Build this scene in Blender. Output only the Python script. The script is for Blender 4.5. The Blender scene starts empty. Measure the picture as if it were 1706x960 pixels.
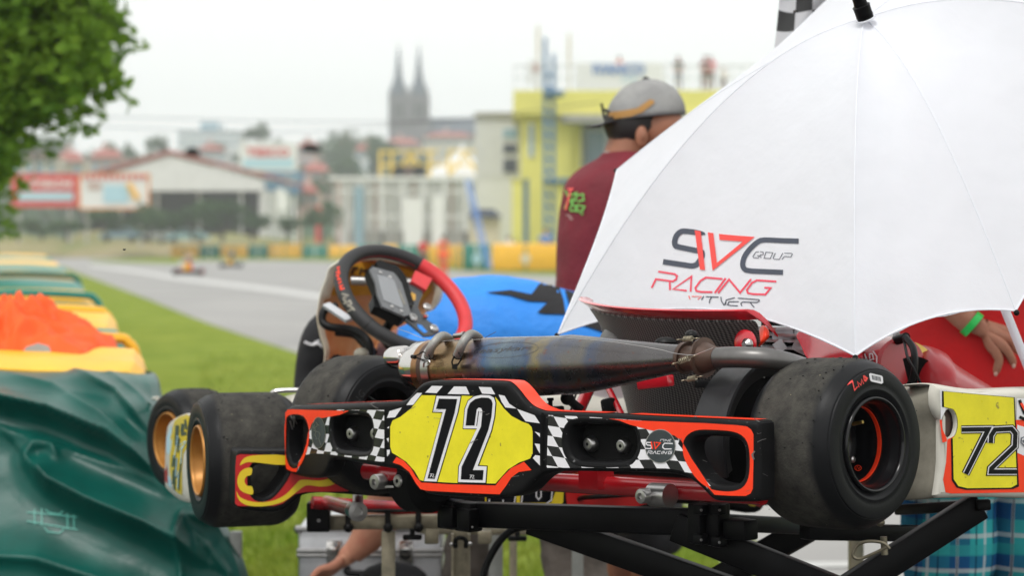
import bpy, bmesh, math, random
from mathutils import Vector, Matrix, noise
from mathutils.bvhtree import BVHTree
from mathutils.geometry import tessellate_polygon
R = math.radians
random.seed(7)
sc = bpy.context.scene
COL = sc.collection

# ------------------------------------------------------------ camera
F = 3825.0; H = 1.32; PITCH = math.atan(72/F)
cam_d = bpy.data.cameras.new('camera'); cam = bpy.data.objects.new('camera', cam_d); COL.objects.link(cam)
cam.location = (0, 0, H); cam.rotation_euler = (R(90)-PITCH, 0, 0)
cam_d.sensor_width = 22.3; cam_d.lens = F/1706*22.3
cam_d.clip_start = .1; cam_d.clip_end = 9000
cam_d.dof.use_dof = True; cam_d.dof.focus_distance = 3.78; cam_d.dof.aperture_fstop = 2.9; cam_d.dof.aperture_blades = 8
sc.camera = cam

# ------------------------------------------------------------ overcast daylight
SUN_EL, SUN_AZ = R(58), R(205)
w = bpy.data.worlds.new('World'); sc.world = w; w.use_nodes = True
nt = w.node_tree; nt.nodes.clear()
sky = nt.nodes.new('ShaderNodeTexSky'); sky.sky_type = 'NISHITA'; sky.sun_disc = False
sky.sun_elevation = SUN_EL; sky.sun_rotation = SUN_AZ; sky.dust_density = 4
b1 = nt.nodes.new('ShaderNodeBackground'); b1.inputs[1].default_value = .12
b2 = nt.nodes.new('ShaderNodeBackground'); b2.inputs[0].default_value = (1.0, 1.0, .985, 1); b2.inputs[1].default_value = 1.33
mx = nt.nodes.new('ShaderNodeMixShader'); mx.inputs[0].default_value = .9      # the cloud deck covers nine tenths of the sky
wo = nt.nodes.new('ShaderNodeOutputWorld')
nt.links.new(sky.outputs[0], b1.inputs[0]); nt.links.new(b1.outputs[0], mx.inputs[1]); nt.links.new(b2.outputs[0], mx.inputs[2]); nt.links.new(mx.outputs[0], wo.inputs[0])
sun_d = bpy.data.lights.new('sun', 'SUN'); sun_d.energy = 1.5; sun_d.angle = R(12); sun_d.color = (1, .985, .96)
sun = bpy.data.objects.new('sun', sun_d); COL.objects.link(sun)
sdir = Vector((math.sin(SUN_AZ)*math.cos(SUN_EL), math.cos(SUN_AZ)*math.cos(SUN_EL), math.sin(SUN_EL)))
sun.rotation_euler = sdir.to_track_quat('Z', 'Y').to_euler(); sun.location = (0, 0, 30)
vs = sc.view_settings; vs.view_transform = 'Standard'; vs.look = 'None'; vs.exposure = 0; vs.gamma = 1; vs.use_curve_mapping = False

# ------------------------------------------------------------ helpers
def V(*a): return Vector(a)
def ray(px, py):
    x = (px-853)/F; v = -(py-480)/F
    return Vector((x, math.cos(PITCH)+v*math.sin(PITCH), v*math.cos(PITCH)-math.sin(PITCH)))
CAM = Vector((0, 0, H))
def W(px, py, Y):
    d = ray(px, py); return CAM + d*(Y/d.y)
def GND(px, py, z=0.0):
    d = ray(px, py); return CAM + d*((z-H)/d.z)

def mat(name, col, rough=.5, metal=0, spec=None, var=0, scale=8, bump=0, bscale=60, col2=None, coat=0, trans=0, speck=None, bdist=.004):
    m = bpy.data.materials.new(name); m.use_nodes = True
    t = m.node_tree; b = t.nodes['Principled BSDF']
    c = (*col, 1)
    b.inputs['Base Color'].default_value = c; b.inputs['Roughness'].default_value = rough; b.inputs['Metallic'].default_value = metal
    if spec is not None: b.inputs['Specular IOR Level'].default_value = spec
    if coat: b.inputs['Coat Weight'].default_value = coat; b.inputs['Coat Roughness'].default_value = .15
    tc = t.nodes.new('ShaderNodeTexCoord'); out = None
    if var or col2:
        n = t.nodes.new('ShaderNodeTexNoise'); n.inputs['Scale'].default_value = scale; n.inputs['Detail'].default_value = 6; n.inputs['Roughness'].default_value = .65
        t.links.new(tc.outputs['Object'], n.inputs['Vector'])
        r = t.nodes.new('ShaderNodeValToRGB'); r.color_ramp.elements[0].position = .32; r.color_ramp.elements[1].position = .68
        a = col2 or tuple(x*(1-var) for x in col); z = col if col2 else tuple(min(1, x*(1+var)) for x in col)
        r.color_ramp.elements[0].color = (*a, 1); r.color_ramp.elements[1].color = (*z, 1)
        t.links.new(n.outputs['Fac'], r.inputs['Fac']); out = r.outputs['Color']
        mr = t.nodes.new('ShaderNodeMapRange'); mr.inputs['To Min'].default_value = max(.03, rough*.8); mr.inputs['To Max'].default_value = min(1, rough*1.2)
        t.links.new(n.outputs['Fac'], mr.inputs['Value']); t.links.new(mr.outputs[0], b.inputs['Roughness'])
    if speck:
        scol, sscale, thr = speck
        vo = t.nodes.new('ShaderNodeTexNoise'); vo.inputs['Scale'].default_value = sscale; vo.inputs['Detail'].default_value = 2
        t.links.new(tc.outputs['Object'], vo.inputs['Vector'])
        rr = t.nodes.new('ShaderNodeValToRGB'); rr.color_ramp.elements[0].position = thr; rr.color_ramp.elements[1].position = thr+.03
        t.links.new(vo.outputs['Fac'], rr.inputs['Fac'])
        mxx = t.nodes.new('ShaderNodeMixRGB'); mxx.inputs['Color1'].default_value = c; mxx.inputs['Color2'].default_value = (*scol, 1)
        if out: t.links.new(out, mxx.inputs['Color1'])
        t.links.new(rr.outputs['Color'], mxx.inputs['Fac']); out = mxx.outputs[0]
    if out: t.links.new(out, b.inputs['Base Color'])
    if bump:
        n2 = t.nodes.new('ShaderNodeTexNoise'); n2.inputs['Scale'].default_value = bscale; n2.inputs['Detail'].default_value = 5
        t.links.new(tc.outputs['Object'], n2.inputs['Vector'])
        bp = t.nodes.new('ShaderNodeBump'); bp.inputs['Strength'].default_value = bump; bp.inputs['Distance'].default_value = bdist
        t.links.new(n2.outputs['Fac'], bp.inputs['Height']); t.links.new(bp.outputs[0], b.inputs['Normal'])
    if trans:
        tr = t.nodes.new('ShaderNodeBsdfTranslucent'); ms = t.nodes.new('ShaderNodeMixShader'); ms.inputs[0].default_value = trans
        tr.inputs[0].default_value = c
        if out: t.links.new(out, tr.inputs[0])
        o = t.nodes['Material Output']
        t.links.new(b.outputs[0], ms.inputs[1]); t.links.new(tr.outputs[0], ms.inputs[2]); t.links.new(ms.outputs[0], o.inputs[0])
    return m

M = {}
def mk(k, *a, **kw): M[k] = mat(k, *a, **kw); return M[k]
mk('black_plastic', (.0075, .0075, .008), .42, spec=.10, var=.25, scale=25, bump=.15, bscale=400, bdist=.001, speck=((.12, .12, .12), 150, .72))
mk('black_metal', (.0035, .0035, .004), .38, spec=.10, var=.2, scale=15, bump=.08, bscale=200, bdist=.001)
mk('dark_cavity', (.005, .005, .005), .7, spec=.1)
mk('fluo_red', (.95, .05, .012), .32, var=.08, scale=18, spec=.3, speck=((.30, .03, .015), 60, .73))
mk('deep_red', (.42, .008, .014), .25, var=.12, scale=14, coat=.7)
mk('deck_red', (.45, .014, .02), .35, var=.15, scale=7, coat=.3)
mk('seat_red', (.6, .012, .025), .2, var=.1, scale=20, coat=.8)
mk('sticker_yellow', (.80, .71, .022), .3, spec=.35, var=.07, scale=22, speck=((.38, .32, .04), 70, .70))
mk('sticker_black', (.004, .004, .006), .36, spec=.12, var=.1)
mk('sticker_white', (.78, .77, .79), .3, var=.05, scale=12)
mk('sticker_grey', (.045, .055, .058), .3, spec=.3, var=.2, scale=20)
mk('silver', (.46, .45, .44), .30, 1, var=.12, scale=30)
mk('chrome', (.60, .58, .56), .13, 1)
mk('zinc', (.27, .24, .17), .42, .7, var=.4, scale=16, bump=.15, bscale=90)
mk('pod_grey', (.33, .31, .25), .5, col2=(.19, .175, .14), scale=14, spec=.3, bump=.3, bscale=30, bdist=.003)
mk('white_plastic', (.58, .56, .49), .38, spec=.3, var=.08, scale=10)
mk('gold_rim', (.40, .175, .03), .42, .4, var=.15, scale=14)
mk('rim_black', (.006, .006, .007), .2, spec=.35, var=.1)
mk('hose_grey', (.30, .30, .28), .5, .4, var=.15, scale=60)
mk('rubber_hose', (.005, .005, .005), .42, spec=.2)
mk('dash_grey', (.14, .145, .15), .5, .2, var=.1, scale=30)
mk('lcd', (.24, .25, .26), .2, var=.05)
mk('steer_black', (.018, .018, .019), .55, var=.2, scale=60, bump=.5, bscale=700, bdist=.001)
mk('steer_red', (.62, .03, .035), .5, var=.08, scale=40, bump=.4, bscale=500, bdist=.001)
mk('guard_black', (.020, .020, .022), .42, spec=.35, var=.15, scale=20, bump=.1, bscale=300, bdist=.001)
mk('scuff', (.13, .125, .12), .7)
mk('brass', (.6, .42, .12), .3, .9)
mk('alu', (.60, .61, .63), .38, .6, var=.12, scale=12)
mk('skin', (.50, .245, .155), .55, spec=.3, col2=(.43, .165, .105), scale=22, bump=.15, bscale=120, bdist=.001)
mk('skin_tan', (.33, .135, .075), .5, var=.12, scale=14)
mk('hair', (.012, .009, .008), .6, var=.3, scale=60, bump=.6, bscale=300)
mk('umbrella_white', (.92, .94, .99), .7, spec=.1, var=.010, scale=3, bump=.35, bscale=11, bdist=.012, trans=.36)
mk('umbrella_seam', (.93, .94, .98), .6, trans=.35)
mk('logo_dark', (.045, .055, .085), .4, var=.2, scale=30)
mk('logo_red', (.85, .06, .05), .4)
mk('logo_pink', (.80, .05, .10), .4)
mk('wristband', (.02, .62, .10), .4)
mk('shirt_red', (.60, .008, .010), .85, var=.12, scale=9, bump=.6, bscale=9, bdist=.02)
mk('shirt_maroon', (.16, .012, .022), .9, var=.15, scale=8, bump=.6, bscale=8, bdist=.03)
mk('shirt_blue', (.02, .25, .80), .6, var=.08, scale=7, bump=.7, bscale=7, bdist=.03)
mk('shirt_black', (.012, .012, .014), .8, var=.2, bump=.6, bscale=9, bdist=.02)
mk('trousers_grey', (.16, .135, .115), .9, col2=(.09, .075, .062), scale=10, bump=.8, bscale=8, bdist=.03)
mk('shorts_black', (.014, .014, .016), .85, var=.2, bump=.5, bscale=8, bdist=.02)
mk('cap_grey', (.33, .33, .32), .85, col2=(.20, .20, .20), scale=9, bump=.3, bscale=300)
mk('cap_brown', (.42, .22, .06), .7)
mk('cap_dark', (.06, .06, .065), .8)
mk('logo_green', (.16, .42, .08), .7)
mk('tarp_green', (.0015, .075, .058), .36, spec=.26, var=.25, scale=4, bump=.25, bscale=60, bdist=.002)
mk('tarp_stitch', (.05, .30, .24), .45)
mk('pad_yellow', (.88, .47, .015), .42, var=.12, scale=3, bump=.2, bscale=5)
mk('pad_teal', (.01, .20, .15), .42, var=.2, scale=3, bump=.2, bscale=5)
mk('orange_cloth', (.92, .10, .007), .7, var=.1, scale=9, bump=.5, bscale=20)
mk('orange', (.88, .10, .015), .5)
mk('flame_yellow', (.80, .60, .02), .3, coat=.3)
mk('flame_red', (.55, .012, .012), .28, coat=.3)
mk('pale_concrete', (.42, .41, .38), .85, var=.15, scale=2)
mk('wall_white', (.66, .67, .66), .7, var=.07, scale=.8)
mk('wall_cream', (.62, .56, .42), .8, var=.1, scale=.8)
mk('wall_pink', (.50, .36, .32), .8, var=.1, scale=.8)
mk('wall_yellow', (.72, .67, .17), .7, var=.06, scale=.8)
mk('steel_blue', (.05, .16, .30), .5, var=.15, scale=2)
mk('steel_yellow', (.75, .52, .06), .5, var=.1, scale=2)
mk('roof_red', (.33, .08, .06), .8, var=.25, scale=1.5)
mk('roof_slate', (.05, .065, .10), .7, var=.2, scale=.4)
mk('stone_grey', (.125, .11, .125), .9, var=.25, scale=.3)
mk('glass_dark', (.04, .05, .06), .1)
mk('glass_blue', (.22, .35, .42), .15)
mk('corrugated', (.68, .69, .69), .55, .2, var=.06)
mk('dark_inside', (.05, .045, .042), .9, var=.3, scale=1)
mk('sand', (.42, .32, .20), .95, var=.2, scale=.3)
mk('sign_red', (.62, .03, .03), .5)
mk('sign_orange', (.75, .28, .04), .5)
mk('sign_white', (.75, .75, .74), .5)
mk('sign_blue', (.10, .22, .50), .5)
mk('sign_lblue', (.40, .62, .72), .5)
mk('bark', (.06, .045, .032), .9, var=.3, scale=20, bump=.8, bscale=30, bdist=.02)
mk('leaf', (.26, .42, .05), .6, spec=.15, col2=(.085, .20, .022), scale=2.2, trans=.5)
mk('leaf_far', (.075, .145, .05), .8, spec=.1, col2=(.035, .08, .022), scale=.35, trans=.15)
mk('bush', (.075, .12, .03), .8, col2=(.04, .075, .02), scale=.5, trans=.15)
mk('hill_green', (.06, .11, .05), .9, spec=0, col2=(.04, .08, .04), scale=.03)
mk('track_paint', (.50, .50, .48), .6, var=.12, scale=4)

class G:
    """collects faces for one mesh"""
    def __init__(s): s.v = []; s.f = []
    def add(s, vs, fs):
        o = len(s.v); s.v += [Vector(p) for p in vs]; s.f += [tuple(i+o for i in f) for f in fs]; return s
    def quad(s, *p): return s.add(p, [tuple(range(len(p)))])
    def box8(s, c):
        return s.add(c, [(0, 3, 2, 1), (4, 5, 6, 7), (0, 1, 5, 4), (1, 2, 6, 5), (2, 3, 7, 6), (3, 0, 4, 7)])
    def box(s, x0, x1, y0, y1, z0, z1):
        return s.box8([(x0, y0, z0), (x1, y0, z0), (x1, y1, z0), (x0, y1, z0), (x0, y0, z1), (x1, y0, z1), (x1, y1, z1), (x0, y1, z1)])
    def bbox(s, x0, x1, y0, y1, z0, z1, b):
        bm = bmesh.new(); bmesh.ops.create_cube(bm, size=1)
        for q in bm.verts: q.co = Vector((x0+(x1-x0)*(q.co.x+.5), y0+(y1-y0)*(q.co.y+.5), z0+(z1-z0)*(q.co.z+.5)))
        bmesh.ops.bevel(bm, geom=bm.edges[:], offset=b, segments=2, affect='EDGES', profile=.5)
        bm.verts.index_update(); s.add([q.co.copy() for q in bm.verts], [[q.index for q in f.verts] for f in bm.faces]); bm.free(); return s
    def bar(s, a, b, w, h, up=(0, 0, 1), bev=0):
        a = Vector(a); b = Vector(b); d = (b-a).normalized(); up = Vector(up)
        sd = d.cross(up).normalized(); u = sd.cross(d).normalized()
        g = G()
        L = (b-a).length
        if bev: g.bbox(0, L, -w/2, w/2, -h/2, h/2, bev)
        else: g.box(0, L, -w/2, w/2, -h/2, h/2)
        return s.add([a+d*p.x+sd*p.y+u*p.z for p in g.v], g.f)
    def tube(s, path, r, n=10, caps=True, closed=False):
        path = [Vector(p) for p in path]; m = len(path)
        rs = [r[min(len(r)-1, round(i*(len(r)-1)/max(1, m-1)))] for i in range(m)] if isinstance(r, (list, tuple)) else [r]*m
        t0 = (path[1]-path[0]).normalized(); ref = Vector((0, 0, 1)) if abs(t0.z) < .9 else Vector((1, 0, 0))
        nrm = t0.cross(ref).normalized(); vs = []
        for i, p in enumerate(path):
            if closed: t = (path[(i+1) % m]-path[i-1]).normalized()
            else: t = (path[min(i+1, m-1)]-path[max(i-1, 0)]).normalized()
            nrm = (nrm-t*nrm.dot(t)).normalized(); bn = t.cross(nrm)
            for k in range(n):
                a = 2*math.pi*k/n; vs.append(p+(nrm*math.cos(a)+bn*math.sin(a))*rs[i])
        fs = []
        for i in range(m if closed else m-1):
            j = (i+1) % m
            for k in range(n): fs.append((i*n+k, i*n+(k+1) % n, j*n+(k+1) % n, j*n+k))
        if caps and not closed: fs += [tuple(range(n-1, -1, -1)), tuple((m-1)*n+k for k in range(n))]
        return s.add(vs, fs)
    def lathe(s, o, ax, prof, n=48, a0=0, a1=360, ref=None):
        """prof: list of (t along ax, radius)"""
        o = Vector(o); ax = Vector(ax).normalized(); ref = Vector(ref) if ref else (Vector((0, 0, 1)) if abs(ax.z) < .9 else Vector((1, 0, 0)))
        e1 = (ref-ax*ref.dot(ax)).normalized(); e2 = ax.cross(e1); full = abs(a1-a0-360) < 1e-6
        k = n if full else n+1; vs = []
        for t, r in prof:
            for j in range(k):
                a = R(a0+(a1-a0)*j/n); vs.append(o+ax*t+(e1*math.cos(a)+e2*math.sin(a))*r)
        fs = []
        for i in range(len(prof)-1):
            for j in range(n): fs.append((i*k+j, (i+1)*k+j, (i+1)*k+(j+1) % k, i*k+(j+1) % k))
        return s.add(vs, fs)
    def ball(s, c, r, n=12, sx=1, sy=1, sz=1, rot=None):
        c = Vector(c); vs = []; h = n//2
        for i in range(h+1):
            a = math.pi*i/h
            for j in range(n):
                b = 2*math.pi*j/n; p = Vector((math.sin(a)*math.cos(b)*r*sx, math.sin(a)*math.sin(b)*r*sy, math.cos(a)*r*sz))
                vs.append(c+(rot @ p if rot else p))
        return s.add(vs, [(i*n+j, (i+1)*n+j, (i+1)*n+(j+1) % n, i*n+(j+1) % n) for i in range(h) for j in range(n)])
    def xf(s, Mx): s.v = [Mx @ p for p in s.v]; return s
    def join(s, o): return s.add(o.v, o.f)

def props(o, label=None, cat=None, group=None, kind=None):
    if label: o['label'] = label
    if cat: o['category'] = cat
    if group: o['group'] = group
    if kind: o['kind'] = kind
    return o
def wloc(o):
    p = Vector((0, 0, 0))
    while o: p += o.location; o = o.parent
    return p
def thing(name, loc, label, cat, group=None):
    o = bpy.data.objects.new(name, None); o.empty_display_size = .1; o.location = loc; COL.objects.link(o)
    return props(o, label, cat, group)
def obj(name, g, m, parent=None, smooth=True, angle=38, loc=None, **kw):
    """one mesh object; g holds world coordinates"""
    off = wloc(parent) if parent else (Vector(loc) if loc is not None else Vector((0, 0, 0)))
    me = bpy.data.meshes.new(name)
    me.from_pydata([p-off for p in g.v], [], g.f); me.validate()
    bm = bmesh.new(); bm.from_mesh(me); bmesh.ops.remove_doubles(bm, verts=bm.verts, dist=1e-5); bmesh.ops.recalc_face_normals(bm, faces=bm.faces); bm.to_mesh(me); bm.free()
    if smooth:
        me.polygons.foreach_set('use_smooth', [True]*len(me.polygons)); me.set_sharp_from_angle(angle=R(angle))
    me.materials.append(M[m] if isinstance(m, str) else m)
    o = bpy.data.objects.new(name, me); COL.objects.link(o)
    if parent: o.parent = parent
    elif loc is not None: o.location = loc
    return props(o, **kw)
def struct(name, g, m, smooth=False): return obj(name, g, m, None, smooth, kind='structure')
def copy_tree(o, loc=None, label=None):
    c = o.copy(); COL.objects.link(c)
    if loc is not None: c.location = loc
    if label: c['label'] = label
    for ch in list(o.children):
        d = copy_tree(ch); d.parent = c
    return c
def cr(pts, n=4, closed=True):
    """Catmull-Rom through 2-D or 3-D points"""
    P = [Vector(p) for p in pts]; m = len(P); out = []
    for i in range(m if closed else m-1):
        if closed: a, b, c, d = P[i-1], P[i], P[(i+1) % m], P[(i+2) % m]
        else: a, b, c, d = P[max(i-1, 0)], P[i], P[i+1], P[min(i+2, m-1)]
        for k in range(n):
            t = k/n
            out.append(.5*((2*b)+(c-a)*t+(2*a-5*b+4*c-d)*t*t+(3*b-a-3*c+d)*t**3))
    if not closed: out.append(P[-1])
    return out
def zp(ox, oy, s, pts): return [(ox+x/s, oy+y/s) for x, y in pts]
def area(l): return .5*sum(l[i][0]*l[(i+1) % len(l)][1]-l[(i+1) % len(l)][0]*l[i][1] for i in range(len(l)))
def inset(l, d):
    """move a loop inward by d (towards its own inside)"""
    s = 1 if area(l) > 0 else -1; n = len(l); out = []
    for i in range(n):
        a, b, c = Vector(l[i-1][:2]), Vector(l[i][:2]), Vector(l[(i+1) % n][:2])
        t1 = (b-a); t2 = (c-b)
        if t1.length < 1e-9: t1 = t2
        if t2.length < 1e-9: t2 = t1
        t1.normalize(); t2.normalize()
        n1 = Vector((-t1.y, t1.x)); n2 = Vector((-t2.y, t2.x)); q = (n1+n2)
        if q.length < 1e-6: q = n1
        q = q/max(q.length_squared/2, .5)*1.0
        out.append(b+q*(s*d))
    return out
def fill2d(loops, sx=None, sy=None):
    """triangulate 2-D loops (first outer, rest holes) and cut the result by a grid; gives (verts2d, faces)"""
    L = [[Vector((p[0], p[1], 0)) for p in l] for l in loops]
    flat = [p for l in L for p in l]
    bm = bmesh.new(); vs = [bm.verts.new(p) for p in flat]
    for t in tessellate_polygon(L):
        try: bm.faces.new([vs[i] for i in t])
        except ValueError: pass
    xs = [p.x for p in flat]; ys = [p.y for p in flat]
    for st, lo, hi, ax in ((sx, min(xs), max(xs), 0), (sy, min(ys), max(ys), 1)):
        if not st: continue
        k = math.ceil(lo/st)
        while k*st < hi:
            co = [0, 0, 0]; no = [0, 0, 0]; co[ax] = k*st; no[ax] = 1
            bmesh.ops.bisect_plane(bm, geom=bm.verts[:]+bm.edges[:]+bm.faces[:], dist=1e-7, plane_co=co, plane_no=no); k += 1
    bm.verts.index_update()
    r = ([p.co.copy() for p in bm.verts], [[q.index for q in f.verts] for f in bm.faces]); bm.free(); return r
def ribbon(pts, w, closed=False):
    """outline polygons (quads) of a stroke in 2-D"""
    P = [Vector(p[:2]) for p in pts]; n = len(P); Lf = []; Rt = []
    for i in range(n):
        if closed: a, c = P[i-1], P[(i+1) % n]
        else: a, c = P[max(i-1, 0)], P[min(i+1, n-1)]
        t1 = (P[i]-a); t2 = (c-P[i])
        if t1.length < 1e-9: t1 = t2
        if t2.length < 1e-9: t2 = t1
        t1.normalize(); t2.normalize(); n1 = Vector((-t1.y, t1.x)); n2 = Vector((-t2.y, t2.x)); q = n1+n2
        if q.length < .3: q = n1*1.0
        q = q/max(q.length_squared/2, .45)
        Lf.append(P[i]+q*w/2); Rt.append(P[i]-q*w/2)
    return [[Lf[i], Lf[(i+1) % n], Rt[(i+1) % n], Rt[i]] for i in range(n if closed else n-1)]
def bvh(*objs):
    vs = []; fs = []
    for o in objs:
        off = wloc(o); k = len(vs); vs += [q.co+off for q in o.data.vertices]; fs += [[i+k for i in p.vertices] for p in o.data.polygons]
    return BVHTree.FromPolygons(vs, fs)
def decal(name, tree, polys, m, parent, off=.0006, step=10, holes=None, **kw):
    """print lying on a surface: every polygon is laid through the photograph's view onto the real surface"""
    g = G()
    for poly in polys:
        vs, fs = fill2d([poly]+(holes or []), step, step*2)
        pts = []
        for p in vs:
            d = ray(p.x, p.y).normalized(); h, n, _, _ = tree.ray_cast(CAM, d)
            pts.append(None if h is None else h+(n if n.dot(d) < 0 else -n)*off)
        ff = [f for f in fs if all(pts[i] is not None for i in f) and max((pts[i]-pts[f[0]]).length for i in f) < .12]
        g.add([p or Vector((0, 0, 0)) for p in pts], ff)
    used = sorted({i for f in g.f for i in f}); mp = {a: b for b, a in enumerate(used)}
    g2 = G(); g2.v = [g.v[i] for i in used]; g2.f = [tuple(mp[i] for i in f) for f in g.f]
    return obj(name, g2, m, parent, **kw)
def text2d(s, shear=0, font_w=0):
    c = bpy.data.curves.new('t', 'FONT'); c.body = s; c.size = 1; c.shear = shear; c.offset = font_w; c.resolution_u = 3
    o = bpy.data.objects.new('t', c); COL.objects.link(o); me = bpy.data.meshes.new_from_object(o)
    vs = [q.co.copy() for q in me.vertices]; fs = [tuple(p.vertices) for p in me.polygons]
    bpy.data.objects.remove(o); bpy.data.meshes.remove(me); bpy.data.curves.remove(c)
    x0 = min(p.x for p in vs); x1 = max(p.x for p in vs); y0 = min(p.y for p in vs); y1 = max(p.y for p in vs)
    return [Vector(((p.x-x0)/(x1-x0), (p.y-y0)/(y1-y0))) for p in vs], fs
def text_px(name, s, tree, quad, m, parent, off=.0008, shear=0, wgt=0, **kw):
    """lettering laid on a surface, quad = px of (bottom-left, bottom-right, top-right, top-left)"""
    vs, fs = text2d(s, shear, wgt); q = [Vector(p) for p in quad]; g = G(); pts = []
    for p in vs:
        u, v = p.x, p.y; a = q[0].lerp(q[1], u).lerp(q[3].lerp(q[2], u), v); d = ray(a.x, a.y).normalized(); h, n, _, _ = tree.ray_cast(CAM, d)
        pts.append(None if h is None else h+(n if n.dot(d) < 0 else -n)*off)
    ff = [f for f in fs if all(pts[i] is not None for i in f)]
    g.add([p or Vector((0, 0, 0)) for p in pts], ff)
    return obj(name, g, m, parent, **kw)
def text_w(name, s, o, rt, up, m, parent, wgt=.01, **kw):
    vs, fs = text2d(s, 0, wgt); g = G().add([Vector(o)+Vector(rt)*p.x+Vector(up)*p.y for p in vs], fs); return obj(name, g, m, parent, smooth=False, **kw)
def skin(name, chains, m, parent, sub=2, **kw):
    """one continuous skinned surface; chains: list of [(point, radius), ...]; equal points are shared"""
    idx = {}; vs = []; rs = []; es = []
    off = wloc(parent) if parent else Vector((0, 0, 0))
    for ch in chains:
        prev = None
        for p, r in ch:
            k = tuple(round(c, 4) for c in p)
            if k not in idx: idx[k] = len(vs); vs.append(Vector(p)-off); rs.append(r if isinstance(r, tuple) else (r, r))
            i = idx[k]
            if prev is not None and prev != i: es.append((prev, i))
            prev = i
    me = bpy.data.meshes.new(name); me.from_pydata(vs, es, []); o = bpy.data.objects.new('tmp', me); COL.objects.link(o)
    md = o.modifiers.new('s', 'SKIN'); md.use_smooth_shade = True
    sv = me.skin_vertices[0].data
    for i, r in enumerate(rs): sv[i].radius = r
    sv[0].use_root = True
    if sub: mo = o.modifiers.new('d', 'SUBSURF'); mo.levels = sub; mo.render_levels = sub
    dg = bpy.context.evaluated_depsgraph_get(); m2 = bpy.data.meshes.new_from_object(o.evaluated_get(dg))
    bpy.data.objects.remove(o)
    m2.name = name; m2.materials.clear(); m2.materials.append(M[m] if isinstance(m, str) else m)
    m2.polygons.foreach_set('use_smooth', [True]*len(m2.polygons))
    r = bpy.data.objects.new(name, m2); COL.objects.link(r)
    if parent: r.parent = parent
    return props(r, **kw)

def wrinkle(o, amp, sc1, seed=0, ax=(1, 1, 1)):
    """cloth folds: ridged noise along the normals"""
    me = o.data; off = wloc(o); nn = [v.normal.copy() for v in me.vertices]
    for v, n in zip(me.vertices, nn):
        p = v.co+off; q = Vector((p.x*ax[0], p.y*ax[1], p.z*ax[2]))*sc1+Vector((seed, seed*.7, 0))
        a = 1-abs(noise.noise(q))*2.4; b = 1-abs(noise.noise(q*2.3+Vector((5, 1, 2))))*2.4
        v.co += n*amp*(a+.45*b)
    me.update(); return o
# ------------------------------------------------------------ the front kart's own frame of reference
TH = R(46); RHO = R(1.8)
KO = Vector((-.093, 3.94, 1.0))
kr = Vector((math.cos(TH), -math.sin(TH), math.tan(RHO))).normalized(); kf = Vector((math.sin(TH), math.cos(TH), 0)); ku = kr.cross(kf).normalized()
K1 = Matrix.Translation(KO) @ Matrix(((kr.x, kf.x, ku.x), (kr.y, kf.y, ku.y), (kr.z, kf.z, ku.z))).to_4x4(); K1i = K1.inverted()
def kl(px, py, x=None, y=None, z=None, Mi=None, Mm=None):
    """photo point -> kart-local point on the plane x=, y= or z="""
    Mi = Mi or K1i
    o = Mi @ CAM; d = (Mi.to_3x3() @ ray(px, py))
    k, val = (0, x) if x is not None else (1, y) if y is not None else (2, z)
    return o+d*((val-o[k])/d[k])
def bend(x):
    a = abs(x)-.19
    return 0 if a <= 0 else .30*a*a/(a+.06)*.95
def face_pt(px, py, Mi=None, bf=bend):
    y = 0
    for _ in range(9):
        p = kl(px, py, y=y, Mi=Mi); y = bf(p.x)
    return Vector((p.x, p.z))
def slab(loops, y0, y1, bev, Mm, bf=bend, step=.02, back=True):
    """bevelled plate with holes, bent along its length"""
    bm = bmesh.new(); K = 4; fronts = []
    for li, l in enumerate(loops):
        sg = 1 if li == 0 else -1; rings = []
        for j in range(K+1):
            a = math.pi/2*j/K; rings.append((y0+bev*(1-math.sin(a)), bev*(1-math.cos(a)) if 1 else 0))
        # a=0: flush side, a=90: front face
        rr = [(y0+bev*(1-math.sin(math.pi/2*j/K)), bev*(1-math.cos(math.pi/2*j/K))) for j in range(K+1)]
        rr = [(y1, bev*.5), (y1-bev*.5, 0)]+rr
        prev = None
        for (yy, ins) in rr:
            q = inset(l, sg*ins) if ins > 1e-9 else [Vector(p[:2]) for p in l]
            vs = [bm.verts.new((p.x, yy, p.y)) for p in q]
            if prev:
                for i in range(len(vs)):
                    j = (i+1) % len(vs); bm.faces.new((prev[i], prev[j], vs[j], vs[i]))
            prev = vs
            if yy == y1: firsts = vs
        fronts.append((prev, firsts))
    for which in ((0, 1) if back else (0,)):
        flat = [v for fr in fronts for v in fr[which]]
        for t in tessellate_polygon([[Vector((v.co.x, v.co.z, 0)) for v in fr[which]] for fr in fronts]):
            try: bm.faces.new([flat[i] for i in t])
            except ValueError: pass
    xs = [v.co.x for v in bm.verts]; k = math.ceil(min(xs)/step)
    while k*step < max(xs):
        bmesh.ops.bisect_plane(bm, geom=bm.verts[:]+bm.edges[:]+bm.faces[:], dist=1e-7, plane_co=(k*step, 0, 0), plane_no=(1, 0, 0)); k += 1
    bm.verts.index_update()
    g = G().add([Mm @ Vector((v.co.x, v.co.y+bf(v.co.x), v.co.z)) for v in bm.verts], [[v.index for v in f.verts] for f in bm.faces])
    bm.free(); return g
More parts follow.
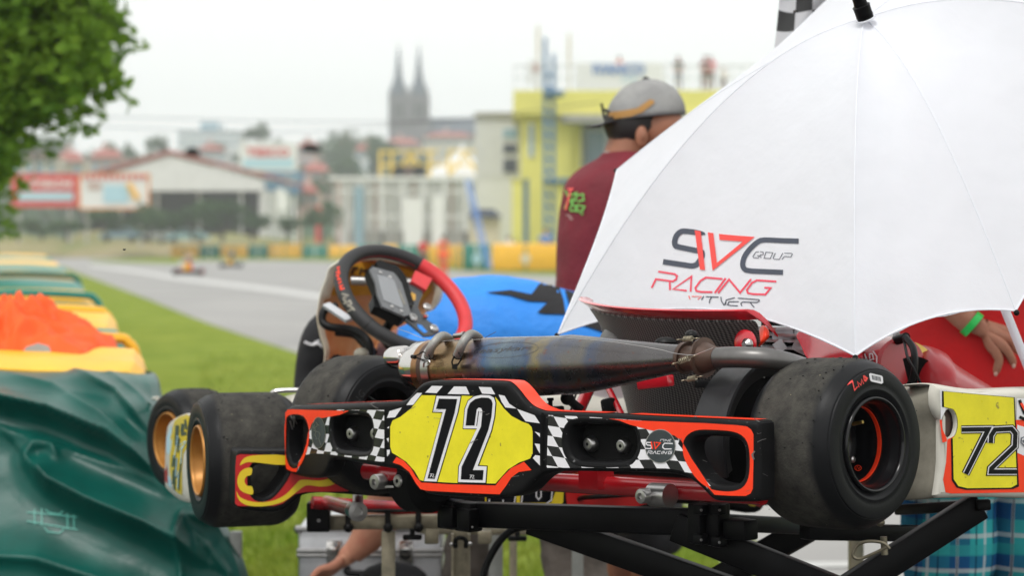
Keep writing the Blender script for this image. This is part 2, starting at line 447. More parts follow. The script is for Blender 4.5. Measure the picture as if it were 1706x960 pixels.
# ============================================================ FRONT KART
def loft(name, secs, m, parent, ax=None, **kw):
    g = G(); n = 32; S = []
    for c, rx, ry in secs: S.append(Vector((*c, rx, ry)) if 0 else (Vector(c), rx, ry))
    C_ = cr([s[0] for s in S], 4, False); RR = cr([Vector((s[1], s[2])) for s in S], 4, False)
    for c, r in zip(C_, RR):
        for j in range(n):
            a = 2*math.pi*j/n; p = Vector((math.cos(a)*r.x, math.sin(a)*r.y, 0)); q = c+p
            q += p*.05*noise.noise(Vector((q.x*5, q.y*5, q.z*7))); g.v.append(q)
    for i in range(len(C_)-1):
        for j in range(n): g.f.append((i*n+j, i*n+(j+1) % n, (i+1)*n+(j+1) % n, (i+1)*n+j))
    return obj(name, g, m, parent, angle=180, **kw)
kart = thing('racing_kart', K1 @ Vector((0, .4, -.2)), 'nearest racing kart, red and black rear bumper numbered 72, up on the black lift', 'racing kart')
body_px = [(474, 692), (475, 684), (481, 678), (500, 676), (560, 673.5), (620, 671), (660, 669.5), (674, 666), (684, 657), (694, 645), (704, 638), (716, 635), (740, 634),
           (790, 634.5), (835, 636), (848, 640), (860, 652), (870, 665), (882, 677), (897, 684), (915, 687), (1000, 690), (1100, 695), (1200, 699.5), (1262, 702), (1275, 705), (1280, 714),
           (1281, 770), (1281, 826), (1277, 834), (1265, 837), (1225, 837), (1196, 836), (1184, 832), (1174, 822), (1163, 811), (1150, 801), (1135, 794), (1115, 790), (1080, 788),
           (1000, 786.5), (940, 786), (915, 788), (898, 796), (885, 808), (875, 818), (862, 825), (845, 829), (780, 829.5), (722, 826), (706, 821), (696, 812), (688, 801), (678, 791), (664, 784),
           (640, 780), (600, 773), (566, 766), (552, 768), (547, 780), (541, 791), (532, 797), (515, 797.5), (495, 794), (481, 789), (475, 781), (474, 740)]
h_slotR = cr([(962, 708), (1000, 708), (1036, 710), (1050, 714), (1057, 727), (1058, 745), (1053, 758), (1042, 767), (1005, 769), (972, 768), (957, 763), (948, 752), (945, 735), (949, 716)], 3)
h_endR = cr(zp(1060, 660, 4, [(355, 330), (375, 292), (430, 270), (540, 272), (640, 282), (695, 312), (715, 380), (715, 500), (692, 568), (640, 592), (560, 590), (500, 574), (440, 530), (390, 460), (358, 390)]), 3)
h_slotL = cr(zp(460, 620, 4, [(370, 350), (385, 300), (425, 290), (540, 295), (600, 305), (628, 340), (637, 420), (628, 500), (590, 528), (500, 522), (425, 512), (385, 480), (370, 420)]), 3)
h_endL = cr(zp(460, 620, 4, [(76, 350), (100, 322), (160, 322), (195, 350), (208, 420), (195, 500), (165, 575), (135, 606), (100, 598), (80, 540), (74, 440)]), 3)
holes_px = [h_slotR, h_endR, h_slotL, h_endL]
tl = lambda l: [face_pt(*p[:2]) for p in l]
body_px = [(a if a < 1240 else 1240+(a-1240)*.62, b) for a, b in body_px]
body_l = tl(cr(body_px, 2)); holes_l = [tl(h) for h in holes_px]
bumper = obj('rear_bumper', slab([body_l]+holes_l, 0, .041, .0085, K1), 'black_plastic', kart)
BT = bvh(bumper)
for h in (holes_l[0], holes_l[2]):                                 # closed bottoms of the two bolt recesses
    ci = G(); hh = inset(h, -.002); vs, fs = fill2d([hh], .02); ci.add([K1 @ Vector((p.x, .036+bend(p.x), p.y)) for p in vs], fs)
    obj('recess_floor', ci, 'dark_cavity', bumper)
hp = [[(p[0], p[1]) for p in inset([Vector(q[:2]) for q in h], -1.6)] for h in holes_px]
# ---- chequered film (flat print): cells leaning one way on each wing
def checker_mat(name, cx, cz, shx, shz, x0=0):
    m = mat(name, (.78, .77, .79), .27, coat=.35); t = m.node_tree; b = t.nodes['Principled BSDF']
    at = t.nodes.new('ShaderNodeAttribute'); at.attribute_name = 'film'; sp = t.nodes.new('ShaderNodeSeparateXYZ'); t.links.new(at.outputs['Vector'], sp.inputs[0])
    def mth(op, a, bb):
        n = t.nodes.new('ShaderNodeMath'); n.operation = op
        for i, q in enumerate((a, bb)):
            if isinstance(q, (int, float)): n.inputs[i].default_value = q
            else: t.links.new(q, n.inputs[i])
        return n.outputs[0]
    X, Z = sp.outputs[0], sp.outputs[2]
    wz = mth('MULTIPLY', mth('SINE', mth('MULTIPLY', X, 26.0), 0), .0035); 
    u = mth('DIVIDE', mth('ADD', X, mth('MULTIPLY', Z, shx)), cx); v = mth('DIVIDE', mth('ADD', mth('ADD', Z, wz), mth('MULTIPLY', X, shz)), cz)
    s = mth('ADD', mth('FLOOR', u, 0), mth('FLOOR', v, 0)); k = mth('FLOORED_MODULO', s, 2)
    mr = t.nodes.new('ShaderNodeMixRGB'); t.links.new(k, mr.inputs[0]); mr.inputs[1].default_value = (.78, .77, .79, 1); mr.inputs[2].default_value = (.008, .008, .01, 1)
    t.links.new(mr.outputs[0], b.inputs['Base Color']); return m
def film_attr(o):
    at = o.data.attributes.new('film', 'FLOAT_VECTOR', 'POINT'); off = wloc(o)
    for i, q in enumerate(o.data.vertices): at.data[i].vector = K1i @ (q.co+off)
ckR = checker_mat('chequer_right', .0225, .0165, .62, .02); ckL = checker_mat('chequer_left', .030, .0165, -.75, .0)
def film(name, poly, m, off, holes=True):
    hs = hp if holes else []
    xs = [p[0] for p in poly]; hs = [h for h in hs if min(q[0] for q in h) < max(xs) and max(q[0] for q in h) > min(xs)]
    keep = []
    for h in hs:
        keep.append(h)
    o = decal(name, BT, [poly], m, bumper, off, 8, holes=None, angle=60); return o
def film_h(name, poly, m, off):
    """film with the holes it touches cut out"""
    bm = None; o = decal(name, BT, [poly], m, bumper, off, 5, angle=60)
    # drop faces that fall inside a hole or on its wall
    me = o.data; woff = wloc(o); b = bmesh.new(); b.from_mesh(me); dead = []
    for f in b.faces:
        c = K1i @ (f.calc_center_median()+woff); q = Vector((c.x, c.z))
        if abs(c.y-bend(c.x)) > .0075: dead.append(f); continue
        for h in holes_l:
            hh = h; ins = False; n = len(hh); j = n-1
            for i in range(n):
                if (hh[i].y > q.y) != (hh[j].y > q.y) and q.x < (hh[j].x-hh[i].x)*(q.y-hh[i].y)/(hh[j].y-hh[i].y)+hh[i].x: ins = not ins
                j = i
            if ins: dead.append(f); break
    bmesh.ops.delete(b, geom=dead, context='FACES'); b.to_mesh(me); b.free(); return o
def film_l(name, poly_px, m, off, holes=(), step=.02, ins=0):
    """film built straight in the bumper's own plane, with true holes"""
    L = [[Vector(p) for p in (face_pt(*q[:2]) for q in poly_px)]]
    for h in holes: L.append(inset(h, -.0105))
    vs, fs = fill2d(L, step)
    g = G().add([K1 @ Vector((p.x, bend(p.x)-off, p.y)) for p in vs], fs)
    o = obj(name, g, m, bumper, angle=60); film_attr(o); return o
E = .0004
pR = [(914, 692), (960, 694), (1010, 697), (1080, 702), (1140, 706), (1130, 740), (1140, 752), (1152, 772), (1166, 790), (1186, 812), (1191, 825), (1186, 823), (1176, 811), (1164, 800), (1150, 790), (1132, 784), (1110, 781), (1000, 780), (911, 780)]
film_l('chequer_sticker', pR, ckR, E, [holes_l[0]])
pL = zp(460, 620, 4, [(440, 256), (580, 254), (722, 254), (724, 598), (690, 598), (560, 580), (420, 560), (340, 548), (250, 543), (205, 552), (172, 590), (150, 650), (134, 668), (128, 660), (150, 600), (190, 545), (215, 440), (235, 320), (300, 280)])
film_l('chequer_sticker', pL, ckL, E, [holes_l[2]])
redR = cr(zp(880, 640, 4, [(540, 232), (800, 248), (1180, 262)]), 1, False)
redR = [tuple(p[:2]) for p in redR]+[(1230, 709), (1245, 711), (1252, 716), (1256, 724), (1256, 770), (1255, 815), (1251, 823), (1243, 827), (1215, 826.5), (1191, 825), (1180, 806), (1166, 784), (1153, 765), (1144, 748), (1136, 735), (1124, 726), (1106, 722), (1080, 716), (1050, 708), (1032, 701)]
film_l('red_sticker', redR, 'fluo_red', E*2.6, [holes_l[1]])
redL = [(474+2, 688), (480, 683), (488, 682.5), (582, 685), (566, 692), (548, 695), (532, 698), (520, 706), (514, 722), (511, 740), (506, 756), (498, 772), (494, 787), (486, 786), (478, 782), (476, 774)]
film_l('red_sticker', redL, 'fluo_red', E*2.6, [holes_l[3]])
Z2 = lambda l: zp(640, 620, 4, l)
plate_blk = Z2([(20, 262), (70, 255), (130, 245), (165, 210), (200, 160), (240, 110), (285, 92), (500, 92), (760, 98), (800, 120), (835, 180), (875, 235), (930, 270), (1000, 285), (1046, 288), (1046, 628), (985, 650), (935, 600), (850, 640), (790, 700), (745, 752), (440, 750), (240, 738), (180, 640), (130, 590), (85, 568), (30, 590), (14, 570)])
film_l('black_film', plate_blk, 'sticker_black', E, ())
whites = [[(320, 93), (392, 95), (352, 142), (275, 138)], [(468, 97), (548, 98), (572, 150), (425, 147)], [(632, 100), (715, 103), (742, 150), (655, 145)],
          [(765, 152), (805, 160), (835, 212), (885, 245), (810, 237), (785, 200)], [(888, 247), (945, 268), (1005, 290), (1040, 343), (945, 330), (915, 290)],
          [(222, 140), (256, 141), (195, 220), (150, 222), (180, 180)], [(38, 262), (120, 238), (75, 303), (20, 307)], [(1005, 398), (1040, 410), (1040, 435)],
          [(1005, 478), (1040, 482), (1040, 545), (1025, 520)], [(1010, 555), (1040, 560), (1040, 625), (992, 575)], [(18, 445), (33, 440), (30, 470)], [(20, 520), (42, 520), (38, 545), (22, 565)], [(20, 375), (36, 362), (34, 376)]]
for q in whites:
    gg = G(); vs, fs = fill2d([[face_pt(*p) for p in Z2(q)]], .02); gg.add([K1 @ Vector((p.x, bend(p.x)-E*1.8, p.y)) for p in vs], fs)
    obj('white_square', gg, 'sticker_white', bumper)
yel = Z2([(252, 156), (500, 158), (745, 168), (770, 200), (800, 243), (850, 293), (920, 331), (965, 347), (985, 368), (992, 400), (992, 545), (975, 578), (900, 606), (830, 650), (780, 705), (745, 745), (500, 742), (270, 730), (240, 722), (205, 662), (150, 600), (90, 560), (55, 540), (43, 500), (43, 365), (58, 325), (110, 300), (180, 245), (225, 190)])
film_l('number_plate_sticker', yel, 'sticker_yellow', E*2.2, ())
redB = Z2([(60, 605), (85, 568), (130, 590), (180, 640), (215, 700), (250, 738), (440, 750), (745, 758), (790, 702), (850, 642), (935, 600), (985, 655), (900, 668), (850, 705), (812, 765), (772, 817), (600, 810), (290, 793), (245, 783), (215, 745), (170, 668), (112, 622)])
film_l('red_sticker', redB, 'fluo_red', E*2.6, ())
def film_multi(name, polys, m, off, zf=Z2):
    if name in ('number_border', 'number_outline', 'number_digit', 'badge', 'badge_rim', 'seam') and len(polys) > 1:
        return [film_multi(name, [q], m, off, zf) for q in polys]
    g = G()
    for q in polys:
        vs, fs = fill2d([[face_pt(p[0], p[1]) for p in zf(q)]], .02); g.add([K1 @ Vector((p.x, bend(p.x)-off, p.y)) for p in vs], fs)
    return obj(name, g, m, bumper)
s7 = [(348, 155), (520, 158), (500, 268), (358, 738), (264, 733), (388, 274), (322, 272)]
s7w = [(354, 160), (514, 163), (494, 268), (354, 732), (270, 729), (394, 268), (330, 267)]
s7b = [(370, 178), (492, 181), (474, 275), (342, 714), (294, 711), (417, 249), (350, 247)]
s2 = [(526, 382), (538, 245), (560, 190), (600, 158), (650, 148), (710, 150), (742, 168), (752, 205), (744, 300), (724, 392), (636, 622), (694, 625), (685, 746), (492, 741), (497, 628), (618, 384)]
s2w = [(531, 377), (543, 247), (564, 194), (603, 164), (650, 154), (706, 156), (736, 172), (746, 206), (738, 300), (718, 390), (627, 628), (688, 631), (679, 740), (498, 735), (503, 630), (622, 378)]
s2b = [(548, 358), (560, 248), (578, 206), (612, 181), (655, 171), (700, 173), (720, 186), (728, 212), (720, 300), (700, 385), (596, 655), (668, 655), (662, 722), (516, 718), (521, 634), (650, 365), (660, 262), (652, 242), (636, 238), (622, 250), (607, 358)]
film_multi('number_border', [s7, s2], 'sticker_black', E*3)  # printed black border around the white numeral outline
film_multi('number_outline', [s7w, s2w], 'sticker_white', E*3.8)
film_multi('number_digit', [s7b, s2b], 'sticker_black', E*4.6)
film_multi('number_slit', ribbon([(636, 262), (630, 300), (622, 360)], 5), 'sticker_black', E*4.7)
film_multi('signature', ribbon([(310, 680), (336, 682)], 3)+ribbon([(322, 680), (312, 704)], 3.5)+ribbon([(314, 692), (326, 692)], 3)+ribbon([(338, 684), (328, 702), (342, 702)], 3)
           + ribbon([(576, 688), (602, 690)], 3)+ribbon([(588, 688), (578, 712)], 3.5)+ribbon([(580, 700), (592, 700)], 3)+ribbon([(606, 690), (594, 710), (608, 710)], 3), 'sticker_white', E*5.4)
# ---- round badges
cR = [(1101+25.5*math.cos(R(a)), 744+28.5*math.sin(R(a))) for a in range(0, 360, 12)]
cR2 = [(1101+24.3*math.cos(R(a)), 744+27.3*math.sin(R(a))) for a in range(0, 360, 12)]
cL = [(531.5+12*math.cos(R(a)), 721.5+26.5*math.sin(R(a))) for a in range(0, 360, 12)]
cL2 = [(531.5+11*math.cos(R(a)), 721.5+25.3*math.sin(R(a))) for a in range(0, 360, 12)]
ID = lambda l: l
film_multi('badge_rim', [cR, cL], 'silver', E*3.6, ID); film_multi('badge', [cR2, cL2], 'sticker_grey', E*4.3, ID)
Z3 = lambda l: zp(880, 640, 4, l)
film_multi('badge_lettering', ribbon([(828, 392), (796, 390), (792, 400), (800, 408), (822, 410), (828, 420), (822, 432), (784, 430)], 7)+ribbon([(970, 398), (915, 396), (904, 408), (902, 424), (914, 434), (962, 434)], 7)
           + ribbon([(800, 468), (806, 448), (830, 448), (832, 456), (808, 458), (828, 468)], 4)+ribbon([(834, 468), (852, 448), (858, 468)], 4)+ribbon([(888, 449), (868, 450), (864, 466), (884, 467)], 4)
           + ribbon([(892, 468), (900, 449)], 4)+ribbon([(902, 468), (910, 449), (922, 467), (932, 450)], 4)+ribbon([(966, 450), (944, 450), (938, 467), (958, 467), (962, 458), (950, 458)], 4)
           + ribbon([(884, 384), (890, 370), (912, 370), (908, 384)], 3)+ribbon([(916, 384), (922, 370), (936, 384), (944, 370)], 3)+ribbon([(960, 370), (950, 371), (946, 383), (956, 383)], 3), 'sticker_white', E*5.2, Z3)
film_multi('badge_triangle', ribbon([(826, 384), (834, 434)], 9)+ribbon([(846, 386), (854, 432), (886, 394), (856, 391)], 8), 'fluo_red', E*5.5, Z3)
film_multi('badge_horse', ribbon([(272, 334), (282, 350), (274, 366), (254, 372), (262, 352)], 3.5, )+ribbon([(282, 350), (292, 358)], 3)+ribbon([(262, 372), (270, 400), (264, 420), (276, 446), (268, 450)], 3)+ribbon([(270, 398), (290, 400), (298, 420), (290, 445), (304, 488)], 3.2)+ribbon([(266, 380), (252, 366), (258, 392), (272, 396)], 2.8), 'silver', E*5.2, lambda l: zp(460, 620, 4, l))
# ---- seams between centre section and wings
film_multi('seam', [[(903.5, 688), (907.5, 688), (905.5, 786), (901.5, 786)], [(641.6, 682), (643.4, 682), (643.8, 771), (642.0, 771)]], 'dark_cavity', E*5.6, ID)
# ---- red film along the top of the bumper
def top_strip(px, y0, y1, name='red_top_film'):
    g = G(); P = [face_pt(*p) for p in cr(px, 4, False)]; n = len(P); r0 = []; r1 = []
    for i, p in enumerate(P):
        t = (P[min(i+1, n-1)]-P[max(i-1, 0)]).normalized(); nn = Vector((-t.y, t.x)); q = p+nn*.0012
        r0.append(K1 @ Vector((q.x, y0+bend(q.x), q.y))); r1.append(K1 @ Vector((q.x, y1+bend(q.x), q.y)))
    for i in range(n-1): g.quad(r0[i], r0[i+1], r1[i+1], r1[i])
    return obj(name, g, 'fluo_red', bumper)
top_strip([p for p in body_px[3:8]], .012, .042)
top_strip([p for p in body_px[8:22]], .010, .042)
top_strip([(1040, 692), (1100, 695), (1200, 699.5), (1250, 701.8)], .012, .042)
rnd_ = random.Random(31); sc2 = []
for _ in range(46):
    x_ = rnd_.uniform(480, 1275); y_ = rnd_.choice([rnd_.uniform(674, 700), rnd_.uniform(640, 660) if 720 < x_ < 850 else rnd_.uniform(780, 835), rnd_.uniform(690, 830)]); l_ = rnd_.uniform(2, 13); a_ = rnd_.uniform(-.6, .6)
    sc2 += ribbon([(x_, y_), (x_+l_*.5, y_+l_*a_*.5+rnd_.uniform(-1, 1)), (x_+l_, y_+l_*a_)], rnd_.uniform(.4, 1.1))
sc2 += [q for l in ([(486, 692), (490, 700), (488, 712)], [(484, 700), (486, 716)], [(491, 693), (494, 706)], [(1258, 752), (1254, 758), (1257, 766)]) for q in ribbon(l, 2.6)]
decal('scuff_marks', BT, sc2, 'scuff', bumper, E*6, 12, kind='stuff')
# ---- bolts in the recesses
def bolt(px, py, rad, y=.034):
    c = kl(px, py, y=y+bend(kl(px, py, y=y+.02).x)); c = K1 @ Vector(c); ax = -(kf)
    g = G().lathe(c, ax, [(-.004, .0), (-.004, rad), (.001, rad), (.0045, rad*.94), (.009, rad*.72), (.0095, rad*.56), (.0085, rad*.55)], 32)
    b = obj('bolt', g, 'silver', bumper)
    g = G().lathe(c, ax, [(.0085, rad*.56), (.0098, rad*.52), (.0098, rad*.24), (.004, rad*.22), (.004, 0)], 24); obj('bolt_head', g, 'silver', bumper)
    g = G().lathe(c, ax, [(.0099, rad*.23), (.0101, 0)], 6); obj('hex_socket', g, 'dark_cavity', bumper)
for p in ((985, 740), (1040, 743), (589, 723), (629, 723)): bolt(p[0], p[1], .0135 if p[0] > 700 else .0135)

# ---- tyres and wheels
def tyre_geo(c, ax, rad, wid, rin):
    """c = centre of the outer face, ax points outward"""
    s = wid; pr = []
    prof = [(0.002, rin*1.06), (.004, rin*1.10), (.0075, rin*1.18), (.0085, rin*1.20), (.0088, rin*1.235), (.0078, rin*1.25), (.0095, rin*1.34), (.0092, rin*1.45), (.009, rad*.845), (.0085, rad*.856), (.0058, rad*.862), (.0062, rad*.874), (.0040, rad*.885), (-.003, rad*.925), (-.012, rad*.962), (-.024, rad*.990), (-.036, rad*.9985)]
    pr = prof+[(-s*.5, rad)]
    back = [(-s-t, r) for t, r in reversed(prof)]
    return G().lathe(c, ax, pr+back, 112)
def rim_geo(c, ax, rin, wid, depth=.045):
    g = G().lathe(c, ax, [(-wid*.5, rin*.82), (-.05, rin*.83), (-.03, rin*.86), (-.018, rin*.88), (-.008, rin*.92), (.0, rin*.965), (.004, rin*.975), (.0085, rin*.985), (.0105, rin*1.01), (.0105, rin*1.04), (.008, rin*1.065), (.002, rin*1.075), (-.006, rin*1.05)], 96)
    d = G().lathe(c, ax, [(-wid*.5, rin*.80), (-wid*.52, rin*.6), (-wid*.55, rin*.5), (-wid*.55, .02), (-wid*.48, .018), (-wid*.48, 0)], 48)
    return g, d
def hairs(g, c, ax, rad, n, seed, rr=(.86, 1.0)):
    rnd = random.Random(seed); ax = Vector(ax).normalized(); e1 = Vector((0, 0, 1)); e1 = (e1-ax*e1.dot(ax)).normalized(); e2 = ax.cross(e1)
    for i in range(n):
        a = rnd.uniform(0, 6.28); q = rnd.choice(rr); p = c+(e1*math.cos(a)+e2*math.sin(a))*rad*q+ax*(.002 if q < .95 else -.03)
        d = ((e1*math.cos(a)+e2*math.sin(a))*rnd.uniform(.3, 1)+ax*rnd.uniform(.2, 1)+Vector((rnd.uniform(-.6, .6),)*3)).normalized()*rnd.uniform(.003, .008)
        g.tube([p, p+d*.6, p+d+Vector((0, 0, -.001))], [.0005, .0004, .0002], 4)
def tyre_mat(name, hub, ax, rad, face_dark=True):
    """worn grey tread with dark sidewalls: wear depends on where on the tyre the rubber sits"""
    m = mat(name, (.028, .028, .029), .55); t = m.node_tree; b = t.nodes['Principled BSDF']
    tc = t.nodes.new('ShaderNodeTexCoord'); at = t.nodes.new('ShaderNodeAttribute'); at.attribute_name = 'tread'
    n = t.nodes.new('ShaderNodeTexNoise'); n.inputs['Scale'].default_value = 35; n.inputs['Detail'].default_value = 8; n.inputs['Roughness'].default_value = .7; t.links.new(tc.outputs['Object'], n.inputs['Vector'])
    r1 = t.nodes.new('ShaderNodeValToRGB'); r1.color_ramp.elements[0].position = .3; r1.color_ramp.elements[1].position = .75
    r1.color_ramp.elements[0].color = (.022, .021, .020, 1); r1.color_ramp.elements[1].color = (.078, .074, .063, 1); t.links.new(n.outputs['Fac'], r1.inputs['Fac'])
    mm = t.nodes.new('ShaderNodeMixRGB'); t.links.new(at.outputs['Fac'], mm.inputs[0]); mm.inputs[1].default_value = (.008, .0085, .0095, 1); b.inputs['Specular IOR Level'].default_value = .16; t.links.new(r1.outputs[0], mm.inputs[2])
    sp = t.nodes.new('ShaderNodeTexVoronoi'); sp.inputs['Scale'].default_value = 95; t.links.new(tc.outputs['Object'], sp.inputs['Vector'])
    r2 = t.nodes.new('ShaderNodeValToRGB'); r2.color_ramp.elements[0].position = .05; r2.color_ramp.elements[1].position = .09; r2.color_ramp.elements[0].color = (1, 1, 1, 1); r2.color_ramp.elements[1].color = (0, 0, 0, 1); t.links.new(sp.outputs['Distance'], r2.inputs[0])
    n3 = t.nodes.new('ShaderNodeTexNoise'); n3.inputs['Scale'].default_value = 22; t.links.new(tc.outputs['Object'], n3.inputs['Vector'])
    r3 = t.nodes.new('ShaderNodeValToRGB'); r3.color_ramp.elements[0].position = .56; r3.color_ramp.elements[1].position = .6; t.links.new(n3.outputs['Fac'], r3.inputs[0])
    mu = t.nodes.new('ShaderNodeMath'); mu.operation = 'MULTIPLY'; t.links.new(r2.outputs[0], mu.inputs[0]); t.links.new(r3.outputs[0], mu.inputs[1])
    mu2 = t.nodes.new('ShaderNodeMath'); mu2.operation = 'MULTIPLY'; t.links.new(mu.outputs[0], mu2.inputs[0]); t.links.new(at.outputs['Fac'], mu2.inputs[1])
    m3 = t.nodes.new('ShaderNodeMixRGB'); t.links.new(mu2.outputs[0], m3.inputs[0]); t.links.new(mm.outputs[0], m3.inputs[1]); m3.inputs[2].default_value = (.38, .34, .2, 1)
    t.links.new(m3.outputs[0], b.inputs['Base Color'])
    ro = t.nodes.new('ShaderNodeMapRange'); ro.inputs['To Min'].default_value = .40; ro.inputs['To Max'].default_value = .82; t.links.new(at.outputs['Fac'], ro.inputs['Value']); t.links.new(ro.outputs[0], b.inputs['Roughness'])
    nb = t.nodes.new('ShaderNodeTexNoise'); nb.inputs['Scale'].default_value = 260; nb.inputs['Detail'].default_value = 4; t.links.new(tc.outputs['Object'], nb.inputs['Vector'])
    bs = t.nodes.new('ShaderNodeMath'); bs.operation = 'MULTIPLY_ADD'; t.links.new(at.outputs['Fac'], bs.inputs[0]); bs.inputs[1].default_value = .75; bs.inputs[2].default_value = .12
    bp = t.nodes.new('ShaderNodeBump'); bp.inputs['Distance'].default_value = .0016; t.links.new(bs.outputs[0], bp.inputs['Strength']); t.links.new(nb.outputs['Fac'], bp.inputs['Height']); t.links.new(bp.outputs[0], b.inputs['Normal'])
    return m
TM = tyre_mat('tyre_rubber', None, None, None)
def wheel(parent, c, ax, rad, wid, rin, rim_m, seed, stripe=None, nh=26):
    ax = Vector(ax).normalized(); wh = bpy.data.objects.new('wheel', None); COL.objects.link(wh); wh.parent = parent; wh.location = Vector(c)-wloc(parent)
    tg = tyre_geo(c, ax, rad, wid, rin); rnd = random.Random(seed)
    for i, p in enumerate(tg.v):                                    # slightly uneven, worn tread edge
        q = p-c; t = q.dot(ax); rr = (q-ax*t).length
        if rr > rad*.985: tg.v[i] = c+ax*t+(q-ax*t)*(1+noise.noise(p*60)*.006)
    ty = obj('tyre', tg, TM, wh, angle=70)
    at = ty.data.attributes.new('tread', 'FLOAT', 'POINT'); off = wloc(wh)
    for i, v in enumerate(ty.data.vertices):
        q = v.co+off-c; t = q.dot(ax); rr = (q-ax*t).length
        at.data[i].value = 1.0 if rr > rad*.991 else max(0, (rr-rad*.965)/(rad*.026))
    # rolled crumbs of rubber along the two tread shoulders, moulded rings and hairs
    g = G(); e1 = (Vector((0, 0, 1))-ax*ax.z).normalized(); e2 = ax.cross(e1)
    for i in range(60):
        a = rnd.uniform(0, 6.283); t = rnd.choice([-.021, -wid+.021])+rnd.gauss(0, .010); p = c+ax*t+(e1*math.cos(a)+e2*math.sin(a))*(rad*.994)
        g.ball(p, rnd.uniform(.0005, .0016), 6, 1, 1.5, 1)
    for i in range(34):
        a = rnd.uniform(0, 6.283); t = rnd.uniform(-wid+.03, -.03); p = c+ax*t+(e1*math.cos(a)+e2*math.sin(a))*(rad*1.0)
        g.ball(p, rnd.uniform(.0006, .0018), 6, 1.6, 1, 1)
    obj('rubber_crumbs', g, 'black_plastic', wh, kind='stuff')
    g = G(); hairs(g, c, ax, rad, nh, seed); obj('rubber_hairs', g, 'black_plastic', wh, kind='stuff')
    a, d = rim_geo(c, ax, rin, wid); obj('rim', a, rim_m, wh, angle=60); obj('hub', d, rim_m, wh, angle=40)
    if stripe:
        g = G().lathe(c, ax, [(-.026, rin*.845), (-.026, rin*.828), (-.030, rin*.822), (-.034, rin*.832)], 80); obj('rim_stripe', g, stripe, wh)
    return wh
RW = kl(1452, 741, x=.665); rw_c = K1 @ RW
wR = wheel(kart, rw_c, kr, .1385, .150, .0725, 'rim_black', 3, 'fluo_red')
lw_c = K1 @ Vector((-.665, RW.y, RW.z)); wL = wheel(kart, lw_c, -kr, .1385, .150, .0725, 'rim_black', 5)
TR = bvh(*[o for o in wR.children if o.name.startswith(('tyre', 'rim', 'hub'))])
Z5 = lambda l: zp(1106, 480, 2.8233, l)
decal('chalk_mark', TR, [q for s_, w_ in (([(861.6, 457.6), (885.1, 439.3), (895, 481.6), (908.9, 464.7)], 5), ([(916, 468), (908, 441), (925, 458), (928, 430), (938, 452)], 4.5), ([(937, 412), (942, 440)], 5), ([(938, 414), (953, 426), (944, 440)], 9)) for q in ribbon(Z5(s_), w_/2.8)], 'logo_red', wR, .0009, 6)
decal('barcode_label', TR, [[(1447, 623.5), (1449.5, 622), (1468, 626.5), (1470, 629), (1470.5, 638), (1468, 640), (1451, 636), (1449, 634)]], 'sticker_white', wR, .001, 6)
decal('barcode_bars', TR, [ribbon([(1452+i*2.1, 625.5+i*.45), (1453.4+i*2.1, 633+i*.45)], .9 if i % 3 else 1.4)[0] for i in range(7)], 'sticker_grey', wR, .0014, 6)
g = G(); wp = kl(1421, 707, x=.62); g.tube([K1 @ wp, K1 @ (wp+Vector((.02, 0, .004)))], [.0035, .0028], 8); obj('valve', g, 'brass', wR)
g = G(); wp = kl(1418, 766, x=.60); g.lathe(K1 @ wp, kr, [(0, .0055), (.005, .0055), (.007, .003), (.007, 0)], 12); obj('bolt', g, 'silver', wR)
decal('rim_logo', TR, ribbon([(1430+5.5*math.cos(R(a)), 781+4.5*math.sin(R(a))) for a in range(0, 360, 30)], 1.3, True)+ribbon([(1427, 784), (1429, 778), (1431, 783), (1434, 779)], 1), 'fluo_red', wR, .001, 6)
# moulded sidewall lettering
def arc_text(s, c, ax, rad, a0, hgt, m, parent, wgt=.0):
    ax = Vector(ax).normalized(); e1 = (Vector((0, 0, 1))-ax*ax.z).normalized(); e2 = e1.cross(ax); g = G(); a = a0; off = .0112
    for ch in s:
        if ch == ' ': a += .1; continue
        vs, fs = text2d(ch, 0, wgt); wd = hgt*.75; pts = []
        for p in vs:
            r = rad+(p.y-.5)*hgt; an = a+p.x*wd/rad; pts.append(c+ax*(off-.0018)+(e1*math.cos(an)+e2*math.sin(an))*r)
        g.add(pts, fs); a += (wd+hgt*.28)/rad
    return obj('moulded_lettering', g, m, parent, smooth=False)
arc_text('RACING', lw_c-(-kr)*.15-Vector((0, 0, 0)), kr, .098, 4.55, .016, 'steer_black', wL, .004)
arc_text('EASYKART', rw_c, kr, .108, 5.0, .010, 'rubber_hose', wR, .004)
# axle
ax_c = K1 @ Vector((0, RW.y, RW.z))
obj('axle', G().tube([K1 @ Vector((-.60, RW.y, RW.z)), K1 @ Vector((.60, RW.y, RW.z))], .02, 20), 'silver', kart)
# curved guard beside the right wheel
gu = G(); prof = [(-.034, .118), (-.036, .134), (-.034, .139), (.018, .139), (.024, .142), (.036, .142), (.037, .137), (.030, .134), (.024, .112)]
gu.lathe(K1 @ Vector((.435, RW.y+.005, RW.z-.004)), kr, prof, 60, -110, 110)
obj('chain_guard', gu, 'guard_black', kart, angle=30)
obj('sprocket_carrier', G().lathe(K1 @ Vector((.43, RW.y, RW.z)), kr, [(-.02, .02), (-.02, .105), (.02, .105), (.02, .02)], 48), 'dark_cavity', kart)

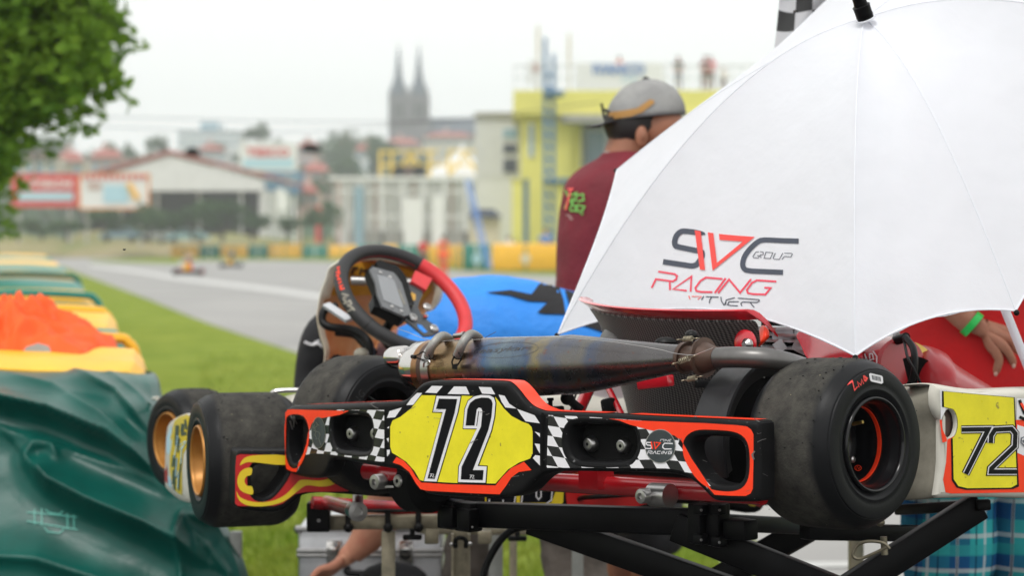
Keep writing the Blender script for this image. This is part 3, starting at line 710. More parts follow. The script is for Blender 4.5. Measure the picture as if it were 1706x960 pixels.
# ---- exhaust
ys = RW.y-.10
st = [(641, 581, 612), (644, 578, 614), (663, 576, 615), (667, 579, 612), (669, 571, 640), (673, 568, 652), (690, 567, 657), (700, 568, 658), (712, 567, 659), (730, 566, 660), (770, 563.5, 661), (800, 562, 662), (840, 561, 661), (880, 560.5, 659), (905, 559.5, 657.5),
      (917, 558.5, 657), (921, 558, 657.5), (926, 558, 657.5), (931, 559, 657), (936, 558.6, 656.5), (945, 559.5, 655), (975, 562, 650), (1010, 565.5, 643), (1045, 568.5, 636), (1080, 571.5, 629), (1105, 573.5, 623.5), (1124, 574.5, 620)]
prof = []; 
for px, a, b in st:
    A = kl(px, a, y=ys); B = kl(px, b, y=ys); r_ = (A.z-B.z)/2; xx = kl(px, (a+b)/2, y=ys-r_*.8).x; prof.append((Vector((xx, ys, (A.z+B.z)/2)), r_))
def exh(name, i0, i1, m, grow=0): 
    g = G().tube([K1 @ p for p, r in prof[i0:i1]], [r+grow for p, r in prof[i0:i1]], 64, caps=True); return obj(name, g, m, kart, angle=50)
def heat_mat():
    m = mat('heat_tinted_steel', (.3, .28, .26), .34, .9, spec=.4); t = m.node_tree; b = t.nodes['Principled BSDF']
    tc = t.nodes.new('ShaderNodeTexCoord'); at = t.nodes.new('ShaderNodeAttribute'); at.attribute_name = 'along'
    n = t.nodes.new('ShaderNodeTexNoise'); n.inputs['Scale'].default_value = 16; n.inputs['Detail'].default_value = 5; t.links.new(tc.outputs['Object'], n.inputs['Vector'])
    ad = t.nodes.new('ShaderNodeMath'); ad.operation = 'MULTIPLY_ADD'; t.links.new(n.outputs['Fac'], ad.inputs[0]); ad.inputs[1].default_value = .28; t.links.new(at.outputs['Fac'], ad.inputs[2])
    r = t.nodes.new('ShaderNodeValToRGB'); el = r.color_ramp.elements
    stops = [(.10, (.30, .16, .08)), (.20, (.36, .24, .12)), (.30, (.33, .23, .13)), (.36, (.17, .13, .16)), (.42, (.10, .17, .30)), (.50, (.20, .26, .30)), (.58, (.10, .14, .22)), (.64, (.30, .25, .14)), (.68, (.14, .16, .22)), (.76, (.20, .19, .17)), (.82, (.12, .14, .19)), (.9, (.14, .13, .13)), (1, (.12, .115, .115))]
    el[0].position = stops[0][0]; el[0].color = (*stops[0][1], 1); el[1].position = 1; el[1].color = (*stops[-1][1], 1)
    for p, c in stops[1:-1]: e = el.new(p); e.color = (*[q*.72 for q in c], 1)
    t.links.new(ad.outputs[0], r.inputs[0])
    n2 = t.nodes.new('ShaderNodeTexNoise'); n2.inputs['Scale'].default_value = 45; n2.inputs['Detail'].default_value = 4; t.links.new(tc.outputs['Object'], n2.inputs['Vector'])
    r2 = t.nodes.new('ShaderNodeValToRGB'); r2.color_ramp.elements[0].position = .64; r2.color_ramp.elements[1].position = .74; t.links.new(n2.outputs['Fac'], r2.inputs[0])
    mm = t.nodes.new('ShaderNodeMixRGB'); t.links.new(r2.outputs[0], mm.inputs[0]); t.links.new(r.outputs[0], mm.inputs[1]); mm.inputs[2].default_value = (.17, .08, .055, 1); t.links.new(mm.outputs[0], b.inputs['Base Color'])
    mr = t.nodes.new('ShaderNodeMapRange'); mr.inputs['To Min'].default_value = .15; mr.inputs['To Max'].default_value = .42; t.links.new(n2.outputs['Fac'], mr.inputs['Value']); t.links.new(mr.outputs[0], b.inputs['Roughness'])
    return m
HM = heat_mat()
exh('silencer_outlet', 0, 4, 'chrome'); exh('silencer_cap', 3, 7, 'chrome')
mk('rust_band', (.085, .05, .036), .5, .4, var=.3, scale=25)
exh('gasket_band', 7, 9, 'rust_band', .0012)
ex = exh('exhaust_pipe', 6, len(prof), HM)
at = ex.data.attributes.new('along', 'FLOAT', 'POINT'); xo = prof[6][0].x; xe = prof[-1][0].x
for i, v in enumerate(ex.data.vertices): at.data[i].value = ((K1i @ (v.co+wloc(ex))).x-xo)/(xe-xo)-.04
XB = bvh(ex)
mk('pipe_grey2', (.10, .10, .105), .35, .8)
decal('engraved_badge', XB, ribbon([(843+54*math.cos(R(a))+ .5*math.sin(R(a)), 583.5-4*math.cos(R(a))+12.5*math.sin(R(a))) for a in range(0, 360, 9)], .55, True), 'pipe_grey2', ex, .0004, 8)
text_px('engraved_badge', 'easykart', XB, [(797, 592), (888, 584), (889, 576), (800, 581)], 'pipe_grey2', ex, .0006, .35, .0)
# clamps
for px in (714, 784):
    A = kl(px, 566, y=ys); B = kl(px, 660, y=ys); r = (A.z-B.z)/2; c = Vector((kl(px, 612, y=ys-r*.8).x, ys, (A.z+B.z)/2))
    obj('clamp_band', G().lathe(K1 @ c, kr, [(-.010, r+.0005), (-.010, r+.0022), (.010, r+.0022), (.010, r+.0005)], 64), 'silver', kart)
for a0, b0, c0, d0 in (((710, 613), (712, 588), (724, 566), (745, 563)), ((780, 606), (783, 582), (793, 559), (797, 572))):
    pass
def k1(px, py, y): return K1 @ kl(px, py, y=y)
def spline(*pts, n=6): return cr(pts, n, False)
h1 = spline(k1(714, 594, ys-.052), k1(718, 580, ys-.058), k1(727, 567, ys-.05), k1(738, 560, ys-.03), k1(748, 565, ys), k1(750, 572, ys+.03))
h2 = spline(k1(762, 593, ys-.052), k1(768, 578, ys-.058), k1(776, 564, ys-.05), k1(786, 557, ys-.03), k1(797, 563, ys), k1(801, 570, ys+.03))
for h in (h1, h2):
    rr = [.0078+(.0006 if i % 2 else 0) for i in range(len(spline(*h, n=4)))]; obj('rubber_mount_hose', G().tube(spline(*h, n=4), rr, 14), 'hose_grey', kart, angle=80)
    obj('hose_end', G().tube([h[0]+(h[0]-h[1])*.25, h[1].lerp(h[0], .6)], [.009, .009], 14), 'black_plastic', kart)
obj('zip_tie', G().tube(spline(k1(688, 594, ys-.06), k1(697, 591, ys-.066), k1(704, 587, ys-.066), k1(712, 590, ys-.06), k1(716, 597, ys-.066), k1(708, 601, ys-.066), k1(699, 598, ys-.064), k1(690, 595, ys-.062)), .0013, 6).ball(k1(691, 595, ys-.063), .0045, 8).ball(k1(687, 594.5, ys-.061), .004, 8), 'black_plastic', kart)
obj('zip_tie', G().tube(spline(k1(764, 588, ys-.066), k1(768, 597, ys-.068), k1(764, 606, ys-.066), k1(757, 612, ys-.064), k1(753, 604, ys-.064), k1(757, 594, ys-.064)), .0016, 6).box8([k1(a, b, ys-c) for c in (.064, .072) for a, b in ((753, 608), (762, 606), (762, 616), (753, 615))]), 'black_plastic', kart)
obj('steel_hook', G().tube(spline(k1(706, 612, ys-.064), k1(707, 604, ys-.068), k1(714, 601, ys-.068), k1(716, 606, ys-.068), k1(710, 611, ys-.066)), .0016, 6), 'silver', kart)
obj('clamp_screw', G().tube([k1(757, 560.5, ys), k1(771, 558.5, ys)], .005, 10).tube([k1(771, 558.5, ys), k1(774, 558, ys)], .0065, 10), 'silver', kart)
obj('lock_wire', G().tube(spline(k1(662, 548, ys-.02), k1(680, 554, ys-.03), k1(716, 567, ys-.045), k1(760, 567.5, ys-.047), k1(830, 564.5, ys-.045), k1(915, 562.5, ys-.04), k1(1000, 568, ys-.045), k1(1060, 576, ys-.05), k1(1100, 583, ys-.042), k1(1124, 589, ys-.04), k1(1154, 592, ys-.04), k1(1170, 587, ys-.034), k1(1188, 580, ys-.02)), .0006, 5), 'silver', kart)
obj('lock_wire', G().tube([k1(808, 563, ys-.03), k1(826, 553, ys-.03)], .0005, 4), 'rust_band', kart)
# joint flanges + springs
jx = [(1124, 574.5, 620), (1126, 570, 624), (1130, 570, 624), (1132, 576, 619), (1140, 577, 619), (1152, 577, 619)]
gj = G(); P = []
for px, a, b in jx:
    A = kl(px, a, y=ys); B = kl(px, b, y=ys); r_ = (A.z-B.z)/2; P.append((K1 @ Vector((kl(px, (a+b)/2, y=ys-r_*.8).x, ys, (A.z+B.z)/2)), r_))
obj('pipe_flange', G().tube([p for p, r in P], [r for p, r in P], 40), 'rust_band', kart, angle=25)
jx = [(1152, 564, 628), (1156, 562, 630), (1160, 570, 622), (1168, 573, 620), (1176, 576, 617), (1180, 577, 616), (1186, 578.5, 614.5)]
P = []
for px, a, b in jx:
    A = kl(px, a, y=ys); B = kl(px, b, y=ys); r_ = (A.z-B.z)/2; P.append((K1 @ Vector((kl(px, (a+b)/2, y=ys-r_*.8).x, ys, (A.z+B.z)/2)), r_))
obj('pipe_flange', G().tube([p for p, r in P], [r for p, r in P], 40), 'rust_band', kart, angle=25)
mk('pipe_grey', (.16, .155, .15), .4, .85, var=.2, scale=12)
hd = P[-1][0]; q = [hd, k1(1215, 595.5, ys+.002), k1(1250, 596, ys+.012), k1(1285, 599, ys+.035), k1(1315, 606, ys+.075), k1(1335, 612, ys+.14)]
obj('header_pipe', G().tube(spline(*q), P[-1][1]*.98, 32), 'pipe_grey', kart)
def spring(a, b, r, turns=6, wire=.0009):
    a = Vector(a); b = Vector(b); d = (b-a); L = d.length; d.normalize(); e = d.cross(Vector((0, 0, 1))).normalized(); f = d.cross(e); pts = [a, a+d*L*.22]
    for i in range(turns*10+1):
        t = i/(turns*10); an = t*turns*2*math.pi; pts.append(a+d*L*(.24+.52*t)+(e*math.cos(an)+f*math.sin(an))*r)
    pts += [b-d*L*.22, b]; g = G().tube(pts, wire, 6)
    g.tube([a+(e*math.cos(t*.7)+d*math.sin(t*.7))*r*.9-d*r*.5 for t in range(8)], wire, 6); g.tube([b+(e*math.cos(t*.7)+d*math.sin(t*.7))*r*.9+d*r*.5 for t in range(8)], wire, 6); return g
for a, b, yy in (((1132, 566), (1160, 564), .02), ((1124, 606), (1156, 594), .052), ((1140, 634), (1166, 628), .04)):
    obj('exhaust_spring', spring(k1(*a, ys-yy), k1(*b, ys-yy), .0042, 6), 'zinc', kart)
obj('rubber_buffer', G().ball(k1(1152, 559, ys+.06), .012, 14, 1, 1, .8), 'rubber_hose', kart); obj('rubber_buffer', G().ball(k1(1110, 570, ys+.10), .013, 12, 1.6, 1, .7), 'rubber_hose', kart)
obj('red_bracket', G().bar(k1(1066, 640, .33), k1(1118, 634, .33), .02, .022, ku, .004), 'seat_red', kart)
obj('seat_washer', G().lathe(k1(1243, 572, .43), -kf, [(0, .024), (.004, .024), (.006, .021), (.006, 0)], 32), 'seat_red', kart)
obj('bolt', G().lathe(k1(1247, 574, .42), -kf, [(0, .011), (.006, .011), (.009, .008), (.012, .005), (.012, 0)], 12), 'silver', kart)
obj('black_buckle', G().bbox(-.016, .016, -.004, .004, -.007, .007, .002).xf(Matrix.Translation(k1(1172, 640, .33))), 'black_plastic', kart)

# ---- seat shell
def carbon():
    m = mat('carbon_fibre', (.03, .03, .028), .42, spec=.38); t = m.node_tree; b = t.nodes['Principled BSDF']
    at = t.nodes.new('ShaderNodeAttribute'); at.attribute_name = 'weave'; sp = t.nodes.new('ShaderNodeSeparateXYZ'); t.links.new(at.outputs['Vector'], sp.inputs[0])
    def mth(op, a, bb=0, c=None):
        n = t.nodes.new('ShaderNodeMath'); n.operation = op
        for i, q in enumerate((a, bb) if c is None else (a, bb, c)):
            if isinstance(q, (int, float)): n.inputs[i].default_value = q
            else: t.links.new(q, n.inputs[i])
        return n.outputs[0]
    nz = t.nodes.new('ShaderNodeTexNoise'); nz.inputs['Scale'].default_value = 9; t.links.new(at.outputs['Vector'], nz.inputs['Vector'])
    wob = mth('MULTIPLY', nz.outputs['Fac'], .012)
    u = mth('MULTIPLY', mth('ADD', sp.outputs[0], wob), 185); v = mth('MULTIPLY', mth('ADD', sp.outputs[1], mth('MULTIPLY', sp.outputs[0], .35)), 175)
    row = mth('FLOOR', v); uu = mth('ADD', u, mth('MULTIPLY', row, .5))
    tri = mth('ABSOLUTE', mth('SUBTRACT', mth('FRACT', uu), .5)); tv = mth('ABSOLUTE', mth('SUBTRACT', mth('FRACT', v), .5))
    bm_ = mth('MULTIPLY', mth('SUBTRACT', 1, mth('MULTIPLY', tri, 2)), mth('SUBTRACT', 1, mth('MULTIPLY', tv, 1.7)))
    r = t.nodes.new('ShaderNodeValToRGB'); r.color_ramp.elements[0].color = (.028, .027, .028, 1); r.color_ramp.elements[1].color = (.36, .345, .33, 1); r.color_ramp.elements[0].position = .1; r.color_ramp.elements[1].position = .75
    t.links.new(bm_, r.inputs[0]); t.links.new(r.outputs[0], b.inputs['Base Color'])
    bp = t.nodes.new('ShaderNodeBump'); bp.inputs['Strength'].default_value = .35; bp.inputs['Distance'].default_value = .001; t.links.new(bm_, bp.inputs['Height']); t.links.new(bp.outputs[0], b.inputs['Normal'])
    return m
CF = carbon()
#   rows: (left px, right px, py of left, py of right, y of the shell plane)
rows = [(985, 1262, 508, 530, .40), (1001, 1266, 528, 552, .43), (1010, 1268, 548, 575, .455), (1019, 1270, 572, 600, .48), (1028, 1268, 600, 626, .505), (1038, 1262, 628, 652, .53), (1047, 1254, 655, 680, .55), (1056, 1245, 685, 705, .57), (1064, 1236, 715, 735, .585), (1070, 1226, 745, 765, .60)]
sg = G(); NS = 28; uvw = []
for ri, (lx, rx, ly, ry, yy) in enumerate(cr([r for r in rows], 3, False)) if 0 else enumerate(rows):
    A = kl(lx, ly, y=yy+.045); B = kl(rx, ry, y=yy+.045)
    for j in range(NS+1):
        u = j/NS; p = A.lerp(B, u); bul = (1-(2*u-1)**2)
        p = Vector((p.x, p.y-.095*bul**.8, p.z-.006*bul)); sg.v.append(K1 @ p)
for i in range(len(rows)-1):
    for j in range(NS): sg.f.append((i*(NS+1)+j, i*(NS+1)+j+1, (i+1)*(NS+1)+j+1, (i+1)*(NS+1)+j))
seat = obj('seat', sg, CF, kart, angle=80)
so = seat.modifiers.new('thickness', 'SOLIDIFY'); so.thickness = .004; sb = seat.modifiers.new('smooth', 'SUBSURF'); sb.levels = 1; sb.render_levels = 2
at = seat.data.attributes.new('weave', 'FLOAT_VECTOR', 'POINT'); off = wloc(seat)
for i, v in enumerate(seat.data.vertices):
    q = K1i @ (v.co+off); at.data[i].vector = (q.x*1.15, q.z, 0)
rim = [K1i @ sg.v[j] for j in range(NS+1)]
g = G(); sec = [(.000, -.004), (.014, .004), (.026, .0095), (.030, .0125), (.026, .0150), (.010, .0135), (-.006, .008), (-.006, -.003)]   # (rearward, up): the rolled edge of the shell
ext = [rim[0]+Vector((-.030, .035, .006)), rim[0]+Vector((-.014, .012, .002))]+rim+[rim[-1]+Vector((.004, .02, -.012)), rim[-1]+Vector((.004, .05, -.035))]
for i, p in enumerate(ext):
    k = min(1, i/2+.15, (len(ext)-1-i)/2+.2)
    for a, b in sec: g.v.append(K1 @ (p+Vector((0, -a*k, b*k+.001))))
n = len(sec)
for i in range(len(ext)-1):
    for k in range(n): g.f.append((i*n+k, i*n+(k+1) % n, (i+1)*n+(k+1) % n, (i+1)*n+k))
g.f += [tuple(range(n)), tuple((len(ext)-1)*n+k for k in range(n))]
obj('seat_rim', g, 'seat_red', kart, angle=50)
# round dark steel cap left of the seat
obj('silencer_dome', G().lathe(k1(1018, 566, .43), (kr*-.35-kf*.75+ku*.45), [(-.05, .036), (-.004, .036), (.004, .034), (.012, .027), (.017, .014), (.018, 0)], 40), 'pipe_grey', kart)
# ---- frame tubes
zt = kl(1000, 815, y=.135).z; 
def lp(*a): return K1 @ Vector(a)
fz = kl(1050, 812, y=.15).z
obj('frame_tube', G().tube([lp(-.42, .15, fz), lp(-.1, .15, fz), lp(.55, .15, fz)], .0165, 24), 'deep_red', kart)
for s in (-1, 1):
    obj('frame_tube', G().tube(spline(lp(s*.30, .14, fz-.004), lp(s*.31, .25, fz-.01), lp(s*.31, .45, fz-.016), lp(s*.32, 1.0, fz-.02), lp(s*.25, 1.5, fz-.02)), .015, 16), 'deep_red', kart)
obj('frame_bracket', G().box8([lp(a, b, c) for c in (fz-.005, fz+.05) for a, b in ((.17, .12), (.215, .12), (.215, .16), (.17, .16))]), 'deep_red', kart)
for px, py in ((1083, 826),):
    c = kl(px, py, y=.10); obj('bumper_mount', G().lathe(K1 @ c, -kf, [(-.01, .0), (-.01, .0125), (.022, .0125), (.024, .011), (.0245, .006), (.020, .005), (.020, 0)], 24), 'silver', kart)
c = kl(1094, 825, y=.11); obj('mount_clamp', G().tube([K1 @ (c+Vector((-.010, .0, 0))), K1 @ (c+Vector((.030, .0, 0)))], .0195, 28), 'silver', kart)
c = kl(632, 803, y=.09); obj('bumper_mount', G().lathe(K1 @ c, -kf, [(-.012, .0), (-.012, .0145), (.010, .0145), (.013, .013), (.0135, .006), (.008, .005), (.008, 0)], 24).lathe(K1 @ (c+Vector((.04, .02, .002))), -kf, [(-.012, .0), (-.012, .012), (.010, .012), (.012, .010), (.012, .004), (.0, .004)], 24).bar(K1 @ (c+Vector((.0, .01, -.009))), K1 @ (c+Vector((.045, .03, -.009))), .02, .004), 'silver', kart)
c = kl(650, 790, y=.12); obj('frame_bracket', G().lathe(K1 @ c, kr, [(-.028, 0), (-.024, .018), (0, .024), (.03, .022), (.05, .012), (.05, 0)], 20), 'deep_red', kart)
obj('brake_carrier', G().lathe(K1 @ (kl(700, 800, y=.16)), kr, [(-.05, 0), (-.05, .04), (-.02, .06), (.03, .06), (.05, .04), (.05, 0)], 32), 'dark_cavity', kart)
# tubes, ball and cables between exhaust and bumper
obj('seat_stay', G().tube([k1(948, 720, .30), k1(985, 640, .42)], .0115, 16), 'deep_red', kart)
obj('seat_stay', G().tube([k1(1040, 700, .34), k1(1010, 640, .40)], .006, 12), 'deep_red', kart)
obj('ball_joint', G().ball(k1(945, 664, .25), .0125, 18).tube([k1(945, 664, .25), k1(968, 684, .27)], [.007, .009], 12), 'black_plastic', kart)
obj('brake_cable', G().tube(spline(k1(950, 688, .26), k1(956, 668, .28), k1(962, 650, .32), k1(975, 620, .4)), .0022, 8), 'rubber_hose', kart)
obj('brake_caliper', G().bar(k1(900, 688, .2), k1(932, 686, .2), .03, .02, ku, .004).lathe(k1(917, 668, .2), ku, [(-.02, .004), (.0, .004), (.0, .006), (.005, .006), (.005, 0)], 10).bar(k1(900, 674, .2), k1(914, 676, .2), .01, .006), 'black_plastic', kart)
obj('strap_buckle', G().bar(k1(1012, 664, .36), k1(1016, 690, .36), .018, .026, kr, .005), 'black_plastic', kart)
obj('floor_tray', G().box8([lp(a, b, c) for c in (fz-.03, fz-.026) for a, b in ((-.28, .75), (.28, .75), (.2, 1.5), (-.2, 1.5))]), 'alu', kart)

# ---- engine, seen between umbrella and right wheel
def e1(px, py, x): return K1 @ kl(px, py, x=x)
ec = K1i @ W(1303, 572, 4.14)
def eb(px, py, Y): return W(px, py, Y)
for i, (py, a, b) in enumerate(((545, 1278, 1320), (556, 1280, 1350), (566, 1272, 1352), (578, 1268, 1356))):
    A = eb(a, py, 4.20); B = eb(b, py+2, 4.14); obj('cooling_fin', G().bar(A, B, .075, .0045), 'alu', kart, smooth=False)
for a, b in ((eb(1296, 545, 4.15), eb(1296, 566, 4.15)), (eb(1314, 545, 4.15), eb(1314, 566, 4.15)), (eb(1330, 545, 4.15), eb(1330, 566, 4.15)), (eb(1292, 582, 4.12), eb(1306, 572, 4.12)), (eb(1344, 584, 4.12), eb(1322, 573, 4.12))): obj('fin_rib', G().bar(a, b, .006, .02), 'alu', kart, smooth=False)
obj('cylinder', G().tube([eb(1315, 620, 4.25), eb(1315, 535, 4.25)], .052, 32), 'dark_cavity', kart)
def sheet(name, rows3, m, th=.003, parent=None):
    n = len(rows3[0]); g = G()
    for r in rows3: g.v += [Vector(p) for p in r]
    for i in range(len(rows3)-1):
        for j in range(n-1): g.f.append((i*n+j, i*n+j+1, (i+1)*n+j+1, (i+1)*n+j))
    o = obj(name, g, m, parent, angle=80); so = o.modifiers.new('thickness', 'SOLIDIFY'); so.thickness = th; so.offset = 0; sb = o.modifiers.new('smooth', 'SUBSURF'); sb.levels = 2; sb.render_levels = 2; return o
sheet('engine_cowl', [[eb(1268, 541, 4.15), eb(1273, 541, 4.10), eb(1279, 547, 4.10)], [eb(1262, 560, 4.14), eb(1272, 557, 4.07), eb(1284, 557, 4.09)], [eb(1258, 575, 4.14), eb(1268, 573, 4.07), eb(1280, 565, 4.09)], [eb(1256, 583, 4.14), eb(1262, 581, 4.10), eb(1270, 574, 4.10)]], 'fluo_red', .004, kart)
sheet('engine_cowl', [[eb(1322, 556, 4.05), eb(1345, 545, 4.06), eb(1380, 540, 4.12), eb(1440, 545, 4.2)], [eb(1328, 566, 4.03), eb(1350, 564, 4.04), eb(1385, 566, 4.1), eb(1440, 575, 4.18)], [eb(1336, 580, 4.02), eb(1356, 584, 4.03), eb(1390, 592, 4.09), eb(1440, 600, 4.16)], [eb(1342, 600, 4.0), eb(1364, 606, 4.03), eb(1395, 615, 4.09), eb(1440, 625, 4.16)]], 'seat_red', .004, kart)
obj('engine_block', G().tube([eb(1350, 620, 4.30), eb(1440, 640, 4.22)], .07, 32), 'black_metal', kart)
ac = eb(1488, 608, 4.22); obj('airbox_drum', G().tube([eb(1425, 603, 4.30), eb(1430, 603, 4.295), eb(1500, 610, 4.16), eb(1503, 610, 4.155)], [.035, .052, .052, .047], 48), 'deep_red', kart, angle=30)
AB = bvh(bpy.data.objects['airbox_drum'])
decal('drum_print', AB, ribbon([(1441, 590), (1446, 604)], 2)+ribbon([(1449, 590), (1454, 590), (1456, 599), (1450, 600), (1449, 590)], 2)+ribbon([(1455, 586), (1461, 594), (1461, 606)], 2), 'sticker_white', kart, .0008, 5)
obj('brass_ring', G().lathe(eb(1506, 624, 4.2), (eb(1530, 612, 4.0)-eb(1500, 620, 4.2)), [(-.008, .050), (-.008, .062), (.004, .062), (.004, .050)], 48), 'brass', kart)
obj('clutch_drum', G().tube([eb(1500, 630, 4.26), eb(1522, 640, 4.16)], .05, 32), 'dark_cavity', kart)
obj('fuel_hose', G().tube(spline(eb(1508, 562, 4.12), eb(1521, 580, 4.08), eb(1524, 605, 4.05), eb(1520, 632, 4.05), eb(1506, 655, 4.06)), .0062, 12), 'rubber_hose', kart)
obj('throttle_cable', G().tube(spline(eb(1506, 566, 4.13), eb(1512, 595, 4.05), eb(1524, 618, 4.02), eb(1534, 640, 4.02)), .0026, 8), 'rubber_hose', kart)
obj('hose_connector', G().tube([eb(1492, 568, 4.16), eb(1510, 562, 4.13)], .009, 12), 'black_plastic', kart)
# red side fairing sloping down behind the side pod
rr = []
for (px, t, bz, Y) in ((1492, 580, 655, 4.30), (1515, 574, 668, 4.22), (1540, 574, 672, 4.17), (1565, 582, 675, 4.16), (1580, 592, 678, 4.16), (1582, 602, 678, 4.16), (1610, 620, 680, 4.2), (1650, 645, 682, 4.25), (1672, 660, 684, 4.3)):
    a = eb(px, t, Y+.07); b = eb(px, bz, Y-.04); rr.append([a, a.lerp(b, .12)+Vector((0, -.055, .0)), a.lerp(b, .45)+Vector((0, -.075, 0)), b])
sheet('side_fairing', [list(c) for c in zip(*rr)], 'deck_red', .004, kart)

# ---- right side pod
PX = .64
def sp(px, py, x=PX): return kl(px, py, x=x)
pod_px = [(1559, 641), (1575, 643), (1600, 649), (1640, 654), (1680, 652), (1720, 649), (1850, 648), (1850, 838), (1706, 831), (1640, 829), (1566, 831), (1562, 826), (1566, 800), (1569, 770), (1569, 700), (1562, 690), (1557, 676), (1556, 655)]
Pf = [sp(*p) for p in pod_px]                                       # outline in (y,z) on the outer face
face = [Vector((p.y, p.z)) for p in Pf]; hole = [Vector((q.y, q.z)) for q in (sp(1582+11.5*math.cos(R(a)), 706+24*math.sin(R(a))) for a in range(0, 360, 20))]
def ypl(p, d): return K1 @ Vector((PX-d, p.x, p.y))
bm = bmesh.new(); fr = []
for li, l in enumerate((face, hole)):
    prev = None; sg_ = 1 if li == 0 else -1
    for (d, ins) in ([(.0, .010), (.0012, .006), (.004, .002), (.009, 0), (.012, 0)] if li == 0 else [(0, .001), (.002, 0), (.007, 0)]):
        q = inset(l, sg_*ins) if ins else l; vs = [bm.verts.new(ypl(p, d)) for p in q]
        if prev:
            for i in range(len(vs)): bm.faces.new((prev[i], prev[(i+1) % len(vs)], vs[(i+1) % len(vs)], vs[i]))
        else: fr.append((vs, q))
        prev = vs
flat = [v for a, _ in fr for v in a]
for t in tessellate_polygon([[Vector((p.x, p.y, 0)) for p in q] for _, q in fr]):
    try: bm.faces.new([flat[i] for i in t])
    except ValueError: pass
bm.verts.index_update(); g = G().add([v.co.copy() for v in bm.verts], [[v.index for v in f.verts] for f in bm.faces]); bm.free()
pod = obj('side_pod', g, 'white_plastic', kart, angle=35)
# dented rear end of the pod, turning in behind the wheel
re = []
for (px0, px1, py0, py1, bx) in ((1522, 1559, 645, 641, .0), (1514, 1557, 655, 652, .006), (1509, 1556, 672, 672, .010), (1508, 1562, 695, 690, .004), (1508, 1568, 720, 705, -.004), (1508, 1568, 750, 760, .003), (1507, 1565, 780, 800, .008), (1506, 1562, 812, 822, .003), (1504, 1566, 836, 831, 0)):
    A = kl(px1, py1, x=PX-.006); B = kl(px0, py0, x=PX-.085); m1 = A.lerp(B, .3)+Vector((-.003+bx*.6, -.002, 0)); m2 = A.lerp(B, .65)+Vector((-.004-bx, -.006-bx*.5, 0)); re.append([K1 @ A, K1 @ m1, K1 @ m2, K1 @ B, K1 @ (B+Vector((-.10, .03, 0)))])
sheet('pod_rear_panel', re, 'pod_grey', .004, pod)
sheet('pod_top_panel', [[K1 @ (sp(px, py)+Vector((-.008, 0, .0))), K1 @ (sp(px, py)+Vector((-.03, 0, dz))), K1 @ (sp(px, py)+Vector((-.09, 0, dz-.006)))] for px, py, dz in ((1559, 642, .003), (1575, 644, .006), (1600, 650, .007), (1640, 655, .006), (1680, 653, .006), (1720, 650, .006), (1850, 649, .006))], 'white_plastic', .003, pod)
hcx = sum(p.x for p in hole)/len(hole); hcy = sum(p.y for p in hole)/len(hole)
mk('pod_inner', (.10, .06, .045), .7)
obj('pod_inner_skin', G().quad(*[K1 @ Vector((PX-.012, a, b)) for a, b in ((hcx-.017, hcy-.036), (hcx+.04, hcy-.036), (hcx+.04, hcy+.036), (hcx-.017, hcy+.036))]), 'pod_inner', pod)
PT = bvh(pod)
Z6 = lambda l: zp(1106, 620, 2.8233, l)
hole2 = inset(hole, -.0015)
def pod_film(name, poly, m, off, cut=True):
    L = [[Vector((q.y, q.z)) for q in (sp(*p[:2]) for p in poly)]]
    if cut: L.append(hole2)
    vs, fs = fill2d(L, .03); return obj(name, G().add([K1 @ Vector((PX+off, p.x, p.y)) for p in vs], fs), m, pod)
pod_film('red_sticker', [(1578, 733), (1640, 700), (1850, 700), (1850, 824), (1700, 821), (1585, 823), (1575, 821), (1571, 800), (1576, 770)], 'fluo_red', .0004, False)
pod_film('red_sticker', [(1565, 700), (1569, 700), (1570, 716), (1577, 731), (1577, 736), (1570, 738)], 'fluo_red', .0004, False)
arc_ = [(1582+12.5*math.cos(R(a)), 706+25.5*math.sin(R(a))) for a in range(-72, 79, 10)]
pod_film('white_sticker', Z6([(1296, 84), (1325, 86), (1325, 175), (1303, 225), (1301, 222), (1300, 160)]), 'sticker_white', .0006, False)
pod_film('white_stripe', [(1694, 708), (1706, 712), (1750, 715), (1750, 765), (1706, 760), (1694, 755)], 'sticker_white', .0008, False)
pod_film('white_stripe', [(1693, 664), (1750, 666), (1750, 700), (1693, 700)], 'sticker_white', .0008, False)
pod_film('plate_edge', arc_+Z6([(1348, 310), (1352, 510), (1375, 545), (1420, 556), (1640, 552), (1668, 540), (1648, 120), (1306, 90), (1306, 165)]), 'sticker_black', .0010, False)
pod_film('number_plate_sticker', arc_+Z6([(1356, 312), (1360, 505), (1382, 538), (1425, 548), (1630, 545), (1658, 530), (1642, 122), (1313, 92), (1315, 165)]), 'sticker_yellow', .0014, False)
S7 = [(1395, 272), (1520, 270), (1415, 480)]; S2 = [(1532, 335), (1534, 300), (1552, 272), (1630, 268), (1648, 290), (1645, 350), (1535, 455), (1533, 470), (1655, 470)]
for nm, w_, m_, of in (('number_border', 40, 'sticker_black', .0018), ('number_outline', 30, 'sticker_white', .0022), ('number_digit', 21, 'sticker_black', .0026)):
    decal(nm, PT, ribbon(Z6(S7), w_/2.82)+ribbon(Z6(S2), w_/2.82), m_, pod, of, 10)
decal('scribble', PT, ribbon([(1697, 667), (1702, 680), (1706, 690)], 5)+ribbon([(1697, 695), (1720, 706)], 5), 'sticker_black', pod, .002, 10)
decal('scribble', PT, ribbon([(1699, 672), (1706, 684)], 4), 'fluo_red', pod, .0026, 10)
decal('scribble', PT, ribbon([(1706, 728), (1700, 730), (1699, 738), (1705, 744), (1712, 743)], 1.6)+ribbon([(1706, 733), (1702, 735), (1706, 740)], 1.6), 'logo_dark', pod, .0026, 10)
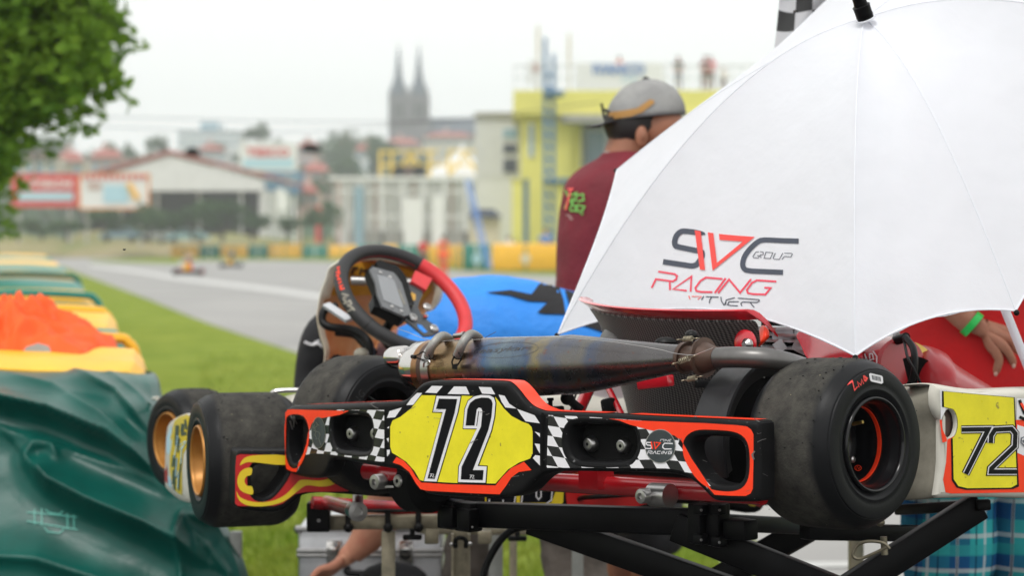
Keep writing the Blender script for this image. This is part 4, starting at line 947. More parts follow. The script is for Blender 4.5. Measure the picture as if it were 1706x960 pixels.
# ============================================================ SECOND KART (behind, pointing away to the left)
T2 = R(19); K2O = Vector((.021, 4.885, .881)); k2r = Vector((math.cos(T2), math.sin(T2), 0)); k2f = Vector((-math.sin(T2), math.cos(T2), 0))
K2 = Matrix.Translation(K2O) @ Matrix(((k2r.x, k2f.x, 0), (k2r.y, k2f.y, 0), (0, 0, 1))).to_4x4(); K2i = K2.inverted()
kart2 = thing('racing_kart', K2 @ Vector((0, .4, -.15)), 'racing kart with gold rims, flame bumper and red and black steering wheel, behind the nearest', 'racing kart')
def k2l(px, py, **k): return kl(px, py, Mi=K2i, **k)
def k2w(px, py, y): return K2 @ k2l(px, py, y=y)
by = -.25; flat0 = lambda x: 0
def f2(px, py): p = k2l(px, py, y=by); return Vector((p.x, p.z))
b2 = [(396, 762), (397, 753), (404, 750.5), (440, 751), (474, 751), (560, 752), (700, 755), (900, 762), (1100, 774), (1262, 788), (1272, 795), (1276, 812), (1275, 838), (1268, 852), (1245, 856), (1180, 846), (1110, 840), (1050, 868), (820, 862), (760, 838), (640, 829), (560, 823), (530, 822), (505, 826), (490, 838), (475, 850), (455, 855), (415, 852), (400, 848), (395, 838), (394, 800)]
h2_ = cr([(421, 785), (428, 776), (450, 774.5), (474, 775), (476, 790), (462, 812), (448, 826), (432, 829), (422, 820), (419, 800)], 3)
bump2 = obj('rear_bumper', slab([[f2(*p) for p in cr([(a, b) for a, b in b2], 2)], [f2(*p[:2]) for p in h2_]], by, by+.07, .008, K2, flat0, .05), 'black_plastic', kart2)
def b2film(name, polys, m, off, holes=()):
    g = G()
    if name == 'flame_print': polys = [[tuple(p[:2]) for p in cr(q, 3)] for q in polys]
    for q in polys:
        L = [[f2(p[0], p[1]) for p in q]]+[inset([f2(p[0], p[1]) for p in h], -.009) for h in holes]
        vs, fs = fill2d(L); g.add([K2 @ Vector((p.x, by-off, p.y)) for p in vs], fs)
    return obj(name, g, m, bump2)
Z4 = lambda l: zp(230, 620, 2.8233, l)
b2film('flame_film', [Z4([(462, 395), (480, 388), (690, 392), (930, 400), (955, 470), (990, 562), (790, 566), (740, 575), (680, 620), (640, 632), (470, 632), (456, 620), (458, 450)])], 'flame_red', .0004, [h2_])
b2film('flame_print', [Z4([(478, 440), (500, 405), (560, 392), (690, 394), (690, 438), (540, 425), (500, 430)]),
                       Z4([(534, 452), (500, 456), (475, 480), (466, 520), (480, 556), (508, 572), (540, 576), (536, 540), (512, 536), (500, 515), (510, 492), (532, 484)]),
                       Z4([(462, 560), (480, 590), (540, 612), (620, 610), (690, 580), (740, 530), (770, 508), (850, 512), (905, 500), (945, 484), (945, 510), (905, 535), (850, 540), (790, 535), (740, 570), (680, 612), (600, 632), (520, 630), (475, 605)])], 'flame_yellow', .0010)
b2film('plate_film', [[(808, 780), (946, 786), (940, 800), (938, 838), (930, 845), (808, 842)]], 'flame_yellow', .0005)
b2film('plate_black', [[(868, 780), (922, 784), (925, 820), (918, 838), (866, 838)], [(810, 800), (860, 800), (860, 838), (810, 838)]], 'sticker_black', .001)
b2film('plate_number', [q for l in ([(893, 800), (893, 828), (897, 833), (901, 828), (901, 800)], [(912, 800), (920, 815), (918, 834), (908, 841)], [(873, 800), (868, 841)], [(838, 833), (837, 841)], [(815, 832), (814, 841)], [(862, 805), (856, 841)]) for q in ribbon(l, 2)], 'sticker_white', .0016)
b2film('red_film', [[(948, 786), (1000, 790), (1150, 798), (1180, 802), (1180, 826), (1110, 830), (1050, 848), (945, 846), (942, 820)]], 'flame_red', .0006)
b2film('flame_print', [[(955, 808), (985, 810), (995, 806), (980, 820), (962, 818)], [(1246, 800), (1268, 804), (1262, 842), (1244, 838)]], 'flame_yellow', .0012)
b2film('red_film', [[(1258, 800), (1270, 806), (1267, 846), (1256, 842)]], 'flame_red', .0018)
w2c = K2 @ k2l(336, 768, x=-.69)
wheel(kart2, w2c, -k2r, .137, .175, .068, 'gold_rim', 21, nh=40)
wheel(kart2, K2 @ Vector((.69, (K2i @ w2c).y, (K2i @ w2c).z)), k2r, .137, .175, .068, 'gold_rim', 22)
fx = (-k2r*.97+k2f*-.28+Vector((0, 0, .02))).normalized()
f2c = W(283, 735, 5.62)
wheel(kart2, f2c, fx, .1285, .125, .066, 'gold_rim', 23, nh=20)
wheel(kart2, f2c+k2r*1.15, k2r, .1285, .125, .066, 'gold_rim', 24)
obj('axle', G().tube([K2 @ Vector((-.55, -.0, .0)), K2 @ Vector((.55, 0, 0))], .02, 16), 'silver', kart2)
# left side pod between the wheels
Z7 = lambda l: zp(240, 630, 4.175, l)
rowsP = [[(160, 330, 5.42), (185, 300, 5.36), (235, 262, 5.22), (300, 236, 5.05), (385, 232, 4.95)], [(150, 480, 5.44), (172, 470, 5.35), (230, 440, 5.20), (310, 430, 5.02), (400, 400, 4.93)],
         [(146, 620, 5.44), (168, 620, 5.35), (215, 620, 5.20), (290, 520, 5.00), (400, 480, 4.93)], [(145, 720, 5.44), (165, 740, 5.35), (210, 780, 5.20), (268, 800, 5.00), (400, 800, 4.93)], [(150, 765, 5.46), (175, 790, 5.38), (235, 845, 5.22), (290, 872, 5.04), (400, 876, 4.95)]]
podL = sheet('side_pod', [[W(*zp(240, 630, 4.175, [(a, b)])[0], Y) for a, b, Y in r] for r in rowsP], 'white_plastic', .004, kart2)
dg = bpy.context.evaluated_depsgraph_get(); me = bpy.data.meshes.new_from_object(podL.evaluated_get(dg)); tmp = bpy.data.objects.new('tmp', me); tmp.parent = kart2; PL = bvh(tmp); bpy.data.objects.remove(tmp)
decal('pod_print', PL, [Z7([(215, 300), (250, 270), (300, 255), (322, 270), (325, 420), (300, 480), (275, 530), (265, 640), (268, 815), (235, 800), (205, 760), (180, 640), (185, 420)])], 'flame_yellow', podL, .001, 8)
decal('pod_print', PL, [Z7([(160, 420), (190, 330), (200, 400), (188, 540), (160, 520)]), Z7([(150, 660), (165, 740), (195, 770), (185, 700)])], 'sign_lblue', podL, .001, 8)
decal('pod_print', PL, [Z7([(145, 600), (160, 600), (172, 735), (148, 720)]), Z7([(225, 250), (270, 238), (225, 280), (200, 310), (190, 300)])], 'flame_red', podL, .0014, 8)
mk('print_green', (.04, .07, .045), .4)
decal('pod_lettering', PL, [q for l, w_ in (([(236, 330), (228, 470)], 26), ([(275, 320), (268, 380)], 24), ([(290, 290), (300, 360)], 16), ([(262, 395), (300, 385)], 22), ([(250, 420), (240, 520)], 12), ([(215, 540), (205, 620)], 20), ([(232, 560), (218, 690), (215, 780)], 13), ([(262, 560), (250, 690), (245, 780)], 11), ([(222, 690), (256, 680)], 12), ([(210, 640), (204, 740)], 12)) for q in ribbon(Z7(l), w_/4.175)], 'print_green', podL, .0018, 8)
decal('pod_lettering', PL, [q for l in ([(215, 560), (232, 470), (240, 400)], [(262, 600), (268, 500), (300, 440)], [(226, 690), (236, 560)], [(250, 500), (285, 470), (290, 440), (255, 470)], [(244, 650), (240, 770)]) for q in ribbon(Z7(l), 1.3)], 'sign_lblue', podL, .0024, 8)
obj('front_bumper', G().tube([W(256, 665, 6.1), W(262, 664, 6.0)], .006, 10), 'white_plastic', kart2)
# side bar, tray, frame
obj('nerf_bar', G().tube(spline(W(560, 650, 5.0), W(500, 650.5, 5.0), W(462, 652, 5.0), W(452, 658, 5.0), W(450, 672, 5.0), W(455, 686, 5.0), W(466, 689, 5.0), W(560, 690, 5.0)), .0055, 12), 'chrome', kart2)
obj('floor_pod', G().add(*(lambda P: (P, [tuple(range(len(P)))]))([W(456, 684, 5.1), W(462, 664, 5.12), W(490, 657, 5.2), W(560, 655, 5.3), W(640, 655, 5.3), W(640, 700, 5.1), W(456, 700, 5.1)])), 'white_plastic', kart2)
f2z = -.045
obj('frame_tube', G().tube([K2 @ Vector((-.42, -.12, f2z-.002)), K2 @ Vector((.42, -.12, f2z-.002))], .015, 20), 'deep_red', kart2)
obj('frame_tube', G().tube([W(545, 838, 4.9), W(592, 851, 4.62)], .015, 16), 'deep_red', kart2)
obj('frame_tube', G().tube([W(520, 838, 4.9), W(740, 852, 5.0)], .014, 16), 'deep_red', kart2)
obj('frame_tube', G().tube(spline(W(975, 842, 4.9), W(1010, 838, 4.85), W(1060, 842, 4.85), W(1100, 850, 4.9)), .012, 16), 'deep_red', kart2)
obj('brake_hose', G().tube(spline(W(950, 850, 4.7), W(965, 832, 4.66), W(1000, 828, 4.6), W(1055, 824, 4.6)), .005, 10), 'rubber_hose', kart2)
obj('bumper_mount', G().lathe(W(595, 853, 4.56), -k2f, [(-.03, 0), (-.03, .017), (0, .017), (.004, .0195), (.008, .0195), (.009, .010), (.002, .009), (.002, 0)], 28).tube([W(596, 828, 4.66), W(596, 850, 4.60)], .011, 16), 'silver', kart2)
obj('bumper_mount', G().lathe(W(1078, 856, 4.75), -k2f, [(-.03, 0), (-.03, .02), (0, .02), (.004, .018), (.004, 0)], 24), 'silver', kart2)
for s in (-1, 1): obj('frame_tube', G().tube([K2 @ Vector((s*.3, -.12, f2z)), K2 @ Vector((s*.3, .95, f2z)), K2 @ Vector((s*.2, 1.3, f2z))], .014, 12), 'deep_red', kart2)
obj('front_axle', G().tube([f2c+k2r*.02, f2c+k2r*1.1], .012, 10), 'silver', kart2)
# moulded seat of the second kart
obj('seat', G().tube(spline(W(800, 640, 5.05), W(900, 672, 4.95), W(960, 690, 4.95), W(1050, 690, 5.0), W(1090, 640, 5.05)), [.05]*21, 12), 'white_plastic', kart2)
ss = []
for t in range(8):
    a = t/7; ss.append([W(905-20*a, 600+100*a, 5.0+.05*a), W(940, 612+95*a, 4.93+.05*a), W(1000, 620+90*a, 4.91+.05*a), W(1060, 612+95*a, 4.95+.05*a), W(1100, 600+100*a, 5.05+.05*a)])
mk('seat_white', (.62, .58, .60), .3, coat=.2)
sheet('seat', ss, 'seat_white', .005, kart2)
# front fairing (number panel), its inner side towards us
Z8 = lambda x, y: (520+x/4, 410+y/4)
mk('fairing_inner', (.66, .42, .22), .35, col2=(.58, .17, .055), scale=6)
mk('fairing_shell', (.66, .62, .52), .35, var=.08, scale=6)
left = [(240, 60), (170, 110), (118, 150), (95, 220), (65, 300), (45, 400), (38, 480), (60, 600), (88, 700), (78, 800), (50, 900), (10, 1010)]
right = [(330, 44), (560, 90), (800, 160), (850, 250), (840, 330), (800, 420), (700, 500), (520, 560), (440, 640), (430, 700), (400, 800), (380, 1010)]
rows_ = []
for (a, b), (c, d) in zip(left, right):
    r = []
    for k in range(7):
        u = k/6; x = a+(c-a)*u; y = b+(d-b)*u; px, py = Z8(x, y); r.append(W(px, py, 5.50+.12*(1-(2*u-1)**2)-.0004*(y-400)*.2))
    rows_.append(r)
fair = sheet('front_fairing', rows_, 'fairing_inner', .004, kart2)
edge = [Z8(*p) for p in [(10, 1010), (50, 900), (78, 800), (88, 700), (60, 600), (38, 480), (45, 400), (65, 300), (95, 220), (118, 150), (170, 110), (240, 60), (330, 42), (450, 38), (560, 55), (680, 85), (770, 120), (830, 165), (858, 220), (862, 290), (845, 370), (800, 430)]]
eg = [W(px, py, 5.47) for px, py in edge]; 
g = G(); cpt = W(650, 540, 5.5)
E2 = spline(*eg, n=4)
for i, p in enumerate(E2):
    fade = 1 if i > 26 else .45
    dn = (p-cpt); dn.y = 0; dn.normalize(); g.v += [p-dn*.022*fade+Vector((0, .02, 0)), p-dn*.012*fade+Vector((0, -.004, 0)), p+Vector((0, -.012, 0)), p+dn*.004+Vector((0, .01, 0)), p+dn*.004+Vector((0, .10, 0))]
for i in range(len(E2)-1):
    for k in range(4): g.f.append((i*5+k, i*5+k+1, (i+1)*5+k+1, (i+1)*5+k))
obj('fairing_edge', g, 'fairing_shell', kart2, angle=60)
top = [W(*Z8(*p), Y) for p, Y in (((250, 62), 5.45), ((330, 44), 5.46), ((450, 38), 5.47), ((560, 55), 5.48), ((680, 85), 5.49), ((770, 120), 5.5), ((845, 175), 5.5))]
bot = [W(*Z8(*p), Y) for p, Y in (((250, 120), 5.43), ((330, 90), 5.43), ((450, 88), 5.43), ((560, 110), 5.44), ((680, 150), 5.45), ((770, 200), 5.46), ((840, 260), 5.47))]
sheet('fairing_lip', [top, [a.lerp(b, .5)+Vector((0, -.02, .004)) for a, b in zip(top, bot)], bot], 'fairing_shell', .003, kart2)
mk('amber', (.62, .33, .03), .35)
FB = None
dg = bpy.context.evaluated_depsgraph_get(); me = bpy.data.meshes.new_from_object(fair.evaluated_get(dg)); tmp = bpy.data.objects.new('tmp', me); tmp.parent = kart2; FB = bvh(tmp); bpy.data.objects.remove(tmp)
decal('amber_film', FB, [[Z8(*p) for p in [(130, 180), (330, 110), (560, 120), (780, 200), (800, 300), (700, 420), (400, 330), (120, 330), (90, 330)]]], 'amber', fair, .002, 12)
decal('dark_lettering', FB, [q for l in ([(255, 190), (270, 150), (300, 150)], [(310, 195), (325, 150)], [(330, 170), (360, 165), (350, 195)], [(570, 200), (590, 230)]) for q in ribbon([Z8(*p) for p in l], 4)], 'rust_band', fair, .004, 12)
decal('orange_film', FB, [[Z8(*p) for p in [(90, 470), (330, 520), (420, 640), (400, 760), (200, 760), (110, 700), (70, 600)]]], 'deck_red' if 0 else 'fairing_inner', fair, .002, 12)
obj('fairing_spacer', G().tube([W(585, 468, 5.42), W(685, 471, 5.42)], .011, 14), 'silver', kart2)
obj('fairing_strut', G().bar(W(543, 508, 5.36), W(582, 534, 5.30), .02, .008, (0, -.5, 1)), 'alu', kart2)
obj('loom_hose', G().tube(spline(W(560, 510, 5.38), W(541, 517, 5.36), W(537, 535, 5.35), W(550, 545, 5.34), W(580, 548, 5.34), W(600, 555, 5.32), W(615, 572, 5.3), W(618, 600, 5.3)), .0095, 12), 'rubber_hose', kart2)
obj('loom_hose', G().tube(spline(W(560, 552, 5.37), W(590, 556, 5.36), W(606, 570, 5.34), W(622, 590, 5.32)), .012, 12), 'rubber_hose', kart2)
obj('grab_knob', G().ball(W(602, 590, 5.2), .018, 12, 1, 1, .8), 'pod_grey', kart2)
obj('fairing_bolt', G().ball(W(562, 606, 5.45), .022, 12, 1, .6, 1), 'dark_cavity', kart2)
obj('red_skirt', G().add([W(521, 650, 5.42), W(541, 615, 5.42), W(541, 640, 5.40), W(527, 655, 5.38)], [(0, 1, 2, 3)]), 'deck_red', kart2)
# ---- steering wheel
sc_ = W(673, 500, 5.28); e1_ = Vector((.842, 0, -.54)); e2_ = Vector((.54*.54, .84, .842*.54)).normalized(); e2_ = (e2_-e1_*e2_.dot(e1_)).normalized(); en = e2_.cross(e1_).normalized()
if en.y > 0: en = -en
SR = .158
def swp(a, r=SR, h=0): 
    c, s = math.cos(R(a)), math.sin(R(a)); 
    return sc_+e1_*c*r+e2_*s*r+en*h
stw = bpy.data.objects.new('steering_wheel', None); COL.objects.link(stw); stw.parent = kart2; stw.location = sc_-wloc(kart2)
def swarc(name, a0, a1, r, m, rr=.0165):
    n = int(abs(a1-a0)/4)+1; return obj(name, G().tube([swp(a0+(a1-a0)*i/n, r) for i in range(n+1)], rr, 18), m, stw, angle=60)
swarc('leather_grip', 96, 205, SR, 'steer_black'); swarc('red_grip', -50, 96, SR, 'steer_red', .0168); swarc('leather_grip', 258, 312, SR, 'steer_black'); swarc('carbon_grip', 205, 258, SR, 'steer_black', .0172)
swarc('stitching', 100, 165, SR-.0158, 'deep_red', .0010)
mk('spoke_grey', (.085, .09, .095), .45, .6)
pb = lambda px, py, d=0: (lambda t: t)(CAM+ray(px, py)*(((sc_+en*d)-CAM).dot(en)/ray(px, py).dot(en)))
plate = [Z8(*p) for p in [(640, 262), (690, 280), (735, 300), (728, 340), (710, 380), (700, 420), (720, 460), (770, 510), (830, 550), (842, 580), (800, 605), (740, 610), (660, 540), (620, 510), (600, 470), (610, 400), (612, 330)]]
def plat(name, poly, m, d0, d1, parent=stw):
    vs, fs = fill2d([poly]); a = [pb(p.x, p.y, d0) for p in vs]; b = [p+en*(d1-d0) for p in a]; g = G().add(a, fs).add(b, fs)
    A = [pb(p[0], p[1], d0) for p in poly]; n = len(A); k = len(g.v); g.v += A+[p+en*(d1-d0) for p in A]; g.f += [(k+i, k+(i+1) % n, k+n+(i+1) % n, k+n+i) for i in range(n)]
    return obj(name, g, m, parent, angle=30)
plat('spoke_plate', plate, 'spoke_grey', 0, .005)
plat('red_spoke_cover', [Z8(*p) for p in [(672, 190), (785, 245), (742, 320), (645, 262)]], 'steer_red', -.002, .012)
plat('spoke_slot', [Z8(*p) for p in [(640, 330), (665, 308), (690, 325), (688, 360), (665, 370), (640, 360)]], 'amber', .0052, .0056)
plat('spoke_slot', [Z8(*p) for p in [(698, 522), (730, 530), (768, 575), (745, 580), (710, 550)]], 'shirt_blue', .0052, .0056)
plat('display_unit', [Z8(*p) for p in [(375, 168), (400, 150), (535, 188), (560, 215), (590, 260), (650, 455), (640, 470), (605, 480), (460, 415), (430, 340), (415, 250)]], 'dash_grey', .034, .040)
plat('display_body', [Z8(*p) for p in [(385, 172), (410, 158), (530, 195), (555, 225), (585, 265), (640, 450), (630, 465), (600, 472), (470, 410), (440, 340), (425, 250)]], 'black_plastic', .002, .034)
plat('display_case', [Z8(*p) for p in [(345, 205), (375, 168), (415, 250), (430, 340), (460, 415), (605, 480), (640, 470), (600, 520), (570, 540), (430, 470), (385, 450), (375, 390), (400, 340), (375, 280)]], 'black_plastic', .006, .030)
plat('lcd_screen', [Z8(*p) for p in [(432, 192), (530, 215), (548, 235), (605, 400), (600, 418), (475, 362), (455, 290)]], 'lcd', .0402, .0412)
plat('display_print', [Z8(*p) for p in [(572, 290), (580, 290), (620, 390), (612, 392)]], 'pod_grey', .0403, .0411)
for x, y in ((455, 178), (518, 208), (532, 406), (595, 436)): obj('display_screw', G().lathe(pb(*Z8(x, y), .040), en, [(0, .0046), (.002, .0044), (.003, .003), (.003, 0)], 14), 'silver', stw)
for x, y, r in ((648, 395, .009), (764, 410, .0105), (668, 480, .0115), (810, 553, .0105), (754, 472, .006)):
    obj('spoke_bolt', G().lathe(pb(*Z8(x, y), .005), en, [(0, r), (.004, r), (.006, r*.8), (.006, r*.5), (.004, r*.45), (.004, 0)], 20), 'silver', stw)
obj('spoke_bolt', G().lathe(pb(*Z8(752, 470), .010), en, [(0, .003), (.002, .002), (.002, 0)], 10), 'fluo_red', stw)
STB = bvh(*[o for o in stw.children if 'grip' in o.name])
decal('grip_lettering', STB, [q for l in ([(196, 318), (240, 330), (222, 370), (206, 350)], [(205, 345), (225, 340)]) for q in ribbon([Z8(*p) for p in l], 3)] + [q for l in ([(210, 385), (252, 365), (262, 385), (240, 398), (236, 385)], [(246, 398), (262, 408)], [(232, 438), (280, 415)], [(258, 402), (284, 430)]) for q in ribbon([Z8(*p) for p in l], 3)], 'pod_grey', stw, .0006, 6)
decal('grip_lettering', STB, [q for l in ([(165, 150), (182, 140)], [(160, 175), (188, 180)], [(160, 200), (182, 190)], [(168, 225), (192, 222)], [(175, 250), (196, 238)], [(182, 270), (205, 262)], [(188, 292), (216, 282)], [(176, 155), (180, 172)], [(172, 200), (180, 222)], [(188, 262), (192, 290)]) for q in ribbon([Z8(*p) for p in l], 2.2)], 'fluo_red', stw, .0006, 6)
obj('steering_column', G().tube([sc_, sc_-en*.12, W(700, 640, 5.5)], .012, 12), 'black_metal', kart2)
obj('column_hub', G().tube([sc_-en*.002, sc_-en*.06], [.035, .025], 20), 'dark_cavity', kart2)

# ============================================================ BLACK SCISSOR LIFT under the near kart
lift = thing('kart_lift', (K1 @ Vector((.1, .5, 0))).xy.to_3d(), 'black folding scissor lift holding the nearest kart', 'kart lift')
def bm_(name, a, b, w_, h_, m='black_metal', up=(0, 0, 1), bev=.004, parent=lift): return obj(name, G().bar(a, b, w_, h_, up, bev), m, parent, angle=30)
LA, LB = W(768, 857, 4.25), W(1205, 872, 3.86)
bm_('top_beam', LA, LB, .03, .046)
for c, n_ in ((W(752, 858, 4.25), 0), (W(780, 862, 4.22), 1)):
    obj('beam_clamp', G().bar(c+Vector((0, 0, .028)), c-Vector((0, 0, .026)), .034, .045, kr, .004).bar(c+Vector((0, -.02, .018)), c-Vector((0, .02, .022)), .026, .034, kr, .003), 'black_metal', lift, angle=30)
obj('clamp_screw', G().ball(W(787, 879, 4.17), .0022, 8), 'silver', lift)
for i, (px, py) in enumerate(((1166, 872), (1196, 874), (1232, 880))):
    c = W(px, py, 3.86-.012*i); h_ = (.034, .036, .016)[i]
    obj('beam_clamp', G().bar(c+Vector((0, 0, h_)), c-Vector((0, 0, h_)), .034, .028, kr, .004).bar(c+Vector((0, -.018, h_)), c+Vector((0, -.018, h_-.018)), .02, .02, kr, .003).bar(c+Vector((0, -.018, -h_)), c+Vector((0, -.018, -h_+.018)), .02, .02, kr, .003), 'black_metal', lift, angle=30)
    for s in (1, -1):
        if i < 2: obj('clamp_screw', G().ball(c+Vector((0, -.030, s*(h_-.009))), .0026, 8), 'silver', lift)
bm_('beam_end', W(1215, 882, 3.84), W(1252, 884, 3.80), .034, .034)
def ext(a, b, z):                                                    # carry a bar on along its own line down to height z
    d = b-a; return a+d*((z-a.z)/d.z)
a1, b1 = W(880, 872, 4.15), W(1140, 975, 3.95); fl = .09
def arm(p, q, z=.10): bm_('scissor_arm', p, ext(p, q, z) if z is not None else q, .026, .050, bev=.003)
arm(W(885, 868, 4.18), W(1150, 962, 4.02), .12)
arm(W(1125, 878, 3.90), W(1390, 985, 3.80), .12)
arm(W(1345, 882, 4.30), W(1195, 968, 4.42), .12)
arm(W(1632, 842, 4.02), W(1445, 962, 3.98), .12)
bm_('cross_beam', W(1340, 886, 4.12), W(1545, 890, 4.30), .03, .030)
bm_('top_beam', W(1180, 870, 3.9), W(1345, 878, 4.25), .028, .03)
bm_('top_beam', W(1500, 850, 4.35), W(1640, 842, 4.0), .028, .02)
obj('pivot_bolt', G().lathe(W(1309, 934, 3.83), -kf, [(0, .008), (.006, .007), (.008, 0)], 12), 'silver', lift)
obj('red_actuator', G().tube([W(1195, 912, 3.98), W(1300, 968, 3.9)], .008, 12), 'deep_red', lift)
obj('ratchet_wire', G().tube(spline(W(1478, 912, 3.9), W(1458, 922, 3.9), W(1432, 932, 3.9), W(1421, 926, 3.9), W(1428, 910, 3.9), W(1445, 903, 3.9), W(1470, 905, 3.9), W(1482, 915, 3.9)), .0028, 8), 'zinc', lift)
obj('lock_pin', G().tube([W(1472, 895, 3.95), W(1474, 925, 3.95)], .006, 10).ball(W(1467, 871, 4.0), .008, 10), 'zinc', lift)
for c in ((W(1000, 940, 4.05)), ):
    base = Vector((.22, 4.0, 0))
P0, P1, P2, P3 = Vector((-.35, 4.35, .05)), Vector((.95, 3.25, .05)), Vector((1.3, 4.0, .05)), Vector((.05, 4.95, .05))
for a, b in ((P0, P1), (P1, P2), (P2, P3), (P3, P0)): bm_('base_rail', a, b, .04, .05)
for p in (P0, P1, P2, P3): obj('castor', G().tube([p+Vector((-.015, 0, -.012)), p+Vector((.015, 0, -.012))], .038, 16), 'rubber_hose', lift)

# ============================================================ ZINC PADDOCK TROLLEY under the second kart
tro = thing('kart_trolley', (K2 @ Vector((0, .4, 0))).xy.to_3d(), 'weathered bare metal trolley with tall legs under the second kart', 'kart trolley')
def tb(name, a, b, w_, h_, m='zinc', up=(0, 0, 1)): return obj(name, G().bar(a, b, w_, h_, up, .003), m, tro, angle=30)
TY = 4.95; mk('trolley_tube', (.26, .27, .25), .45, .6, var=.2, scale=10)
tb('cross_rail', W(545, 871, TY), W(736, 869, TY), .03, .030)
tb('cross_rail', W(700, 884, 5.3), W(1015, 888, 5.5), .03, .016)
obj('rail_end_cap', G().bar(W(512, 861, TY-.02), W(550, 861, TY-.02), .045, .064, (0, 0, 1), .004), 'black_plastic', tro, angle=30)
obj('cap_rivet', G().lathe(W(531, 868, TY-.045), (0, -1, 0), [(0, .004), (.002, .003), (.002, .001), (0, .001)], 12), 'silver', tro)
obj('rail_cap', G().bar(W(1008, 880, 5.45), W(1030, 881, 5.45), .03, .05, (0, 0, 1), .004), 'black_plastic', tro, angle=30)
def leg(px, Y, w_, m='zinc', ytop=885, z0=0): 
    a = W(px, ytop, Y); return tb('leg', a, Vector((a.x, a.y, z0)), w_, w_, m, (0, 1, 0))
leg(647, TY, .029); leg(393, 5.9, .03, 'trolley_tube', 886); leg(962, 5.6, .028, 'trolley_tube', 860); leg(855, 5.5, .018, 'zinc', 880); leg(826, 5.6, .034, 'trolley_tube', 882); leg(1426, 5.6, .034, 'zinc', 890)
tb('leg_socket', W(719, 880, TY), W(719, 906, TY), .032, .03); tb('leg_socket', W(808, 884, 5.3), W(808, 906, 5.3), .034, .03)
for px, Y in ((580, TY-.01), (646, TY-.02), (697, TY-.02)):
    obj('rubber_loop', G().bar(W(px, 850, Y), W(px, 884, Y), .018, .012, (1, 0, 0), .002).ball(W(px+.5, 880, Y-.01), .011, 10), 'rubber_hose', tro)
obj('cable', G().tube([W(610, 851.5, TY-.02), W(650, 852, TY-.03), W(700, 851, TY-.03), W(716, 852, TY-.03)], .004, 8), 'rubber_hose', tro)
for px, py, Y, s in ((687, 896, TY-.02, 1), (862, 898, 5.2, 1)):
    obj('clamp_knob', G().tube([W(px, py-14, Y), W(px, py, Y)], .006, 10).bar(W(px-16, py, Y), W(px+16, py, Y), .012, .012, (0, 0, 1), .004), 'black_plastic', tro)
obj('jack_tube', G().bar(W(768, 882, 4.9), W(768, 990, 4.9), .036, .012, (0, 1, 0)).bar(W(754, 890, 4.88), W(754, 990, 4.88), .006, .02, (0, 1, 0)).bar(W(781, 890, 4.88), W(781, 990, 4.88), .006, .02, (0, 1, 0)), 'zinc', tro)
obj('jack_bracket', G().tube(spline(W(759, 914, 4.86), W(759, 901, 4.86), W(767, 897, 4.86), W(776, 901, 4.86), W(776, 914, 4.86)), .0045, 8), 'dark_cavity', tro)
for px, py in ((752, 908), (783, 907)): obj('bracket_bolt', G().ball(W(px, py, 4.85), .0048, 10), 'silver', tro)
obj('jack_leg', G().bar(W(768, 985, 4.9), Vector((W(768, 985, 4.9).x, 4.9, 0)), .03, .03, (0, 1, 0), .002), 'zinc', tro)
obj('black_cable', G().tube(spline(W(880, 878, 4.72), W(858, 882, 4.72), W(838, 896, 4.72), W(820, 922, 4.72), W(806, 955, 4.72), W(796, 1010, 4.72), W(792, 1090, 4.75)), .0078, 12), 'rubber_hose', tro)
tb('lower_rail', Vector((W(647, 880, TY).x, TY, .12)), Vector((W(1426, 890, 5.6).x, 5.6, .12)), .03, .03)
tb('lower_rail', Vector((W(393, 880, 5.9).x, 5.9, .12)), Vector((W(962, 880, 5.6).x, 5.6, .12)), .03, .03)

# ============================================================ UMBRELLA
AP = W(1440, 30, 4.22); tips = {0: W(930, 557, 4.6), 1: W(1425, 593, 3.86), 2: W(1692, 518, 3.95), -1: W(1028, 283, 4.95)}
tips[3] = W(2040, 130, 4.3); tips[4] = W(2020, -190, 4.7); tips[5] = W(1700, -300, 5.1); tips[6] = W(1425, -40, 5.3)
order = [-1, 0, 1, 2, 3, 4, 5, 6]; UN = Vector((-.17, -.50, .85)).normalized()
bul = {-1: .035, 0: .135, 1: .10, 2: .10, 3: .10, 4: .08, 5: .05, 6: .04}
def rib_pt(k, t):
    T = tips[k]; return AP.lerp(T, t)+UN*bul[k]*(4*t*(1-t))*(1-.25*t)
umb = thing('umbrella', AP, 'large white umbrella leaning over the nearest kart, printed with dark and red lettering', 'umbrella')
NT, NS_ = 26, 14; sag = {(-1, 0): .03, (0, 1): .078, (1, 2): .035, (6, -1): .30}
panels = []
for i, k in enumerate(order):
    k2_ = order[(i+1) % 8]; g = G(); sg_ = sag.get((k, k2_), .05)
    for a in range(NT+1):
        for b in range(NS_+1):
            s = b/NS_; e = 4*s*(1-s); t = a/NT*(1-sg_*e)
            p = rib_pt(k, t).lerp(rib_pt(k2_, t), s)
            p = p-UN*(.018*e*math.sin(math.pi*min(1, t*1.0)))+UN*(.0035*math.sin(s*19+t*6)*e*t**3)+UN*.003*noise.noise(p*9)*e
            g.v.append(p)
    for a in range(NT):
        for b in range(NS_): q = a*(NS_+1)+b; g.f.append((q, q+1, q+NS_+2, q+NS_+1))
    o = obj('canopy_panel', g, 'umbrella_white', umb, angle=180); panels.append(o)
for k in order: obj('rib_seam', G().tube([rib_pt(k, t/24)-UN*.0002 for t in range(25)], [.0015]*25, 6), 'umbrella_seam', umb)
